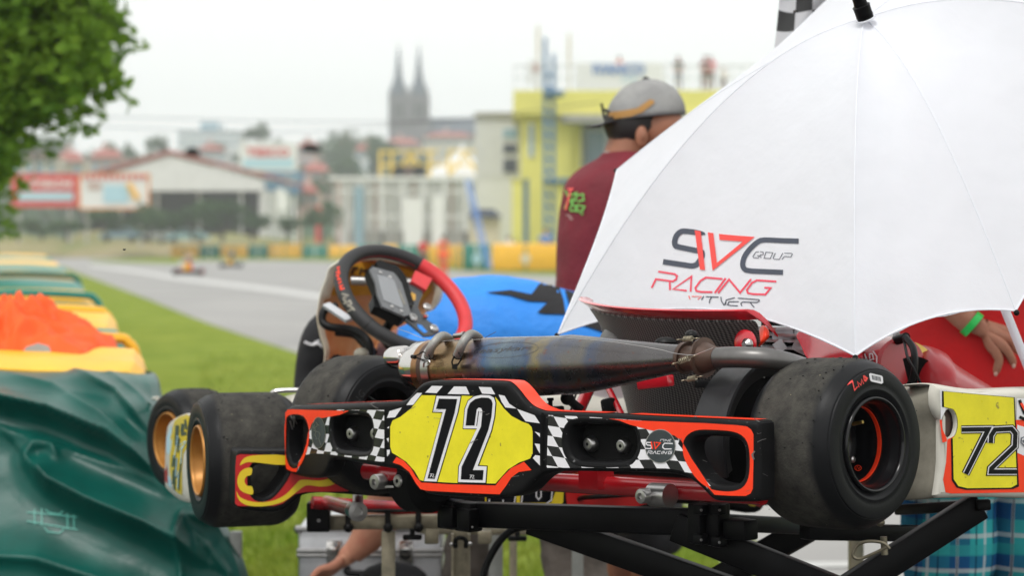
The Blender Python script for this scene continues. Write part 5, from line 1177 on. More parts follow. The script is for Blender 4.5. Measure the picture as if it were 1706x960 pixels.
# hem
for i, k in enumerate(order):
    k2_ = order[(i+1) % 8]; sg_ = sag.get((k, k2_), .05); P = []
    for b in range(21):
        s = b/20; e = 4*s*(1-s); t = 1-sg_*e; p = rib_pt(k, t).lerp(rib_pt(k2_, t), s)-UN*(.018*e*math.sin(math.pi*t)); P.append(p)
    obj('hem', G().tube(P, .0018, 6), 'umbrella_seam', umb)
for k in order: obj('rib_tip', G().ball(tips[k]+(tips[k]-AP).normalized()*.004, .0055, 10), 'black_plastic', umb)
ax = (W(1419, -30, 4.10)-AP).normalized()
ax = (W(1420, -25, 4.19)-W(1441, 26, 4.19)).normalized(); a0 = W(1441, 27, 4.19)
obj('ferrule', G().lathe(a0, (ax-Vector((0, .3, 0))).normalized(), [(-.004, .0), (-.004, .0150), (.002, .0160), (.006, .0155), (.018, .0158), (.0215, .0165), (.023, .013), (.03, .0120), (.085, .0105), (.088, .007), (.088, 0)], 36), 'black_metal', umb, angle=40)
obj('ferrule_washer', G().lathe(a0, (ax-Vector((0, .3, 0))).normalized(), [(-.006, .0), (-.006, .0185), (-.004, .0185), (-.003, 0)], 36), 'umbrella_seam', umb)
sd_ = -UN; obj('shaft', G().tube([AP-UN*.02, AP-UN*.95], .007, 12), 'alu', umb)
for k in order: obj('stretcher', G().tube([AP-UN*.33, rib_pt(k, .55)-UN*.012], .003, 6), 'alu', umb)
obj('support_pole', G().tube([W(1668, 500, 4.25), W(1712, 610, 4.25), W(1760, 730, 4.25)], .0085, 16), 'umbrella_seam', umb)
UB = bvh(*panels)
ZU = lambda l: zp(1070, 370, 6, l)
def ud(name, polys, m, off=.0012): return decal(name, UB, polys, m, umb, off, 9)
ud('logo_letter', [q for q in ribbon(ZU(cr([(608, 130), (600, 122), (540, 105), (430, 92), (385, 100), (345, 140), (328, 200), (340, 240), (380, 252), (540, 285), (590, 295), (603, 320), (595, 360), (570, 400), (545, 428), (500, 440), (440, 432), (212, 398)], 3, False)), 9.2)], 'logo_dark')
ud('logo_letter', ribbon(ZU(cr([(1568, 192), (1400, 187), (1225, 180), (1160, 200), (1090, 260), (1030, 340), (1008, 420), (1025, 470), (1075, 488), (1200, 496), (1412, 505)], 3, False)), 8.6), 'logo_dark')
ud('logo_stripe', [ZU([(532, 84), (592, 92), (636, 482), (584, 478)]), ZU([(662, 104), (718, 112), (754, 410), (1012, 198), (780, 180), (774, 120), (850, 128), (990, 140), (1132, 150), (710, 488)])], 'logo_red', .002)
rw_ = 4.4
ud('racing_lettering', [q for l in ([(164, 496), (330, 522), (352, 540), (342, 575), (310, 595), (140, 572), (98, 660)], [(280, 602), (282, 682)], [(450, 688), (312, 672), (496, 545), (488, 698)], [(806, 570), (640, 556), (585, 590), (535, 660), (545, 690), (590, 700), (705, 702)], [(838, 562), (728, 712)], [(762, 712), (872, 575), (982, 708), (1092, 572)], [(1345, 596), (1150, 584), (1100, 610), (1050, 680), (1060, 712), (1110, 722), (1235, 726), (1288, 660), (1225, 658)]) for q in ribbon(ZU(l), 3.2)], 'logo_pink')
ud('group_lettering', [q for l in ([(1170, 298), (1140, 300), (1110, 345), (1120, 358), (1165, 360), (1178, 338), (1150, 336)], [(1180, 298), (1212, 300), (1215, 325), (1185, 330), (1192, 362)], [(1240, 302), (1310, 308), (1285, 366), (1222, 362), (1240, 302)], [(1335, 312), (1312, 360), (1325, 372), (1375, 374), (1410, 312)], [(1400, 376), (1425, 345), (1490, 350), (1505, 325), (1500, 314), (1425, 312)]) for q in ribbon(ZU(l), 1.1)], 'logo_dark')
ud('vitver_lettering', [q for l in ([(640, 748), (768, 752)], [(700, 750), (680, 780), (676, 812)], [(620, 742), (596, 780)], [(790, 748), (795, 790), (820, 830), (832, 820), (845, 780), (930, 758)], [(870, 798), (970, 798)], [(960, 762), (1020, 766)], [(1020, 766), (1170, 778), (1175, 790), (1150, 806), (1010, 800), (990, 815), (1000, 842)], [(1085, 806), (1100, 830), (1125, 855)], [(840, 800), (835, 830)], [(872, 798), (856, 828), (885, 836), (960, 840)]) for q in ribbon(ZU(l), 1.7)], 'logo_dark')
ud('vitver_lettering', [q for l in ([(470, 738), (482, 775)], [(500, 745), (596, 746), (560, 775)]) for q in ribbon(ZU(l), 1.6)], 'logo_red')

# ---- chequered flag on its stick behind the umbrella
flag = thing('chequered_flag', W(1310, 110, 5.2), 'black and white chequered flag hanging behind the white umbrella', 'flag')
mk('flag_white', (.55, .55, .58), .7, trans=.25); mk('flag_black', (.012, .012, .013), .7, trans=.05)
ZF = lambda x, y: (1260+x/3.692, y/3.692)
gw, gb = G(), G(); nu, nv = 7, 5
def fp(u, v):                                                        # u across, v down
    px = 1302+u*26+v*-2.0-(v*v)*.3+u*v*1.2; py = -60+v*34+u*6+9*math.sin(u*1.3+v*.5); return W(px, py, 5.2+.05*math.sin(u*1.7+v*.8))
for i in range(nu):
    for j in range(nv):
        g = gw if (i+j) % 2 else gb
        for a in range(4):
            for b in range(4): g.quad(fp(i+a/4, j+b/4), fp(i+(a+1)/4, j+b/4), fp(i+(a+1)/4, j+(b+1)/4), fp(i+a/4, j+(b+1)/4))
obj('white_cloth', gw, 'flag_white', flag, angle=180); obj('black_cloth', gb, 'flag_black', flag, angle=180)
obj('flag_stick', G().tube([W(1300, -70, 5.2), W(1500, 20, 5.25), W(1680, 640, 5.4)], .006, 8), 'black_metal', flag)
# ============================================================ PEOPLE
def joints_body(name, J, m, parent, sc_=1.0, cr_=.125, **kw):
    """continuous body from joints: P pelvis, C chest, N neck base, H head centre, T head top, s/e/w/h/k/a/t + L/R"""
    ch = [[(J['P'], .115*sc_), (J['P'].lerp(J['C'], .5), .11*sc_), (J['C'], cr_*sc_), (J['N'], .062*sc_), (J['N'].lerp(J['H'], .45), .055*sc_), (J['H'], .088*sc_), (J['T'], .062*sc_)]]
    for s in 'LR':
        if 's'+s in J: ch.append([(J['C'], cr_*sc_), (J['s'+s], .058*sc_), (J['s'+s].lerp(J['e'+s], .5), .046*sc_), (J['e'+s], .040*sc_), (J['e'+s].lerp(J['w'+s], .3), .043*sc_), (J['w'+s], .026*sc_)] + ([(J['f'+s], .028*sc_)] if 'f'+s in J else []))
        ch.append([(J['P'], .115*sc_), (J['h'+s], .095*sc_), (J['k'+s], .058*sc_), (J['k'+s].lerp(J['a'+s], .3), .058*sc_), (J['a'+s], .038*sc_), (J['t'+s], .036*sc_)])
    return skin(name, ch, m, parent, **kw)
def shoes(J, m, parent):
    for s in 'LR':
        a, t = J['a'+s], J['t'+s]; d = (t-a); d.z = 0; d.normalize(); sd = Vector((-d.y, d.x, 0)); g = G(); n = 14
        for k, (u, w_, h_) in enumerate(((-.07, .028, .05), (-.05, .038, .08), (.02, .042, .085), (.10, .046, .06), (.16, .042, .045), (.195, .022, .03))):
            for j in range(n):
                an = 2*math.pi*j/n; g.v.append(Vector((a.x, a.y, 0))+d*u+sd*w_*math.cos(an)+Vector((0, 0, max(0, h_*.5+h_*.5*math.sin(an)))))
        for i in range(5):
            for j in range(n): g.f.append((i*n+j, i*n+(j+1) % n, (i+1)*n+(j+1) % n, (i+1)*n+j))
        g.f += [tuple(range(n)), tuple(5*n+j for j in range(n))]; obj('shoe', g, m, parent)
def hand(name, wrist, knuck, fingers, thumb, m, parent, r=.0085):
    """palm and five separate fingers"""
    ch = []; c = sum(knuck, Vector())/len(knuck)
    base = wrist.lerp(c, .12); ch.append([(wrist, .022), (base, .023)])
    for k, f in zip(knuck, fingers):
        mid = wrist.lerp(k, .55)
        ch.append([(base, .023), (mid, r*1.75), (k, r*1.4), (f[0], r*1.12), (f[1], r*1.05), (f[2], r*.82)])
    ch.append([(wrist.lerp(c, .15), .021), (thumb[0], r*1.4), (thumb[1], r*1.15), (thumb[2], r*.85)])
    return skin(name, ch, m, parent)

# -- standing man in maroon with the cap
D = 6.4
man = thing('person', Vector((W(1030, 600, D).x, D, 0)), 'man in maroon T-shirt and grey cap worn backwards, standing with his back turned', 'person')
J = dict(P=W(1012, 630, D), C=W(1008, 370, D), N=W(1036, 262, D), H=W(1076, 205, D), T=W(1078, 165, D),
         sL=W(1040, 330, D+.15), sR=W(1046, 330, D-.12), eL=W(1070, 430, D+.25), eR=W(1085, 430, D-.18), wL=W(1130, 440, D+.1), wR=W(1130, 445, D-.12), fL=W(1160, 425, D+.08), fR=W(1160, 430, D-.1),
         hL=W(1020, 680, D+.09), hR=W(1040, 680, D-.09), kL=W(1042, 905, D+.10), kR=W(1085, 900, D-.06), aL=Vector((W(1034, 1100, D+.1).x, D+.1, .07)), aR=Vector((W(1082, 1100, D).x, D-.06, .07)))
for s in 'LR': J['t'+s] = J['a'+s]+Vector((.13, .03, -.03))
joints_body('body', J, 'skin_tan', man, cr_=.085)
loft('t_shirt', [(W(1014, 645, D), .152, .16), (W(1012, 540, D), .145, .16), (W(1012, 440, D), .146, .175), (W(1016, 370, D), .14, .19), (W(1025, 310, D), .135, .18), (W(1035, 282, D), .108, .14), (W(1040, 268, D), .078, .10), (W(1043, 257, D), .064, .074)], 'shirt_maroon', man)
for s in 'LR': skin('sleeve', [[(J['s'+s]+Vector((-.02, 0, -.01)), .095), (J['s'+s].lerp(J['e'+s], .3), .09), (J['s'+s].lerp(J['e'+s], .75), .078)]], 'shirt_maroon', man)
skin('shorts', [[(W(1014, 620, D), .145), (J['hR'], .125), (J['hR'].lerp(J['kR'], .6), .108), (J['kR']+Vector((0, 0, .02)), .10), (J['kR']+Vector((0, 0, -.05)), .098)], [(W(1014, 620, D), .145), (J['hL'], .125), (J['hL'].lerp(J['kL'], .6), .105), (J['kL']+Vector((0, 0, .05)), .085)]], 'shorts_black', man)
shoes(J, 'shirt_black', man)
hc = W(1076, 196, D)
g = G()
for i in range(13):
    a = math.pi/2*i/12
    for j in range(28):
        b = 2*math.pi*j/28; rx = .112; ry = .092; rz = .108
        g.v.append(hc+Vector((math.cos(a)*math.cos(b)*rx, math.cos(a)*math.sin(b)*ry, math.sin(a)*rz+.012*-math.cos(b)*-1*math.cos(a)*.8)))
for i in range(12):
    for j in range(28): g.f.append((i*28+j, i*28+(j+1) % 28, (i+1)*28+(j+1) % 28, (i+1)*28+j))
cap = obj('cap', g, 'cap_grey', man, angle=180); so = cap.modifiers.new('thickness', 'SOLIDIFY'); so.thickness = .003
g = G(); n = 12
br = [[hc+Vector((-.085, -.075+.15*j/n, -.010)), hc+Vector((-.130, (-.075+.15*j/n)*.95, -.020)), hc+Vector((-.172+.055*(2*j/n-1)**2, (-.075+.15*j/n)*.85, -.026))] for j in range(n+1)]
bo = sheet('cap_brim', br, 'cap_dark', .005, cap)
obj('cap_button', G().ball(hc+Vector((0, 0, .109)), .010, 10, 1, 1, .6), 'shirt_black', cap)
CB = bvh(cap)
decal('cap_stripe', CB, [[(1009, 191), (1014, 187), (1040, 184), (1062, 180), (1082, 166), (1089, 167), (1090, 172), (1070, 187), (1052, 194), (1030, 197), (1012, 199)]], 'cap_brown', cap, .003, 8)
obj('cap_buckle', G().bar(W(1002, 172, D-.06), W(1007, 198, D-.06), .02, .006).bar(W(1006, 182, D-.07), W(1014, 186, D-.08), .012, .006), 'shirt_black', cap)
g = G().ball(W(1060, 205, D), .090, 18, 1.02, .92, .86); obj('hair', g, 'hair', man, angle=180)
obj('hair', G().ball(W(1042, 213, D), .070, 16, .75, .95, 1.0), 'hair', man, angle=180)
obj('face_front', G().ball(W(1096, 213, D-.006), .078, 18, .95, .93, 1.05).ball(W(1108, 236, D), .055, 14, 1, .9, .9), 'skin_tan', man, angle=180)
obj('ear', G().ball(W(1069, 228, D-.082), .027, 14, .65, .38, 1.15).ball(W(1071, 226, D-.092), .011, 10, .6, .4, 1.2), 'skin_tan', man, angle=180)
obj('neck', G().tube([W(1040, 275, D), W(1050, 240, D), W(1060, 215, D)], [.067, .062, .062], 20), 'skin_tan', man)
obj('neck_chain', G().tube([W(1043, 260, D)+Vector((math.cos(a)*.060, math.sin(a)*.066, -.006-.018*math.cos(a))) for a in [i*math.pi/12 for i in range(24)]], .003, 6, closed=True), 'silver', man)
SB = bvh(*[o for o in man.children if o.name.startswith('t_shirt')])
dl = lambda n_, P_, m_, o=.004: decal(n_, SB, P_, m_, man, o, 8)
dl('back_print', [q for l in ([(944, 318), (950, 330), (943, 348)], [(951, 336), (958, 330)], [(952, 326), (962, 322), (961, 334), (952, 338)], [(964, 336), (974, 334), (973, 324), (963, 326)], [(951, 350), (956, 338)], [(956, 340), (964, 350), (952, 352)], [(962, 354), (963, 342), (975, 344), (972, 352), (963, 350), (973, 358)]) for q in ribbon(l, 3)], 'logo_green')
dl('back_print', [q for l in ([(954, 314), (945, 350)], [(948, 316), (958, 316)]) for q in ribbon(l, 3)], 'logo_red', .005)
dl('back_print', [q for l in ([(946, 358), (955, 362)], [(951, 364), (957, 366)]) for q in ribbon(l, 1.6)], 'wall_pink', .005)

for o_ in list(man.children):
    if o_.name.startswith('t_shirt'): wrinkle(o_, .006, 5.5, 3, (1, 1, .7))
    if o_.name.startswith(('sleeve', 'shorts')): wrinkle(o_, .006, 7, 5)
# -- man in blue jersey leaning over the second kart
D = 5.95
blue = thing('person', Vector((W(900, 600, D).x, D, 0)), 'person in bright blue and black jersey bending over the second kart, in grey cargo trousers', 'person')
J = dict(P=W(962, 612, D), C=W(775, 555, D-.02), N=W(670, 560, D), H=W(595, 560, D-.02), T=W(580, 562, D-.02),
         sR=W(712, 580, D-.10), eR=W(690, 730, D-.17), wR=W(590, 918, D-.15), fR=W(566, 938, D-.16),
         sL=W(640, 535, D+.17), eL=W(535, 550, D+.2), wL=W(515, 640, D+.22), fL=W(512, 650, D+.2),
         hR=W(958, 680, D-.09), hL=W(930, 680, D+.09), kR=W(955, 880, D-.06), kL=W(790, 860, D+.10), aR=Vector((W(975, 1100, D).x, D-.05, .07)), aL=Vector((W(770, 1100, D).x, D+.12, .07)))
for s in 'LR': J['t'+s] = J['a'+s]+Vector((-.13, -.03, -.03))
joints_body('body', J, 'skin', blue, cr_=.085)
obj('hair', G().ball(W(592, 556, D), .094, 16), 'hair', blue, angle=180)
jc = [(1015, 604, .12), (960, 590, .145), (900, 576, .155), (840, 568, .162), (780, 566, .163), (735, 570, .15), (700, 574, .125), (665, 570, .08)]
obj('jersey', G().tube(cr([W(a, b, D) for a, b, r in jc], 6, False), [v.x for v in cr([Vector((r, 0)) for a, b, r in jc], 6, False)], 48), 'shirt_blue', blue, angle=180)
skin('jersey_sleeve', [[(J['sR']+Vector((.05, .04, .02)), .10), (J['sR'].lerp(J['eR'], .25), .088), (J['sR'].lerp(J['eR'], .7), .08)]], 'shirt_blue', blue, sub=3)
skin('sleeve', [[(J['sL'], .085), (J['eL']+Vector((.01, 0, .0)), .066), (W(528, 580, D+.2), .060), (J['wL'], .045), (J['fL']+Vector((0, 0, -.02)), .045)]], 'shirt_black', blue)
obj('sleeve_print', G().tube(spline(W(507, 570, D+.145), W(520, 575, D+.145), W(530, 573, D+.145), W(538, 579, D+.145)), .0035, 6).tube([W(520, 575, D+.145), W(534, 566, D+.145)], .0035, 6), 'sticker_white', blue)
skin('trousers', [[(W(968, 612, D), .14), (J['hR'], .125), (J['kR'], .088), (J['kR'].lerp(J['aR'], .5), .082), (J['aR'], .07)], [(W(968, 612, D), .14), (J['hL'], .12), (J['kL'], .075), (J['kL'].lerp(J['aL'], .5), .07), (J['aL'], .065)]], 'trousers_grey', blue, sub=3)
shoes(J, 'shirt_black', blue)
obj('forearm', G().tube([W(668, 800, D-.19), W(640, 860, D-.175), W(612, 900, D-.16), W(588, 922, D-.15)], [.052, .047, .037, .029], 18), 'skin', blue)
kn = [W(552, 946, D-.20), W(549, 950, D-.18), W(547, 954, D-.155), W(547, 957, D-.13)]
hand('hand', W(588, 922, D-.15), kn, [[k+Vector((-.028-.003*i, -.004, -.004)), k+Vector((-.045, -.006, -.022)), k+Vector((-.05, -.006, -.038))] for i, k in enumerate(kn)], [W(566, 948, D-.22), W(556, 960, D-.23), W(548, 966, D-.225)], 'skin', blue)
for o_ in list(blue.children):
    if o_.name.startswith('jersey'): wrinkle(o_, .005, 4.5, 8, (1.7, 1, .8))
    if o_.name.startswith('trousers'): wrinkle(o_, .009, 8, 2, (1, 1, 1.6))
BB = bvh(*[o for o in blue.children if o.name.startswith('jersey') and 'sleeve' not in o.name])
decal('jersey_print', BB, [[(808, 489), (850, 485), (885, 492), (897, 476), (918, 468), (930, 478), (938, 500), (942, 525), (905, 524), (895, 522), (912, 505), (880, 503), (850, 494)], [(940, 485), (990, 500), (1020, 520), (1020, 560), (985, 548), (960, 540), (975, 520), (948, 510)]], 'shirt_black', blue, .004, 8)

# -- person in red T-shirt and plaid shorts, hand on hip
D = 5.12
red = thing('person', Vector((W(1650, 600, D).x, D, 0)), 'person in red T-shirt and blue plaid shorts, hand with green wristband resting on the hip', 'person')
J = dict(P=W(1640, 690, D), C=W(1625, 380, D), N=W(1640, 230, D), H=W(1640, 120, D), T=W(1640, 70, D), sL=W(1500, 290, D-.02), eL=W(1540, 445, D-.14), wL=W(1600, 527, D-.16), sR=W(1770, 290, D), eR=W(1850, 460, D+.05), wR=W(1800, 600, D-.1), fR=W(1780, 640, D-.12),
         hL=W(1590, 740, D), hR=W(1710, 740, D), kL=W(1585, 1060, D-.03), kR=W(1725, 1060, D+.02), aL=Vector((W(1590, 1100, D).x, D, .07)), aR=Vector((W(1735, 1100, D).x, D+.04, .07)))
for s in 'LR': J['t'+s] = J['a'+s]+Vector((-.03, -.13, -.03))
joints_body('body', J, 'skin', red)
obj('hair', G().ball(J['H']+Vector((0, .015, .03)), .098, 16), 'hair', red, angle=180)
loft('t_shirt', [(W(1652, 648, D), .225, .155), (W(1650, 600, D), .215, .155), (W(1640, 520, D), .20, .15), (W(1630, 440, D), .195, .145), (W(1628, 350, D), .20, .14), (W(1634, 280, D), .16, .11), (W(1640, 240, D), .08, .08)], 'shirt_red', red)
for s in 'LR': skin('sleeve', [[(J['s'+s], .09), (J['s'+s].lerp(J['e'+s], .6), .075)]], 'shirt_red', red)
def plaid():
    m = mat('plaid_cloth', (.02, .28, .36), .85, spec=.1, bump=.5, bscale=9, bdist=.02); t = m.node_tree; b = t.nodes['Principled BSDF']; tc = t.nodes.new('ShaderNodeTexCoord'); s = t.nodes.new('ShaderNodeSeparateXYZ'); t.links.new(tc.outputs['Object'], s.inputs[0])
    def stripe(sock, scale, ph, thr):
        a = t.nodes.new('ShaderNodeMath'); a.operation = 'MULTIPLY_ADD'; t.links.new(sock, a.inputs[0]); a.inputs[1].default_value = scale; a.inputs[2].default_value = ph
        f = t.nodes.new('ShaderNodeMath'); f.operation = 'FRACT'; t.links.new(a.outputs[0], f.inputs[0]); g_ = t.nodes.new('ShaderNodeMath'); g_.operation = 'LESS_THAN'; t.links.new(f.outputs[0], g_.inputs[0]); g_.inputs[1].default_value = thr; 
        h_ = t.nodes.new('ShaderNodeMath'); h_.operation = 'MULTIPLY'; t.links.new(g_.outputs[0], h_.inputs[0]); h_.inputs[1].default_value = .65; return h_.outputs[0]
    cur = None
    for sock, sc2, ph, thr, c in ((s.outputs[0], 10, .1, .44, (.012, .05, .24)), (s.outputs[2], 9, .55, .32, (.015, .07, .30)), (s.outputs[0], 16, .55, .10, (.75, .8, .8)), (s.outputs[2], 13, .2, .13, (.75, .8, .8)), (s.outputs[0], 24, .3, .10, (.008, .016, .06)), (s.outputs[2], 8, .9, .2, (.05, .48, .48))):
        mm = t.nodes.new('ShaderNodeMixRGB'); t.links.new(stripe(sock, sc2, ph, thr), mm.inputs[0]); mm.inputs[2].default_value = (*c, 1)
        if cur: t.links.new(cur, mm.inputs[1])
        else: mm.inputs[1].default_value = (.05, .50, .52, 1)
        cur = mm.outputs[0]
    t.links.new(cur, b.inputs['Base Color']); return m
skin('shorts', [[(W(1650, 650, D), (.20, .13)), (W(1650, 700, D), (.20, .13)), (W(1585, 780, D), .125), (W(1580, 1000, D), .115)], [(W(1650, 700, D), (.20, .13)), (W(1718, 780, D), .125), (W(1726, 1000, D), .115)]], plaid(), red)
shoes(J, 'shirt_black', red)
hy = D-.165
kn = [W(1658, 584, hy-.012), W(1671, 576, hy-.014), W(1683, 566, hy-.002), W(1691, 557, hy+.015)]
hand('hand', W(1612, 537, hy), kn, [[W(1665, 600, hy-.006), W(1661, 615, hy+.004), W(1657, 628, hy+.016)], [W(1681, 589, hy-.006), W(1687, 601, hy+.004), W(1688, 614, hy+.016)], [W(1691, 576, hy+.006), W(1695, 588, hy+.014), W(1696, 600, hy+.025)], [W(1694, 566, hy+.025), W(1699, 575, hy+.035), W(1701, 584, hy+.045)]], [W(1634, 580, hy+.02), W(1640, 596, hy+.035), W(1646, 608, hy+.04)], 'skin', red, .0092)
fd = (W(1625, 548, hy)-W(1600, 527, D-.16)).normalized()
obj('forearm', G().tube([W(1585, 505, D-.16), W(1604, 528, hy), W(1618, 540, hy)], [.033, .027, .026], 20), 'skin', red)
obj('wristband', G().lathe(W(1619, 540, hy), fd, [(-.008, .0280), (-.008, .0300), (.008, .0300), (.008, .0280)], 32), 'wristband', red)
for o_ in list(red.children):
    if o_.name.startswith('t_shirt'): wrinkle(o_, .006, 5.0, 6, (.7, 1, 1.5))
    if o_.name.startswith('shorts'): wrinkle(o_, .008, 6, 4, (1.6, 1, .5))
for a, b, n_ in ((W(1657, 628, hy+.006), W(1659, 620, hy-.002), 0), (W(1688, 614, hy+.006), W(1688, 607, hy-.0), 0)): mk('nail', (.60, .36, .28), .35); obj('fingernail', G().ball(a.lerp(b, .6)+Vector((0, -.005, 0)), .0055, 8, .8, .35, 1), 'nail', red)
# -- person farther back
D = 6.9
ps = thing('person', Vector((W(1735, 600, D).x, D, 0)), 'person in brownish red top, mostly out of frame behind the umbrella pole', 'person')
J = dict(P=W(1740, 640, D), C=W(1735, 400, D), N=W(1740, 280, D), H=W(1740, 215, D), T=W(1740, 175, D), sL=W(1640, 320, D), eL=W(1635, 460, D-.05), wL=W(1690, 560, D-.15), fL=W(1700, 575, D-.15), sR=W(1830, 320, D), eR=W(1850, 450, D), wR=W(1850, 560, D), hL=W(1700, 680, D), hR=W(1780, 680, D), kL=W(1700, 890, D), kR=W(1785, 890, D), aL=Vector((W(1700, 1100, D).x, D, .07)), aR=Vector((W(1785, 1100, D).x, D, .07)))
for s in 'LR': J['t'+s] = J['a'+s]+Vector((-.03, -.13, -.03))
joints_body('body', J, 'skin', ps)
mk('top_brick', (.42, .10, .07), .85)
skin('t_shirt', [[(W(1735, 640, D), (.19, .13)), (W(1735, 540, D), (.18, .13)), (W(1735, 400, D), (.17, .13)), (W(1740, 300, D), (.09, .08))], [(W(1735, 400, D), (.17, .13)), (J['sL'], .075), (J['eL'], .058), (J['wL'], .042)], [(W(1735, 400, D), (.17, .13)), (J['sR'], .075), (J['eR'], .055)]], 'top_brick', ps)
skin('trousers', [[(J['P'], .15), (J['hL'], .11), (J['kL'], .08), (J['aL'], .06)], [(J['P'], .15), (J['hR'], .11), (J['kR'], .08), (J['aR'], .06)]], 'shorts_black', ps); obj('hair', G().ball(J['H']+Vector((0, .01, .02)), .1, 12), 'hair', ps); shoes(J, 'shirt_black', ps)

# ============================================================ ALUMINIUM TOOL CASES
def case(label, x0, x1, y0, y1, z0, z1, split):
    c = thing('tool_case', ((x0+x1)/2, (y0+y1)/2, z0), label, 'tool case', 'aluminium tool cases under the second kart')
    obj('case_body', G().bbox(x0, x1, y0, y1, z0, z1, .008), 'alu', c, angle=30)
    for z in (z0+.006, split-.006, split+.006, z1-.006): obj('edge_rail', G().bar((x0-.004, y0-.003, z), (x1+.004, y0-.003, z), .016, .012, (0, 0, 1), .003), 'silver', c, angle=30)
    for x in (x0, x1): obj('corner_cap', G().ball((x, y0, z1-.008), .012, 10), 'silver', c)
    for u in (.25, .75):
        x = x0+(x1-x0)*u; obj('latch', G().bbox(x-.02, x+.02, y0-.012, y0-.002, split-.03, split+.035, .003).lathe((x, y0-.012, split+.01), (0, -1, 0), [(0, .016), (.004, .014), (.006, .006), (.006, 0)], 16), 'chrome', c)
    xm = (x0+x1)/2; obj('handle', G().tube(spline((xm-.06, y0-.006, split-.04), (xm-.05, y0-.03, split-.05), (xm+.05, y0-.03, split-.05), (xm+.06, y0-.006, split-.04)), .009, 10), 'black_plastic', c)
CX0, CX1 = W(497, 900, 6.05).x, W(736, 900, 6.05).x
case('silver aluminium tool case on top of another case, under the reaching hand', CX0, CX1, 6.05, 6.40, .40, .575, .505)
case('lower silver aluminium case with another case standing on it', CX0-.02, CX1+.02, 6.02, 6.42, 0, .395, .28)
bag = obj('tool_bag', G().ball(W(655, 968, 5.85), .09, 16, 1.0, .5, .55), 'shirt_black', None, loc=W(655, 968, 5.85)); props(bag, 'small black fabric bag lying against the front of the aluminium case', 'bag')
bag.location = bag.location

# ============================================================ PADDED TRACK BARRIERS
rd = Vector((-.213, 1, 0)).normalized(); rs = Vector((1, .213, 0)).normalized()   # along the row, across it
def pad_block(y, L, Hh, m, label, wd=1.9, seed=0, trim=None):
    o = Vector((-1.02-.213*(y-6.4), y, 0)); t = thing('padded_barrier', o, label, 'track barrier', 'padded barriers in the row along the verge'); rnd = random.Random(seed)
    g = G(); nu, nv = 10, 26
    for i in range(nu+1):                                            # across the profile: up the right side, over the top to the left
        pass
    prof = [(.10, 0), (.09, .3), (.05, .7), (.02, Hh*.93), (-.01, Hh*.985), (-.06, Hh), (-.4, Hh+.015), (-.9, Hh+.0), (-1.4, Hh-.01), (-wd, Hh-.02), (-wd, 0)]
    prof = [tuple(p[:2]) for p in cr(prof, 3, False)]
    for j in range(13):
        u = j/12; pin = .03*(1-math.sin(math.pi*u)**.25)
        for a, h in prof:
            p = o+rd*(u*L)+rs*(a-(pin if a > -wd+.1 else 0)); q = noise.noise(Vector((a*2.1, u*3, seed)))*.02
            g.v.append(p+Vector((0, 0, max(0, h-(pin if h > .5 else 0)+q*(1 if h > .5 else 0))))+rs*q*.6)
    n = len(prof)
    for j in range(12):
        for k in range(n-1): g.f.append((j*n+k, j*n+k+1, (j+1)*n+k+1, (j+1)*n+k))
    g.f += [tuple(range(n)), tuple(12*n+k for k in range(n))]
    obj('cover', g, m, t, angle=50)
    if trim:
        P = [o+rd*(-.004)+rs*(a+.004)+Vector((0, 0, h)) for a, h in prof[6:-3]]; obj('piping', G().tube(P, .018, 6), trim, t)
    return t
cols = [('pad_yellow', None, 'yellow padded barrier with the orange jacket on it, next to the green tarpaulin', 1.0), ('pad_teal', 'pad_yellow', 'green padded barrier with yellow edge, just behind the one with the jacket', 1.02), ('pad_yellow', None, 'yellow padded barrier between two green ones, third behind the tarpaulin', 1.05), ('pad_teal', 'pad_yellow', 'green padded barrier with yellow edge, fourth behind the tarpaulin', 1.05), ('pad_yellow', 'pad_teal', 'pale yellow padded barrier about halfway along the left row', 1.08),
        ('pad_teal', None, 'green padded barrier just beyond the middle of the left row', 1.1), ('pad_yellow', 'pad_teal', 'yellow padded barrier with green edge in the far half of the left row', 1.12), ('pad_teal', None, 'fourth padded barrier from the far end of the left row, green', 1.14), ('pad_yellow', None, 'third padded barrier from the far end of the left row, yellow', 1.15), ('pad_teal', None, 'second padded barrier from the far end of the left row, green', 1.16), ('pad_yellow', None, 'farthest yellow padded barrier of the left row', 1.17)]
y = 6.42
for i, (m_, tr_, lb, hh) in enumerate(cols):
    L = (1.0, .9, 1.2, 1.4, 1.7, 2.1, 2.6, 3.2, 4.0, 5.5, 7.5)[i]; pad_block(y, L-.05, hh, m_, lb, seed=i, trim=tr_); y += L
mk('maroon_pad', (.14, .02, .02), .6); 
# nearest one, under a loose green tarpaulin
tarp = thing('tarpaulin', (-1.5, 6.1, 0), 'large creased dark green tarpaulin draped over the nearest barrier', 'tarpaulin')
rowsT = [(7.3, .92, -1.28), (6.85, .945, -1.18), (6.45, .955, -1.04), (6.28, .945, -.985), (6.18, .90, -.955), (6.08, .86, -.91), (6.00, .76, -.855), (5.93, .66, -.79), (5.88, .58, -.735), (5.84, .50, -.69), (5.80, .40, -.665), (5.78, .22, -.655), (5.77, .0, -.655)]
RT = cr([Vector(r) for r in rowsT], 14, False); g = G(); NX = 260
TF = [(-1.45, .88, -22, .032, .035), (-1.35, .74, -26, .045, .055), (-1.25, .60, -30, .035, .04), (-1.5, .50, -35, .06, .06), (-1.05, .80, -38, .028, .028), (-1.7, .64, -18, .035, .04), (-.95, .50, -62, .035, .035), (-.80, .45, -80, .022, .025), (-1.2, .28, -55, .05, .04), (-1.9, .86, -12, .04, .04)]
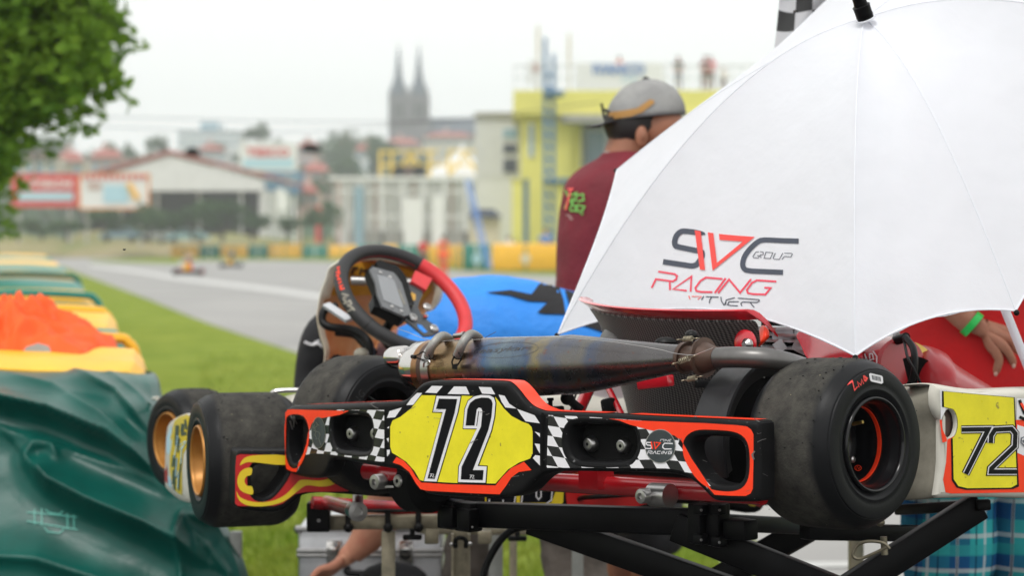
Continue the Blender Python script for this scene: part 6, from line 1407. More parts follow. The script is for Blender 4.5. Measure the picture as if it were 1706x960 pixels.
RIDGES = [([(-200, 560), (0, 596), (110, 618), (200, 668), (262, 745)], 30, 10, .075), ([(-200, 590), (0, 628), (90, 652), (170, 705), (240, 770)], 18, 9, .034), ([(-300, 640), (0, 684), (90, 703), (190, 745), (275, 812)], 38, 9, .115),
          ([(48, 790), (46, 765), (60, 748), (90, 752), (100, 775)], 9, 8, .030), ([(50, 775), (85, 815), (150, 850), (250, 893), (345, 945)], 44, 11, .10), ([(-200, 700), (0, 722), (120, 760), (230, 800), (330, 850)], 14, 14, .020),
          ([(306, 860), (300, 900), (306, 1100)], 10, 8, .030), ([(312, 868), (360, 880), (430, 862)], 12, 7, .028), ([(-100, 930), (60, 940), (200, 985), (300, 1060)], 30, 14, .04), ([(150, 600), (200, 640), (262, 690)], 14, 6, .022), ([(330, 900), (380, 960), (400, 1060)], 14, 9, .025)]
def fold(x, y_, z, v):
    """creases of the hanging sheet: gentle above each ridge, steep under it"""
    px = 853+F*x/y_; py = 408-(z-H)*F/y_; s = 0
    for pl, wa, wb, am in RIDGES:
        best = 1e9; sg = 1; e = 1
        for k in range(len(pl)-1):
            ax_, ay_ = pl[k]; bx_, by_ = pl[k+1]; dx, dy = bx_-ax_, by_-ay_; L2 = dx*dx+dy*dy; t = max(0, min(1, ((px-ax_)*dx+(py-ay_)*dy)/L2)); qx, qy = px-ax_-t*dx, py-ay_-t*dy; d = math.hypot(qx, qy)
            if d < best: best = d; sg = 1 if dx*qy-dy*qx < 0 else -1; e = (k+t)/(len(pl)-1)
        w_ = wa if sg > 0 else wb; q = best/w_
        if q < 5: s += am*math.exp(-q**1.02)*min(1, 6*(1-e)+.15)*min(1, 5*e+.3)
    s += .016*noise.noise(Vector((x*3, z*4, 3)))+.003*noise.noise(Vector((x*11, z*13, 7))); return s
for r in RT:
    for i in range(NX+1):
        u = i/NX; x = r.z-2.1*(u**1.5); ed = min(1, u*14); p = Vector((x, r.x-.10*(1-u)*0, r.y)); v = r.y
        k = max(0, min(1, (6.45-r.x)/.3)); d = fold(x, r.x, r.y, v)*ed
        rx = .0
        if u < .03: p.y += (0.03-u)*2.2
        p += Vector((.0, -d*k, d*(.45*k+.22*(1-k))))
        g.v.append(p)
NR = len(RT)
# the side that turns away from us on the right
for i in range(NR-1):
    for j in range(NX): g.f.append((i*(NX+1)+j, i*(NX+1)+j+1, (i+1)*(NX+1)+j+1, (i+1)*(NX+1)+j))
side = []
for i, r in enumerate(RT):
    a = g.v[i*(NX+1)]; row = [i*(NX+1)]
    for k in range(1, 7):
        g.v.append(a+Vector((-.06*k*.6, .14*k, -.0*k))+Vector((.02*math.sin(k*2+r.y*6), 0, 0))); row.append(len(g.v)-1)
    side.append(row)
for i in range(NR-1):
    if RT[i].x > 6.4: continue
    for k in range(6): g.f.append((side[i][k], side[i+1][k], side[i+1][k+1], side[i][k+1]))
tc_ = obj('sheet', g, 'tarp_green', tarp, angle=180)
TB = bvh(tc_)
decal('stitched_outline', TB, [q for l in ([(45, 855), (130, 862)], [(45, 870), (130, 884)], [(70, 848), (70, 878)], [(58, 850), (58, 876)], [(113, 856), (113, 884)], [(124, 858), (124, 884)], [(74, 880), (80, 888), (100, 890), (108, 882)], [(76, 850), (84, 856), (100, 858), (106, 852)]) for q in ribbon(l, 2.2)], 'tarp_stitch', tarp, .003, 8)
obj('foam_core', G().box(-3.6, -1.12, 6.3, 7.1, 0, .93), 'dark_cavity', tarp)
# orange jacket thrown on the barrier
g = G(); o = W(34, 580, 7.0); nx, ny = 90, 60
for i in range(nx+1):
    for j in range(ny+1):
        u = i/nx*2-1; v = j/ny*2-1; e = max(0, 1-(u*u)**1.5)*max(0, 1-(v*v)**2); yy = 6.95+v*.33
        n1_ = 1-abs(noise.noise(Vector((u*1.7+v*.9, v*2.0, 1.3))))*2.2; n2_ = 1-abs(noise.noise(Vector((u*3.6-v*2, v*3.2+u, 5.1))))*2.4; h = (.045+.02*math.sin(u*5+1))*e**.4+.10*e**.5*max(0, n1_)**1.5*(.6+.4*u*-1)+.055*e**.6*n2_
        wob = 1+.18*noise.noise(Vector((u*1.5, v*1.5, 9)))
        g.v.append(Vector((o.x+u*.25*wob, yy, 1.01+(h if e > 0 else -.01)-.03*max(0, u-.6))))
for i in range(nx):
    for j in range(ny): g.f.append((i*(ny+1)+j, (i+1)*(ny+1)+j, (i+1)*(ny+1)+j+1, i*(ny+1)+j+1))
jk = thing('jacket', Vector((o.x, 6.9, 1.0)), 'crumpled bright orange work jacket thrown on the yellow barrier', 'jacket')
jo = obj('cloth', g, 'orange_cloth', jk, angle=180); JB = bvh(jo)
decal('reflective_strip', JB, [[(35, 590), (45, 578), (62, 573), (82, 578), (86, 588), (64, 600), (45, 602)]], 'cap_grey', jk, .004, 6)
# ---- a small fly crossing in front
fly = thing('fly', W(207, 416, 3.9), 'tiny dark fly in mid air in front of the track', 'insect')
c = W(207, 416, 3.9); obj('insect_body', G().ball(c, .0016, 8, 1.7, .8, .8), 'dark_cavity', fly); obj('wing', G().add([c, c+V(.002, .001, .002), c+V(.003, 0, .0005)], [(0, 1, 2)]), 'cap_dark', fly); obj('wing', G().add([c, c+V(-.001, .001, .002), c+V(-.002, 0, .0015)], [(0, 1, 2)]), 'cap_dark', fly)
# ============================================================ GROUND, TRACK
def ground_mat():
    m = mat('grass_ground', (.14, .22, .03), .95, spec=0); t = m.node_tree; b = t.nodes['Principled BSDF']; tc = t.nodes.new('ShaderNodeTexCoord')
    n = t.nodes.new('ShaderNodeTexNoise'); n.inputs['Scale'].default_value = 1.1; n.inputs['Detail'].default_value = 12; n.inputs['Roughness'].default_value = .78; t.links.new(tc.outputs['Object'], n.inputs['Vector'])
    r = t.nodes.new('ShaderNodeValToRGB'); r.color_ramp.elements[0].position = .34; r.color_ramp.elements[1].position = .68; r.color_ramp.elements[0].color = (.125, .185, .030, 1); r.color_ramp.elements[1].color = (.285, .33, .070, 1)
    t.links.new(n.outputs['Fac'], r.inputs[0]); t.links.new(r.outputs[0], b.inputs['Base Color']); return m
M['grass'] = ground_mat()
g = G(); xs = [-6000, -600, -60, -12, -4, 0, 4, 12, 60, 600, 6000]; ys_ = [-30, 0, 6, 12, 30, 80, 160, 400, 1500, 8000]
for y in ys_:
    for x in xs: g.v.append(Vector((x, y, 0)))
for i in range(len(ys_)-1):
    for j in range(len(xs)-1): q = i*len(xs)+j; g.f.append((q, q+1, q+1+len(xs), q+len(xs)))
struct('ground', g, 'grass')
g = G(); g.add([(-14, -30, .006), (14, -30, .006), (14, 8.3, .006), (-14, 8.3, .006)], [(0, 1, 2, 3)])  # unseen dark sheet, added to cut green bounce onto the karts' undersides
mk('dark_ground', (.055, .054, .052), .9, spec=.2, var=.2, scale=6)
struct('added_dark_ground', g, 'dark_ground')
def asphalt():
    m = mat('asphalt', (.20, .195, .185), .85); t = m.node_tree; b = t.nodes['Principled BSDF']; tc = t.nodes.new('ShaderNodeTexCoord')
    n = t.nodes.new('ShaderNodeTexNoise'); n.inputs['Scale'].default_value = .25; n.inputs['Detail'].default_value = 7; t.links.new(tc.outputs['Object'], n.inputs['Vector'])
    r = t.nodes.new('ShaderNodeValToRGB'); r.color_ramp.elements[0].position = .3; r.color_ramp.elements[1].position = .7; r.color_ramp.elements[0].color = (.24, .238, .23, 1); r.color_ramp.elements[1].color = (.35, .34, .325, 1)
    t.links.new(n.outputs['Fac'], r.inputs[0]); t.links.new(r.outputs[0], b.inputs['Base Color']); return m
M['asphalt'] = asphalt()
def gpoly(pts, z): return [GND(a, b, z) for a, b in pts]
near_e = cr([(-300, 418), (-60, 423), (40, 427), (90, 440), (160, 466), (250, 500), (350, 540), (500, 590), (700, 662), (900, 742), (1100, 822), (1240, 890), (1330, 962), (1480, 1100), (1700, 1400)], 3, False)
far_e = [(2600, 520), (1700, 475), (1300, 466), (960, 461), (850, 457), (760, 451), (640, 441), (560, 436), (450, 434), (320, 435), (280, 431), (180, 427), (60, 421), (-300, 415)]
L_ = gpoly([tuple(p[:2]) for p in near_e], .004)+gpoly([(6000, 1400)]+far_e, .004)
vs, fs = fill2d([[(p.x, p.y) for p in L_]]); struct('track', G().add([(p.x, p.y, .004) for p in vs], fs), 'asphalt')
def gstripe(name, a, b, m, z):
    A = gpoly([tuple(p[:2]) for p in cr(a, 4, False)], z); B = gpoly([tuple(p[:2]) for p in cr(b, 4, False)], z); g = G()
    for i in range(len(A)-1): g.quad(A[i], A[i+1], B[i+1], B[i])
    return struct(name, g, m)
gstripe('track_edge_line', [(150, 441), (230, 450), (300, 461), (420, 475), (540, 491), (700, 512)], [(150, 444), (230, 455), (300, 467), (420, 482), (540, 499), (700, 522)], 'track_paint', .009)
gstripe('track_edge_line', [(1200, 936), (1330, 937), (1480, 936)], [(1200, 946), (1330, 946), (1480, 944)], 'track_paint', .009)
gstripe('grass_island', [(150, 434), (220, 431), (300, 428)], [(150, 436), (220, 438), (300, 440)], 'grass', .012)
# tufts of grass on the verge (nobody could count them)
rnd = random.Random(2); g = G(); nt_ = 0
mk('grass_blade', (.15, .25, .02), .8, spec=.1, col2=(.26, .28, .05), scale=1.2, trans=.2)
while nt_ < 26000:
    py = rnd.uniform(590, 1010); px = rnd.uniform(330, 1330); p = GND(px, py, 0)
    if p.y < 8.35: nt_ += .2; continue
    i = next((k for k in range(len(near_e)-1) if near_e[k][0] <= px <= near_e[k+1][0]), None)
    if i is not None:
        a, b = near_e[i], near_e[i+1]; ye = a[1]+(b[1]-a[1])*(px-a[0])/(b[0]-a[0])
        if py < ye+4: nt_ += .2; continue
    h = rnd.uniform(.02, .05); a = rnd.uniform(0, 6.28); d = Vector((math.cos(a), math.sin(a), 0))*.006; l = Vector((rnd.uniform(-.02, .02), rnd.uniform(-.02, .02), h))
    g.add([p-d, p+d, p+l], [(0, 1, 2)]); nt_ += 1
obj('grass_tufts', g, 'grass_blade', None, False, kind='stuff')
# hill with the town on it
g = G(); nx, ny = 60, 26
def hz(x, y):
    s = max(0, min(1, (y-320)/420)); s = s*s*(3-2*s); k = 22+5*math.sin(x*.006+1)+4*noise.noise(Vector((x*.004, y*.004, 0)))
    return -0.6+s*(k+.010*(x+100))
for i in range(ny+1):
    for j in range(nx+1):
        y = 300+i*50; x = (-620+1500*j/nx)*(y/700); g.v.append(Vector((x, y, hz(x, y))))
for i in range(ny):
    for j in range(nx): q = i*(nx+1)+j; g.f.append((q, q+1, q+nx+2, q+nx+1))
struct('hill', g, 'hill_green', True)
# embankment behind the track
g = G(); 
for i in range(81):
    px = -200+1100*i/80; h = 2.2+1.4*noise.noise(Vector((i*.13, 0, 0)))+.5*noise.noise(Vector((i*.6, 2, 0)))
    if px > 560: h *= .35
    for (Y, k) in ((232, 0), (238, .55), (248, 1), (262, 1.05), (285, 0)): g.v.append(Vector((W(px, 400, Y).x, Y, h*k-.02)))
for i in range(80):
    for k in range(4): q = i*5+k; g.f.append((q, q+5, q+6, q+1))
mk('bank', (.16, .20, .06), .95, spec=0, col2=(.36, .29, .18), scale=.10)
struct('embankment', g, 'bank', True)

# ============================================================ TREES AND SHRUBS
def leaf_cloud(g, c, rx, ry, rz, n, sz, rnd, hollow=.55):
    for _ in range(n):
        while True:
            p = Vector((rnd.uniform(-1, 1), rnd.uniform(-1, 1), rnd.uniform(-1, 1)))
            if hollow*rnd.random() < p.length <= 1: break
        q = Vector((c[0]+p.x*rx, c[1]+p.y*ry, c[2]+p.z*rz)); a = Vector((rnd.uniform(-1, 1), rnd.uniform(-1, 1), rnd.uniform(-.6, .6))).normalized(); b = a.cross(Vector((rnd.uniform(-1, 1), rnd.uniform(-1, 1), rnd.uniform(-1, 1)))).normalized(); s = sz*rnd.uniform(.6, 1.3)
        g.add([q-a*s, q+b*s*.55, q+a*s, q-b*s*.55], [(0, 1, 2, 3)])
# the near tree whose crown hangs in on the left
D = 14.0
tree = thing('leafy_tree', (W(-420, 400, D).x, D, 0), 'large leafy green tree hanging into the upper left corner', 'tree')
tx = W(-420, 400, D).x
trunk = G().tube(spline((tx, D, -.1), (tx+.05, D, 1.2), (tx-.05, D+.1, 2.4), (tx+.15, D, 3.8), (tx+.1, D, 5.5)), [.26, .24, .22, .21, .2, .19, .19, .185, .18, .175, .17, .165, .16, .15, .14, .13, .13, .12, .12, .11, .11, .1, .1, .09, .08][:25], 14)
obj('trunk', trunk, 'bark', tree)
rnd = random.Random(11); lf = G(); bg = G()
def branch(pts, r0, n, sz=.045, spread=.085):
    P = spline(*pts, n=5); bg.tube(P, [r0*(1-.75*i/len(P)) for i in range(len(P))], 6)
    for i in range(n):
        k = min(len(P)-1, int((rnd.random()**.8)*len(P))); p = P[k]; leaf_cloud(lf, p+Vector((rnd.gauss(0, spread), rnd.gauss(0, spread), rnd.gauss(0, spread)-.02)), .07, .07, .06, 5, sz, rnd, 0)
hub = Vector((tx+.1, D, 3.0))
def wp(px, py, dd=0): return W(px, py, D+dd)
tipsT = [((232, -25), .25, 110), ((250, -60), 0, 90), ((190, 20), .4, 90), ((212, 70), .1, 50), ((196, 88), -.3, 60), ((226, 74), -.1, 22), ((190, 120), .3, 70), ((215, 150), 0, 60), ((180, 150), -.4, 60), ((160, 170), .3, 60), ((160, 212), .1, 45), ((130, 195), -.3, 60), ((110, 190), .3, 70), ((90, 225), 0, 50), ((60, 225), -.2, 60), ((45, 240), .3, 60), ((30, 270), 0, 60), ((8, 300), .2, 60), ((10, 350), 0, 80), ((22, 400), .3, 60), ((0, 300), .4, 90), ((30, 320), .2, 60), ((45, 285), -.2, 50), ((80, 120), .2, 110), ((60, 60), -.3, 110), ((120, 60), .1, 110), ((140, 110), -.2, 100), ((20, 140), 0, 110), ((10, 30), .3, 110), ((100, -10), 0, 110), ((20, 200), -.4, 110), ((150, 0), -.4, 110), ((-40, 200), .4, 120), ((-40, 80), 0, 120), ((-60, 300), -.2, 90), ((-30, 10), .5, 120), ((40, 90), .6, 120), ((110, 140), .7, 100)]
for (px, py), dd, n in tipsT:
    px -= 24; py -= 26
    T = wp(px, py, dd); mid = hub.lerp(T, .5)+Vector((0, 0, .25)); branch([hub, mid, T.lerp(mid, .35)+Vector((0, 0, .05)), T], .03, int(n*.75))
    for _ in range(int(n*.55)): 
        q = T+Vector((rnd.gauss(-.10, .085), rnd.gauss(0, .2), rnd.gauss(.03, .07))); leaf_cloud(lf, q, .06, .06, .05, 5, .042, rnd, 0)
for _ in range(1500):                                                # upper mass of the crown
    px = rnd.uniform(-420, 190); py = rnd.uniform(-160, 165)
    if px > 165-.75*max(0, py-30) and py > 0: continue
    if py > 230+(px+100)*-.3: continue
    leaf_cloud(lf, wp(px, py, rnd.uniform(-.5, 1.4)), .13, .13, .11, 7, .045, rnd, 0)
obj('branches', bg, 'bark', tree); obj('crown', lf, 'leaf', tree, False)
# far trees: three kinds, copied
def tree_proto(seed, nl, lobes, sz, mname='leaf_far'):
    rnd = random.Random(seed); g = G()
    for _ in range(lobes):
        c = (rnd.uniform(-.35, .35), rnd.uniform(-.3, .3), rnd.uniform(.45, .9)); r = rnd.uniform(.16, .3); leaf_cloud(g, c, r, r, r*.8, nl//lobes, sz, rnd)
    return g
KT = [(3, 900, 9, .05), (4, 800, 7, .055), (5, 700, 6, .06)]; protoT = []
for sd, nl, lb, sz in KT:
    g = tree_proto(sd, nl, lb, sz); me = bpy.data.meshes.new('crown'); me.from_pydata([tuple(p) for p in g.v], [], g.f); me.materials.append(M['leaf_far'])
    t = G().tube([(0, 0, -.05), (.01, 0, .3), (0, .01, .6)], [.035, .028, .015], 6).tube([(.01, 0, .3), (.15, .02, .55)], [.016, .008], 5).tube([(.01, 0, .35), (-.14, .0, .6)], [.016, .008], 5); tm = bpy.data.meshes.new('trunk'); tm.from_pydata([tuple(p) for p in t.v], [], t.f); tm.materials.append(M['bark']); protoT.append((me, tm))
def far_tree(px, pyb, pyt, Y, wpx, label, k, nm='broadleaf_tree'):
    b = W(px, pyb, Y); hgt = (pyb-pyt)/F*Y; wd_ = wpx/F*Y
    r = thing(nm, (b.x, Y, b.z), label, 'tree', 'trees on the hill beyond the track'); me, tm = protoT[k % 3]
    for n_, mm in (('crown', me), ('trunk', tm)):
        o = bpy.data.objects.new(n_, mm); COL.objects.link(o); o.parent = r
    r.scale = (wd_, wd_, hgt*1.05); r.rotation_euler = (0, 0, k*1.3); return r
for i, (px, pyb, pyt, Y, wd_, lb) in enumerate([(430, 250, 206, 520, 50, 'round crowned tree standing right of the pale apartment block'), (182, 300, 234, 480, 40, 'dark tree left of the hall roof, beside a red roofed house'), (262, 290, 232, 500, 50, 'dark wide tree behind the ridge of the white hall'), (215, 290, 240, 490, 34, 'small dark tree between two others behind the hall'),
        (60, 300, 225, 420, 70, 'hazy tree at the far left under the near tree'), (100, 290, 232, 520, 60, 'hazy tree beside the near tree, above the red billboard'), (560, 320, 225, 500, 70, 'bluish tree left of the cathedral, below the hanging lamp'), (600, 300, 215, 560, 70, 'tall bluish tree just left of the cathedral'), (625, 330, 235, 470, 60, 'tree directly below the cathedral front'), (540, 350, 290, 380, 60, 'dark bushy tree right of the white letter billboard'), (505, 350, 300, 400, 40, 'small tree between billboard and white cage building'),
        (580, 350, 270, 420, 70, 'dark tree above the white cage building'), (655, 310, 250, 520, 60, 'hazy tree below the cathedral spires'), (700, 300, 262, 560, 60, 'pale tree under the cathedral nave'), (360, 262, 240, 540, 40, 'low tree at the foot of the pale apartment block'), (460, 262, 232, 600, 50, 'distant tree right of the round crowned one'), (520, 300, 232, 560, 50, 'slender hazy tree behind the second hanging lamp')]):
    far_tree(px, pyb, pyt, Y, wd_, lb, i)
for i, (px, pyt, wd_, lb) in enumerate([(110, 372, 80, 'low sandy green bush below the white billboard'), (175, 360, 60, 'green bush left of centre on the bank'), (250, 350, 80, 'dense bush in front of the dark hall opening'), (320, 352, 70, 'green bush before the middle of the hall'), (370, 345, 90, 'tallest bush before the right half of the hall'), (420, 358, 60, 'bush at the right corner of the hall'), (30, 368, 60, 'bush at the far left of the bank'), (480, 372, 60, 'low bush beside the white pillars'), (538, 345, 50, 'dark bush beside the red post'), (70, 385, 50, 'pale low bush at the left end of the bank'), (290, 378, 60, 'low bush on the grass before the hall'), (215, 382, 60, 'low pale bush left of the middle of the bank')]):
    t = far_tree(px, 400, pyt-6, 226+i*.5, wd_*1.25, lb, i+1, 'shrub'); t['category'] = 'bush'; t['group'] = 'bushes on the bank behind the track'

rnd = random.Random(77); g = G()
for _ in range(150):
    px = rnd.uniform(-20, 690); Y_ = rnd.uniform(430, 690); c = W(px, 300, Y_); z0 = hz(c.x, Y_); r = rnd.uniform(3, 6.5)
    if (408-(z0+r*1.6-H)*F/Y_) < 236: continue
    leaf_cloud(g, (c.x, Y_, z0+r*.6), r*1.3, r, r, 60, 1.1, rnd)
obj('distant_woodland', g, 'leaf_far', None, False, kind='stuff')
# ============================================================ BUILDINGS
def rbox(x0, x1, yt, yb, Y, dep): 
    a = W(x0, yb, Y); b = W(x1, yt, Y); return (a.x, b.x, Y, Y+dep, a.z, b.z)
def gbox(x0, x1, yt, yb, Y, dep): return G().box(*rbox(x0, x1, yt, yb, Y, dep))
# yellow race control building
Y = 130; rc = thing('race_control_building', (W(1000, 408, Y).x, Y, 0), 'yellow flat roofed race control building with spectators and banner on its roof', 'building')
zb = 447
obj('wall', gbox(868, 952, 190, zb, Y, 14), 'wall_yellow', rc); obj('parapet', gbox(855, 1330, 150, 190, Y-1, 16), 'wall_yellow', rc)
obj('wall', gbox(952, 1330, 192, zb, Y+3, 11), 'wall_white', rc); obj('column', gbox(952, 968, 190, zb, Y+.5, 1.5), 'wall_yellow', rc)
obj('canopy', gbox(935, 1330, 190, 203, Y-1.5, 5), 'pale_concrete', rc); obj('floor_slab', gbox(930, 1330, 297, 306, Y-.5, 4), 'steel_blue', rc)
for x0, x1, a, b in ((880, 890, 205, 262), (975, 1010, 215, 290), (1100, 1160, 215, 290), (1180, 1240, 215, 290), (975, 1000, 315, 370)):
    f_ = obj('window', gbox(x0, x1, a, b, Y-.1 if x0 < 950 else Y+2.9, .2), 'sign_white', rc); obj('pane', gbox(x0+2, x1-2, a+3, b-3, Y-.16 if x0 < 950 else Y+2.84, .1), 'glass_blue', f_)
obj('railing', G().join(gbox(855, 1330, 108, 111, Y-.8, .1)).join(gbox(855, 1330, 128, 130, Y-.8, .1)), 'wall_white', rc)
for i in range(26):
    px = 857+i*18; obj('railing_post', gbox(px, px+2, 108, 150, Y-.8, .1), 'wall_white', rc, smooth=False)
bn = obj('banner', gbox(958, 1105, 104, 148, Y-1.0, .05), 'sign_white', None, False, loc=W(1030, 126, Y-1)); props(bn, 'long white banner with blue lettering on the roof railing of the yellow building', 'banner')
a = W(988, 124, Y-1.1); text_w('banner_lettering', 'IVANCO', a, (W(1074, 124, Y-1.1)-a), (W(988, 105, Y-1.1)-a), 'sign_blue', bn, .03)
a = W(1036, 136, Y-1.1); text_w('banner_lettering', 's.r.o.', a, (W(1062, 136, Y-1.1)-a), (W(1036, 127, Y-1.1)-a), 'sign_lblue', bn, .01)
b2_ = obj('banner', gbox(880, 903, 100, 140, Y-1.0, .05), 'sign_white', None, False, loc=W(890, 120, Y-1)); props(b2_, 'small white banner with red print at the left end of the roof railing', 'banner')
obj('banner_print', gbox(888, 898, 106, 120, Y-1.05, .02), 'wall_pink', b2_)
# blue stair tower
st_ = thing('stair_tower', (W(915, 408, Y-4).x, Y-4, 0), 'slim blue steel stair tower in front of the yellow building', 'stair tower')
for px in (908, 922):
    obj('post', G().bar(W(px, 448, Y-4), W(px, 62 if px == 908 else 90, Y-4), .2, .2, (0, 1, 0)), 'steel_blue', st_)
for i in range(16):
    y0 = 120+i*20; obj('rung', G().bar(W(908, y0, Y-4), W(922, y0+10, Y-4), .15, .15, (0, 1, 0)), 'steel_blue', st_)
obj('landing', gbox(905, 945, 297, 303, Y-5, 3), 'steel_blue', st_); obj('landing', gbox(905, 940, 150, 156, Y-5, 3), 'steel_blue', st_)
for px, t, lb in ((896, 42, 'thin pale mast left of the blue stair tower'), (948, 55, 'thin pale mast right of the blue stair tower')):
    m_ = thing('antenna_mast', (W(px, 150, Y).x, Y, W(px, 150, Y).z), lb, 'mast'); obj('pole', G().tube([W(px, 150, Y), W(px, t, Y)], .09, 6), 'steel_yellow' if 0 else 'wall_cream', m_)
    obj('rung', G().bar(W(px-4, t+20, Y), W(px+4, t+20, Y), .08, .08).bar(W(px-4, t+35, Y), W(px+4, t+35, Y), .08, .08), 'wall_cream', m_)
# small people
def small_person(x, y, z, hgt, top, leg_, label, lean=0, arm_=0):
    p = thing('person', (x, y, z), label, 'person'); k = hgt/1.75
    q = lambda a, b, c: Vector((x+a*k, y+b*k, z+c*k))
    skin('body', [[(q(0, 0, .92), .13*k), (q(0, 0, 1.3), .13*k), (q(0, 0, 1.47), .06*k), (q(.01, -.01, 1.62), .09*k), (q(0, 0, 1.72), .06*k)]]+[[(q(0, 0, 1.3), .13*k), (q(s*.2, 0, 1.38), .06*k), (q(s*(.26+arm_), -.03, 1.12), .045*k), (q(s*.2, -.18, 1.02), .035*k)] for s in (-1, 1)]+[[(q(0, 0, .92), .13*k), (q(s*.1, 0, .85), .1*k), (q(s*.11, -.02, .45), .07*k), (q(s*.12, 0, .06), .04*k), (q(s*.13, -.12, .03), .035*k)] for s in (-1, 1)], 'skin', p, sub=1)
    skin('shirt', [[(q(0, 0, .9), .16*k), (q(0, 0, 1.15), .155*k), (q(0, 0, 1.32), .16*k), (q(0, 0, 1.45), .08*k)]]+[[(q(0, 0, 1.32), .16*k), (q(s*.2, 0, 1.38), .085*k), (q(s*(.25+arm_*.8), -.02, 1.18), .07*k)] for s in (-1, 1)], top, p, sub=1)
    skin('trousers', [[(q(0, 0, .95), .15*k), (q(s*.1, 0, .82), .12*k), (q(s*.11, 0, .45), .085*k), (q(s*.12, 0, .1), .06*k)] for s in (-1, 1)], leg_, p, sub=1)
    obj('hair', G().ball(q(0, .02, 1.66), .1*k, 10), 'hair', p); return p
mk('shirt_pink', (.72, .05, .12), .8); mk('vest_orange', (.85, .12, .02), .7)
rz = W(1000, 150, Y).z
for px, top, leg_, lb in ((1184, 'shirt_pink', 'shorts_black', 'person in bright pink red shirt standing on the yellow roof, right of the pair'), (1174, 'shirt_maroon', 'shorts_black', 'person in dark red standing close beside the pink shirted one on the roof'), (1130, 'shirt_black', 'steel_blue', 'dark clothed person standing alone at the roof railing'), (1205, 'sign_white', 'shorts_black', 'person in white at the right end of the roof group'), (1032, 'vest_orange', 'shorts_black', 'person in orange red behind the roof banner')):
    c = W(px, 150, Y+.6); small_person(c.x, Y+.6+(0 if px != 1174 else -.4), rz, 2.0 if px != 1205 else 1.4, top, leg_, lb)
for px, py, Y_, lb, m_, lg, hh in ((739, 470, 82, 'marshal in orange suit crouching beside the track behind the steering wheel', 'vest_orange', 'vest_orange', 1.35), (738, 451, 119, 'marshal in orange vest standing behind the far barrier', 'vest_orange', 'shorts_black', 1.8), (705, 450, 121, 'person in red behind the far barrier, left of the orange marshal', 'shirt_red', 'shorts_black', 1.7), (909, 452, 118, 'person in blue at the foot of the yellow building', 'sign_blue', 'shorts_black', 2.2), (848, 452, 122, 'person in white and red beside the blue strut', 'sign_white', 'sign_red', 1.8), (860, 452, 123, 'person in dark blue next to the yellow columns', 'sign_blue', 'sign_white', 1.6)):
    c = GND(px, py); small_person(W(px, 408, Y_).x, Y_, 0, hh, m_, lg, lb)
# white container building behind left
Y = 138; cb = thing('grey_container_building', (W(830, 408, Y).x, Y, 0), 'pale grey stacked container building left of the yellow one', 'building')
obj('wall', gbox(792, 868, 192, 447, Y, 10), 'corrugated', cb)
for i in range(12): obj('wall_rib', gbox(794+i*6, 796+i*6, 194, 298, Y-.08, .1), 'wall_white', cb, False)
for a, b in ((212, 232), (237, 258), (262, 290)): f_ = obj('window', gbox(836, 864, a, b, Y-.1, .1), 'sign_white', cb); obj('pane', gbox(838, 862, a+2, b-2, Y-.14, .06), 'glass_blue' if a < 230 else 'glass_dark', f_)
obj('roof_rail', gbox(790, 870, 186, 192, Y-.3, 10.6), 'pale_concrete', cb)
# white cage building
Y = 240; cg = thing('white_cage_building', (W(700, 408, Y).x, Y, 0), 'long low white building with barred openings behind the far barrier', 'building')
obj('roof', G().box8([W(a, b, c) for b in (300, 294) for a, c in ((548, Y), (880, Y), (880, Y+12), (548, Y+12))]), 'sign_white', cg, False)
obj('wall', gbox(556, 880, 302, 429, Y+11, 9), 'wall_white', cg); obj('wall_base', gbox(580, 880, 385, 429, Y, .5), 'pale_concrete', cg)
for i in range(46):
    px = 562+i*7; obj('bar', gbox(px, px+2.4 if i % 5 else px+5, 302, 429, Y, .3), 'sign_white' if i % 9 else 'wall_pink', cg, False)
for y0 in (318, 360): obj('rail', gbox(556, 880, y0, y0+3, Y-.05, .12), 'sign_white', cg, False)
obj('green_panel', gbox(590, 606, 310, 428, Y-.3, .1), 'glass_blue', cg, False); obj('white_panel', gbox(672, 705, 330, 428, Y-.4, .1), 'sign_white', cg, False); obj('white_panel', gbox(720, 740, 325, 428, Y-.4, .1), 'sign_white', cg, False)
Y = 132; cg2 = thing('picnic_hut', (W(800, 408, Y-3).x, Y-3, 0), 'small cream hut with dark pitched roof before the barred building', 'hut')
obj('wall', gbox(782, 832, 362, 447, Y-3, 2.5), 'wall_cream', cg2); obj('roof', G().box8([W(776, 362, Y-3.4), W(838, 362, Y-3.4), W(838, 362, Y), W(776, 362, Y), W(792, 348, Y-3.2), W(822, 348, Y-3.2), W(822, 348, Y-.2), W(792, 348, Y-.2)]), 'roof_slate', cg2, False)
# yellow scaffold and rides on the roof
Y = 242
sf = thing('yellow_scaffold', (W(760, 300, Y+2).x, Y+2, W(760, 296, Y+2).z), 'yellow steel scaffold with dark lamps on the flat roof', 'scaffold')
def sb_(a, b, w_=.3, m_='steel_yellow', n_='scaffold_pole'): obj(n_, G().bar(W(*a, Y+2), W(*b, Y+2), w_*1.0, w_*1.0, (0, 1, 0)), m_, sf, False)
for px in (634, 652, 684, 716, 748, 825, 868): sb_((px, 298), (px, 250))
for a, b in (((634, 252), (730, 252)), ((634, 275), (870, 275)), ((748, 252), (870, 252)), ((745, 298), (870, 298))): sb_(a, b, .22)
for a, b in (((652, 298), (684, 256)), ((684, 256), (716, 298)), ((835, 290), (868, 254)), ((745, 298), (775, 255)), ((775, 255), (800, 298))): sb_(a, b, .3)
for px in (665, 682, 698): obj('lamp_head', G().ball(W(px, 288, Y+1.8), .8, 10, 1, 1, 1.1), 'dark_cavity' if px != 682 else 'rust_band', sf)
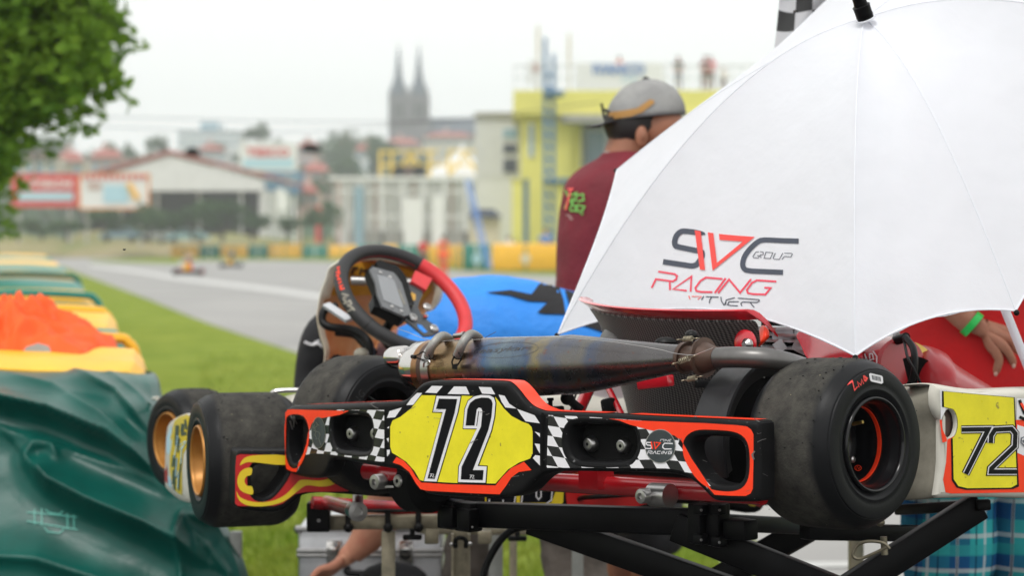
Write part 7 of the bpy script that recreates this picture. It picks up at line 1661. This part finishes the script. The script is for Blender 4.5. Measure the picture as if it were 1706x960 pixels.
tn = thing('white_tent', (W(772, 300, Y+6).x, Y+6, W(772, 300, Y+6).z), 'white peaked tent rising behind the yellow scaffold', 'tent')
g = G(); ap = W(770, 238, Y+8)
for i in range(24):
    for k in range(7): 
        a = 2*math.pi*i/24; t = k/6; r = (t**1.7)*5.4+.05; g.v.append(Vector((ap.x+r*math.cos(a), ap.y+r*math.sin(a), ap.z-t*3.9)))
for i in range(24):
    for k in range(6): g.f.append((i*7+k, i*7+k+1, ((i+1) % 24)*7+k+1, ((i+1) % 24)*7+k))
obj('tent_roof', g, 'wall_white', tn)
obj('tent_pole', G().tube([ap+Vector((0, 0, -.05)), Vector((ap.x, ap.y, W(770, 300, Y+8).z-.5))], .06, 8), 'wall_white', tn)
for s in (-4.9, 4.9): obj('tent_pole', G().tube([Vector((ap.x+s, ap.y, ap.z-3.7)), Vector((ap.x+s, ap.y, W(770, 300, Y+8).z-.6))], .06, 8), 'wall_white', tn)
lad = thing('blue_strut', GND(815, 452), 'slanting blue ladder leaning on the white barred building', 'ladder')
for dx in (0, 7): obj('stile', G().bar(W(776+dx, 300, 122), W(812+dx, 450, 117), .10, .10, (0, 1, 0)), 'sign_blue', lad, False)
for i in range(10): t = i/10; obj('rung', G().bar(W(776+36*t, 302+150*t, 122-5*t), W(783+36*t, 302+150*t, 122-5*t), .1, .1, (0, 1, 0)), 'sign_blue', lad, False)
for px, y0, m_, lb, w_ in ((530, 345, 'sign_red', 'short thick red post beside the white barred building', .5), (862, 300, 'wall_yellow', 'yellow column left of the race control building', .6), (876, 300, 'steel_blue', 'blue column next to the yellow one', .3), (490, 330, 'sign_white', 'white post left of the red post', .3), (500, 350, 'wall_pink', 'pinkish post close to the white one', .3)):
    yb, D_ = (429, 242) if px < 600 else (447, 127); p_ = thing('post', (W(px, 408, D_).x, D_, 0), lb, 'post'); obj('shaft', G().bar(W(px, yb, D_), W(px, y0, D_), w_, w_, (0, 1, 0)), m_, p_, False); obj('cap', G().bar(W(px, y0, D_), W(px, y0-2, D_), w_*1.3, w_*1.3, (0, 1, 0)), m_, p_, False)
# white hall with gable
Y = 262; hl = thing('white_hall', (W(290, 408, Y).x, Y, 0), 'white gabled open hall with red roof and dark interior', 'building')
gb_ = [W(135, 318, Y), W(148, 300, Y), W(283, 258, Y), W(440, 300, Y), W(440, 318, Y)]
g = G(); n = len(gb_); g.v += gb_+[p+Vector((0, 1, 0)) for p in gb_]; g.f += [tuple(range(n)), tuple(range(2*n-1, n-1, -1))]+[(i, (i+1) % n, n+(i+1) % n, n+i) for i in range(n)]
obj('gable', g, 'wall_white', hl, False)
obj('roof', G().box8([gb_[1]+V(-1, -.3, .1), gb_[2]+V(0, -.3, .15), gb_[2]+V(0, 40, .15), gb_[1]+V(-1, 40, .1), gb_[1]+V(-1, -.3, .5), gb_[2]+V(0, -.3, .6), gb_[2]+V(0, 40, .6), gb_[1]+V(-1, 40, .5)]), 'roof_red', hl, False)
obj('roof', G().box8([gb_[2]+V(0, -.3, .15), gb_[3]+V(1, -.3, .1), gb_[3]+V(1, 40, .1), gb_[2]+V(0, 40, .15), gb_[2]+V(0, -.3, .6), gb_[3]+V(1, -.3, .5), gb_[3]+V(1, 40, .5), gb_[2]+V(0, 40, .6)]), 'roof_red', hl, False)
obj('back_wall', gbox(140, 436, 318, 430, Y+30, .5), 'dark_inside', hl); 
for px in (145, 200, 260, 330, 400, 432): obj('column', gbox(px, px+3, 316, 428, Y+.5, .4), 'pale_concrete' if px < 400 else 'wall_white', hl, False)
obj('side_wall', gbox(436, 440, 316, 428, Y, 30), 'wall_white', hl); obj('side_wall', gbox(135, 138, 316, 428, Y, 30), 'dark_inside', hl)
# billboards
def billboard(px0, px1, y0, y1, Y, label, face, frame, yb=425, name='billboard', legs=True):
    b = thing(name, (W((px0+px1)/2, 408, Y).x, Y, 0), label, 'billboard'); obj('board', gbox(px0, px1, y0, y1, Y, .3), face, b, False)
    for q in ((px0-3, px1+3, y0-3, y0), (px0-3, px1+3, y1, y1+3), (px0-3, px0, y0, y1), (px1, px1+3, y0, y1)): obj('frame', gbox(*q, Y-.05, .4), frame, b, False)
    if legs:
        for px in (px0+10, px1-12): obj('post', G().bar(W(px, y1+3, Y+.2), W(px, yb, Y+.2), .25, .25, (0, 1, 0)), 'pale_concrete', b, False)
    return b
b = billboard(22, 128, 292, 342, 240, 'red and white advertising billboard at the far left', 'sign_red', 'sign_red')
obj('print', gbox(28, 122, 320, 334, 239.9, .05), 'sign_lblue', b, False); a = W(34, 312, 239.8); text_w('lettering', 'AUTOBAZAR', a, W(122, 312, 239.8)-a, W(34, 300, 239.8)-a, 'sign_white', b, .03)
b = billboard(134, 246, 292, 346, 238, 'white advertising billboard with orange frame, before the white hall', 'sign_white', 'sign_orange')
obj('print', gbox(172, 214, 308, 338, 237.9, .05), 'sign_lblue', b, False); obj('print', gbox(146, 168, 304, 316, 237.9, .05), 'wall_pink', b, False); obj('print', G().bar(W(214, 306, 237.8), W(230, 332, 237.8), .5, .5, (0, 1, 0)), 'pad_yellow', b, False)
for i in range(11): obj('awning_stripe', gbox(138+i*10, 143+i*10, 291, 299, 237.8, .05), 'sign_red', b, False)
b = billboard(402, 492, 240, 282, 330, 'tall white roadside sign board with pale red lettering behind the hall', 'sign_white', 'sign_white', 350); obj('print', gbox(405, 489, 264, 280, 329.9, .05), 'sign_lblue', b, False)
a = W(410, 261, 329.8); text_w('lettering', 'TESCO', a, W(482, 261, 329.8)-a, W(410, 246, 329.8)-a, 'sign_red', b, .03)
fl = thing('banner_flag', (W(467, 408, 200).x, 200, 0), 'tall white feather banner standing right of the hall', 'banner'); obj('pole', G().tube([W(460, 428, 200), W(460, 312, 200)], .06, 6), 'silver', fl); obj('cloth', G().add([W(460, 350, 200), W(460, 315, 200), W(468, 312, 200), W(478, 322, 200), W(480, 345, 200), W(470, 352, 200)], [(0, 1, 2, 3, 4, 5)]), 'sign_white', fl, False)
# apartment block
def block(px0, px1, yt, yb, Y, dep, m_, label, rows_n, cols_n, name='apartment_building', rooft=None, rm='roof_red', wm='glass_blue'):
    b = thing(name, (W((px0+px1)/2, yb, Y).x, Y, W(px0, yb, Y).z), label, 'building'); obj('wall', gbox(px0, px1, yt, yb+12, Y, dep), m_, b, False)
    for i in range(rows_n):
        for j in range(cols_n):
            x = px0+(px1-px0)*(j+.25)/cols_n; x2 = x+(px1-px0)*.5/cols_n; y0 = yt+(yb-yt)*(i+.25)/rows_n; f_ = obj('window', gbox(x, x2, y0, y0+(yb-yt)*.45/rows_n, Y-.2, .2), wm, b, False)
    if rooft:
        A = [W(px0-2, yt, Y-1), W(px1+2, yt, Y-1), W(px1+2, yt, Y+dep), W(px0-2, yt, Y+dep)]; xm = (px1-px0)*.22; r1, r2 = W(px0+xm, rooft, Y+dep/2), W(px1-xm, rooft, Y+dep/2)
        z_ = A[0].z; A = [Vector((p.x, p.y, z_)) for p in A]; r1.z = r2.z = W(px0, rooft, Y).z
        g = G().add(A+[r1, r2], [(0, 1, 5, 4), (1, 2, 5), (2, 3, 4, 5), (3, 0, 4), (0, 3, 2, 1)]); rf = obj('roof', g, rm, b, False)
        c = r1.lerp(r2, .4); obj('chimney', G().box(c.x-.5, c.x+.5, c.y-.4, c.y+.4, c.z-.6, c.z+1.2), 'wall_pink', rf, False)
    return b
block(296, 398, 216, 246, 640, 20, 'wall_white', 'wide pale apartment block on the skyline left of the sign board', 3, 8); block(334, 364, 203, 216, 650, 14, 'glass_blue', 'bluish stair block on the roof of the pale apartment block', 1, 3, 'roof_block')
for args in [(20, 95, 262, 300, 430, 14, 'wall_cream', 'house with red roof at the far left above the red billboard', 1, 4, 'house', 240), (150, 205, 262, 300, 420, 14, 'wall_pink', 'pink house with red roof left of the hall gable', 1, 3, 'house', 246), (95, 140, 268, 300, 440, 12, 'wall_cream', 'cream house between two red roofs at the left', 1, 2, 'house', 250), (495, 535, 246, 275, 520, 14, 'wall_pink', 'pink house behind the second hanging lamp', 2, 3, 'house', 234), (330, 375, 250, 275, 470, 12, 'wall_white', 'white house just over the right slope of the hall roof', 2, 3, 'house', 240),
             (505, 548, 285, 320, 400, 12, 'wall_pink', 'pale pink house right of the sign board', 2, 3, 'house', 270), (590, 640, 250, 285, 520, 14, 'wall_white', 'pale house on the slope left of the cathedral', 2, 3, 'house', 238), (640, 700, 240, 275, 600, 14, 'wall_pink', 'long pink house below the cathedral spires', 2, 5, 'house', 228), (705, 790, 228, 262, 620, 14, 'wall_cream', 'cream house row in front of the cathedral nave', 2, 6, 'house', 218), (500, 530, 320, 345, 300, 8, 'wall_pink', 'low house with orange red roof beside the feather banner', 1, 2, 'house', 308), (560, 600, 240, 262, 580, 12, 'wall_pink', 'pink house among trees left of the cathedral', 1, 3, 'house', 229), (440, 500, 285, 312, 350, 10, 'steel_blue', 'dark blue building right of the hall', 1, 3, 'house', None)]:
    block(args[0], args[1], args[2], args[3], args[4], args[5], args[6], args[7], args[8], args[9], args[10], args[11])
# cathedral
Y = 720; ca = thing('cathedral', (W(690, 250, Y).x, Y, W(690, 262, Y).z), 'dark grey cathedral with two pointed spires on the hazy skyline', 'cathedral')
for px in (664, 698):
    t = obj('tower', gbox(px-17, px+17, 158, 275, Y, 6.4), 'stone_grey', ca, False)
    for q in (-8, 2): obj('belfry_window', gbox(px+q, px+q+6, 172, 196, Y-.1, .2), 'dark_cavity', t, False)
    c = W(px, 158, Y+3.2); r = 17/F*Y; tp = W(px, 68, Y+3.2)
    g = G().add([Vector((c.x+r*.95*math.cos(a), c.y+r*.95*math.sin(a), c.z)) for a in [i*math.pi/4+.39 for i in range(8)]]+[Vector((c.x+r*.40*math.cos(a), c.y+r*.40*math.sin(a), c.z+(tp.z-c.z)*.36)) for a in [i*math.pi/4+.39 for i in range(8)]]+[tp], [(i, (i+1) % 8, 8+(i+1) % 8, 8+i) for i in range(8)]+[(8+i, 8+(i+1) % 8, 16) for i in range(8)])
    obj('spire', g, 'roof_slate', ca, False)
    for s in (-14, 14): obj('pinnacle', G().tube([W(px+s, 160, Y), W(px+s, 140, Y)], [.6, .05], 6), 'stone_grey', ca)
obj('facade', gbox(679, 684, 165, 275, Y+1, 5), 'stone_grey', ca, False)
obj('nave_wall', gbox(714, 800, 222, 270, Y+3, 14), 'stone_grey', ca, False)
A = [W(714, 222, Y+2), W(806, 222, Y+2)]; z1 = W(714, 193, Y).z
obj('nave_roof', G().add([A[0], A[1], Vector((A[1].x, Y+18, A[1].z)), Vector((A[0].x, Y+18, A[0].z)), Vector((A[0].x, Y+10, z1)), Vector((A[1].x-1, Y+10, z1))], [(0, 1, 5, 4), (1, 2, 5), (2, 3, 4, 5), (3, 0, 4)]), 'roof_slate', ca, False)
for i in range(7): obj('nave_window', gbox(720+i*12, 724+i*12, 228, 246, Y+2.9, .2), 'dark_cavity', ca, False)
# lamps hanging on span wires
for px, py, w_, lb in ((321, 253, 26, 'dark lamp hanging on a wire above the white hall'), (518, 247, 32, 'dark lamp hanging on a wire left of the cathedral')):
    Y = 60; c = W(px, py, Y); t = thing('hanging_lamp', c, lb, 'lamp', 'lamps hanging on the span wire'); r = w_/2/F*Y
    obj('shade', G().lathe(c, (.12, 0, 1), [(-.10, 0), (-.10, r*.7), (-.06, r), (.05, r*.9), (.10, r*.5), (.13, 0)], 20), 'dark_cavity', t)
Y = 60
for (a, b, c, lb) in ((190, 196, 215, 'upper thin span wire crossing the pale sky'), (205, 214, 190, 'lower thin span wire crossing the pale sky')):
    w_ = obj('span_wire', G().tube(spline(W(-100, a, Y), W(200, a+(b-a)*.8, Y), W(480, b+6, Y), W(760, (b+c)/2-4, Y), W(1000, c-20, Y)), .010, 5), 'dark_inside', None, loc=W(400, b, Y)); props(w_, lb, 'cable')
for px, py in ((321, 253), (518, 247)): 
    pass
# far barriers on the other side of the track
def far_pad(px0, px1, y0, y1, m_, label, Y=None):
    d = 1.32*F/(y1-408) if Y is None else Y; a = W(px0, y1, d); b = W(px1, y0, d); t = thing('padded_barrier', ((a.x+b.x)/2, d, 0), label, 'track barrier', 'padded barriers on the far side of the track')
    obj('cover', G().bbox(a.x+.02, b.x-.02, d, d+1.6, 0, b.z, .12), m_, t, angle=60)
    obj('strap', G().bar((a.x+(b.x-a.x)*.5, d-.01, .05), (a.x+(b.x-a.x)*.5, d-.01, b.z-.1), .03, .10, (1, 0, 0)), 'pad_teal' if m_ == 'pad_yellow' else 'sign_white', t, False)
    return t
seq = [(284, 331, 'y'), (332, 366, 't'), (367, 412, 'y'), (413, 446, 't'), (447, 502, 'y'), (503, 546, 't'), (547, 594, 'y'), (595, 638, 't')]
for i, (a, b, c) in enumerate(seq): far_pad(a, b, 409-(3 if 446 < a < 500 else 0), 430, 'pad_yellow' if c == 'y' else 'pad_teal', ('yellow' if c == 'y' else 'dark green')+' padded barrier across the track, '+('first', 'second', 'third', 'fourth', 'fifth', 'sixth', 'seventh', 'eighth')[i]+' from the left end of its row')
for px0, px1, y0, y1, m_, lb in ((638, 662, 408, 437, 'pad_yellow', 'narrow yellow barrier left of the green pair beyond the steering wheel'), (662, 700, 408, 440, 'pad_teal', 'green barrier left of the yellow one beyond the steering wheel'), (700, 724, 408, 442, 'pad_yellow', 'yellow barrier directly left of the orange marshal'), (724, 756, 408, 444, 'pad_yellow', 'yellow barrier behind the orange marshal'), (757, 771, 408, 448, 'pad_yellow', 'slim yellow barrier left of the big green one'), (771, 818, 407, 450, 'pad_teal', 'big green barrier with a pale emblem'), (819, 932, 406, 452, 'pad_yellow', 'widest yellow barrier, right beside the big green one'), (933, 1050, 406, 454, 'pad_teal', 'green barrier mostly hidden behind the man in maroon')):
    t = far_pad(px0, px1, y0, y1, m_, lb)
    if px0 in (771, 819): c = t.location; d = c.y; obj('emblem', G().tube([W((px0+px1)/2, 431, d-.02), W((px0+px1)/2, 431, d-.03)], .25, 16), 'sign_lblue' if px0 == 771 else 'wall_cream', t)
# karts out on the track
def track_kart(px, py, lb, top, helm):
    p = GND(px, py); t = thing('racing_kart', p, lb, 'racing kart'); o = p
    q = lambda a, b, c: o+Vector((a, b, c))
    for s, yy, r in ((-1, -.5, .125), (1, -.5, .125), (-1, .5, .14), (1, .5, .14)):
        obj('tyre', G().tube([q(s*.44, yy, r), q(s*.62, yy, r)], r, 18), 'rubber_hose', t)
    obj('floor_pan', G().bbox(o.x-.32, o.x+.32, o.y-.75, o.y+.65, .05, .09, .01), 'alu', t); obj('front_spoiler', G().bbox(o.x-.5, o.x+.5, o.y-.85, o.y-.7, .06, .2, .03), 'black_plastic', t); obj('number_panel', G().bbox(o.x-.14, o.x+.14, o.y-.62, o.y-.56, .16, .5, .02), 'pad_yellow', t)
    for s in (-1, 1): obj('side_pod', G().bbox(o.x+s*.5-.1, o.x+s*.5+.1, o.y-.3, o.y+.3, .06, .24, .03), top, t)
    obj('steering_wheel', G().tube([q(.14*math.cos(a), -.22+.05*math.sin(a), .48+.13*math.sin(a)) for a in [i*math.pi/8 for i in range(16)]], .015, 6, closed=True), 'steer_black', t)
    d = thing('person', q(0, .2, .1), 'driver in helmet sitting in '+lb.split(' with')[0], 'person')
    skin('body', [[(q(0, .25, .2), .15), (q(0, .28, .45), .16), (q(0, .22, .62), .07), (q(0, .18, .74), .09)]]+[[(q(0, .28, .5), .15), (q(s*.2, .2, .55), .07), (q(s*.25, 0, .42), .05), (q(s*.12, -.2, .5), .04)] for s in (-1, 1)]+[[(q(0, .25, .2), .15), (q(s*.14, -.05, .26), .08), (q(s*.16, -.3, .30), .06), (q(s*.16, -.6, .14), .045)] for s in (-1, 1)], top, d, sub=1)
    obj('helmet', G().ball(q(0, .17, .78), .15, 16, 1, 1.1, 1), helm, d); obj('visor', G().ball(q(0, .09, .78), .11, 12, 1, .8, .5), 'dark_cavity', d)
track_kart(314, 458, 'nearer racing kart on the track with yellow number panel', 'shirt_red', 'wall_pink'); track_kart(385, 446, 'farther racing kart on the track with dark driver', 'shirt_black', 'steel_blue')
# parked cars behind the bank
def car(px, py, Y, m_, lb, L=4.2):
    c = W(px, 408, Y); t = thing('parked_car', (c.x, Y, 0), lb, 'car'); x0 = c.x-L/2; zb_ = W(px, py, Y).z-.3
    pr = [(0, .35), (.02, .75), (.2, .85), (.9, .92), (1.4, 1.38), (2.9, 1.40), (3.6, .95), (4.1, .85), (4.2, .4)]
    g = G(); n = len(pr); g.v += [Vector((x0+a*L/4.2, Y, zb_+h)) for a, h in pr]+[Vector((x0+a*L/4.2, Y+1.7, zb_+h)) for a, h in pr]; g.f += [tuple(range(n)), tuple(range(2*n-1, n-1, -1))]+[(i, (i+1) % n, n+(i+1) % n, n+i) for i in range(n)]
    obj('body', g, m_, t); obj('side_window', G().add([Vector((x0+a, Y-.01, zb_+h)) for a, h in ((1.05, .95), (1.5, 1.3), (2.8, 1.32), (3.35, .97))], [(0, 1, 2, 3)]), 'glass_dark', t)
    for a in (.8, 3.4): obj('wheel', G().tube([Vector((x0+a, Y-.05, zb_+.32)), Vector((x0+a, Y+.15, zb_+.32))], .32, 16), 'rubber_hose', t)
car(200, 398, 229, 'glass_blue', 'light blue parked car at the left of the bank'); car(262, 398, 230, 'alu', 'silver parked car in the middle before the bushes'); car(312, 400, 228, 'sign_lblue', 'pale blue parked car at the right of the bank')
# ============================================================ AIR
hz_ = G().box(-1500, 1500, -8, 1650, -1.5, 110); hm = bpy.data.materials.new('haze'); hm.use_nodes = True; t = hm.node_tree; t.nodes.clear()
o_ = t.nodes.new('ShaderNodeOutputMaterial'); pv = t.nodes.new('ShaderNodeVolumePrincipled'); pv.inputs['Color'].default_value = (.93, .97, 1, 1); pv.inputs['Density'].default_value = .0006; pv.inputs['Anisotropy'].default_value = 0; t.links.new(pv.outputs[0], o_.inputs['Volume'])
M['haze'] = hm; obj('haze', hz_, 'haze', None, False, kind='stuff')
sc.cycles.volume_step_rate = 1; sc.cycles.volume_max_steps = 64; sc.cycles.use_denoising = True; sc.cycles.max_bounces = 8; sc.cycles.volume_bounces = 1
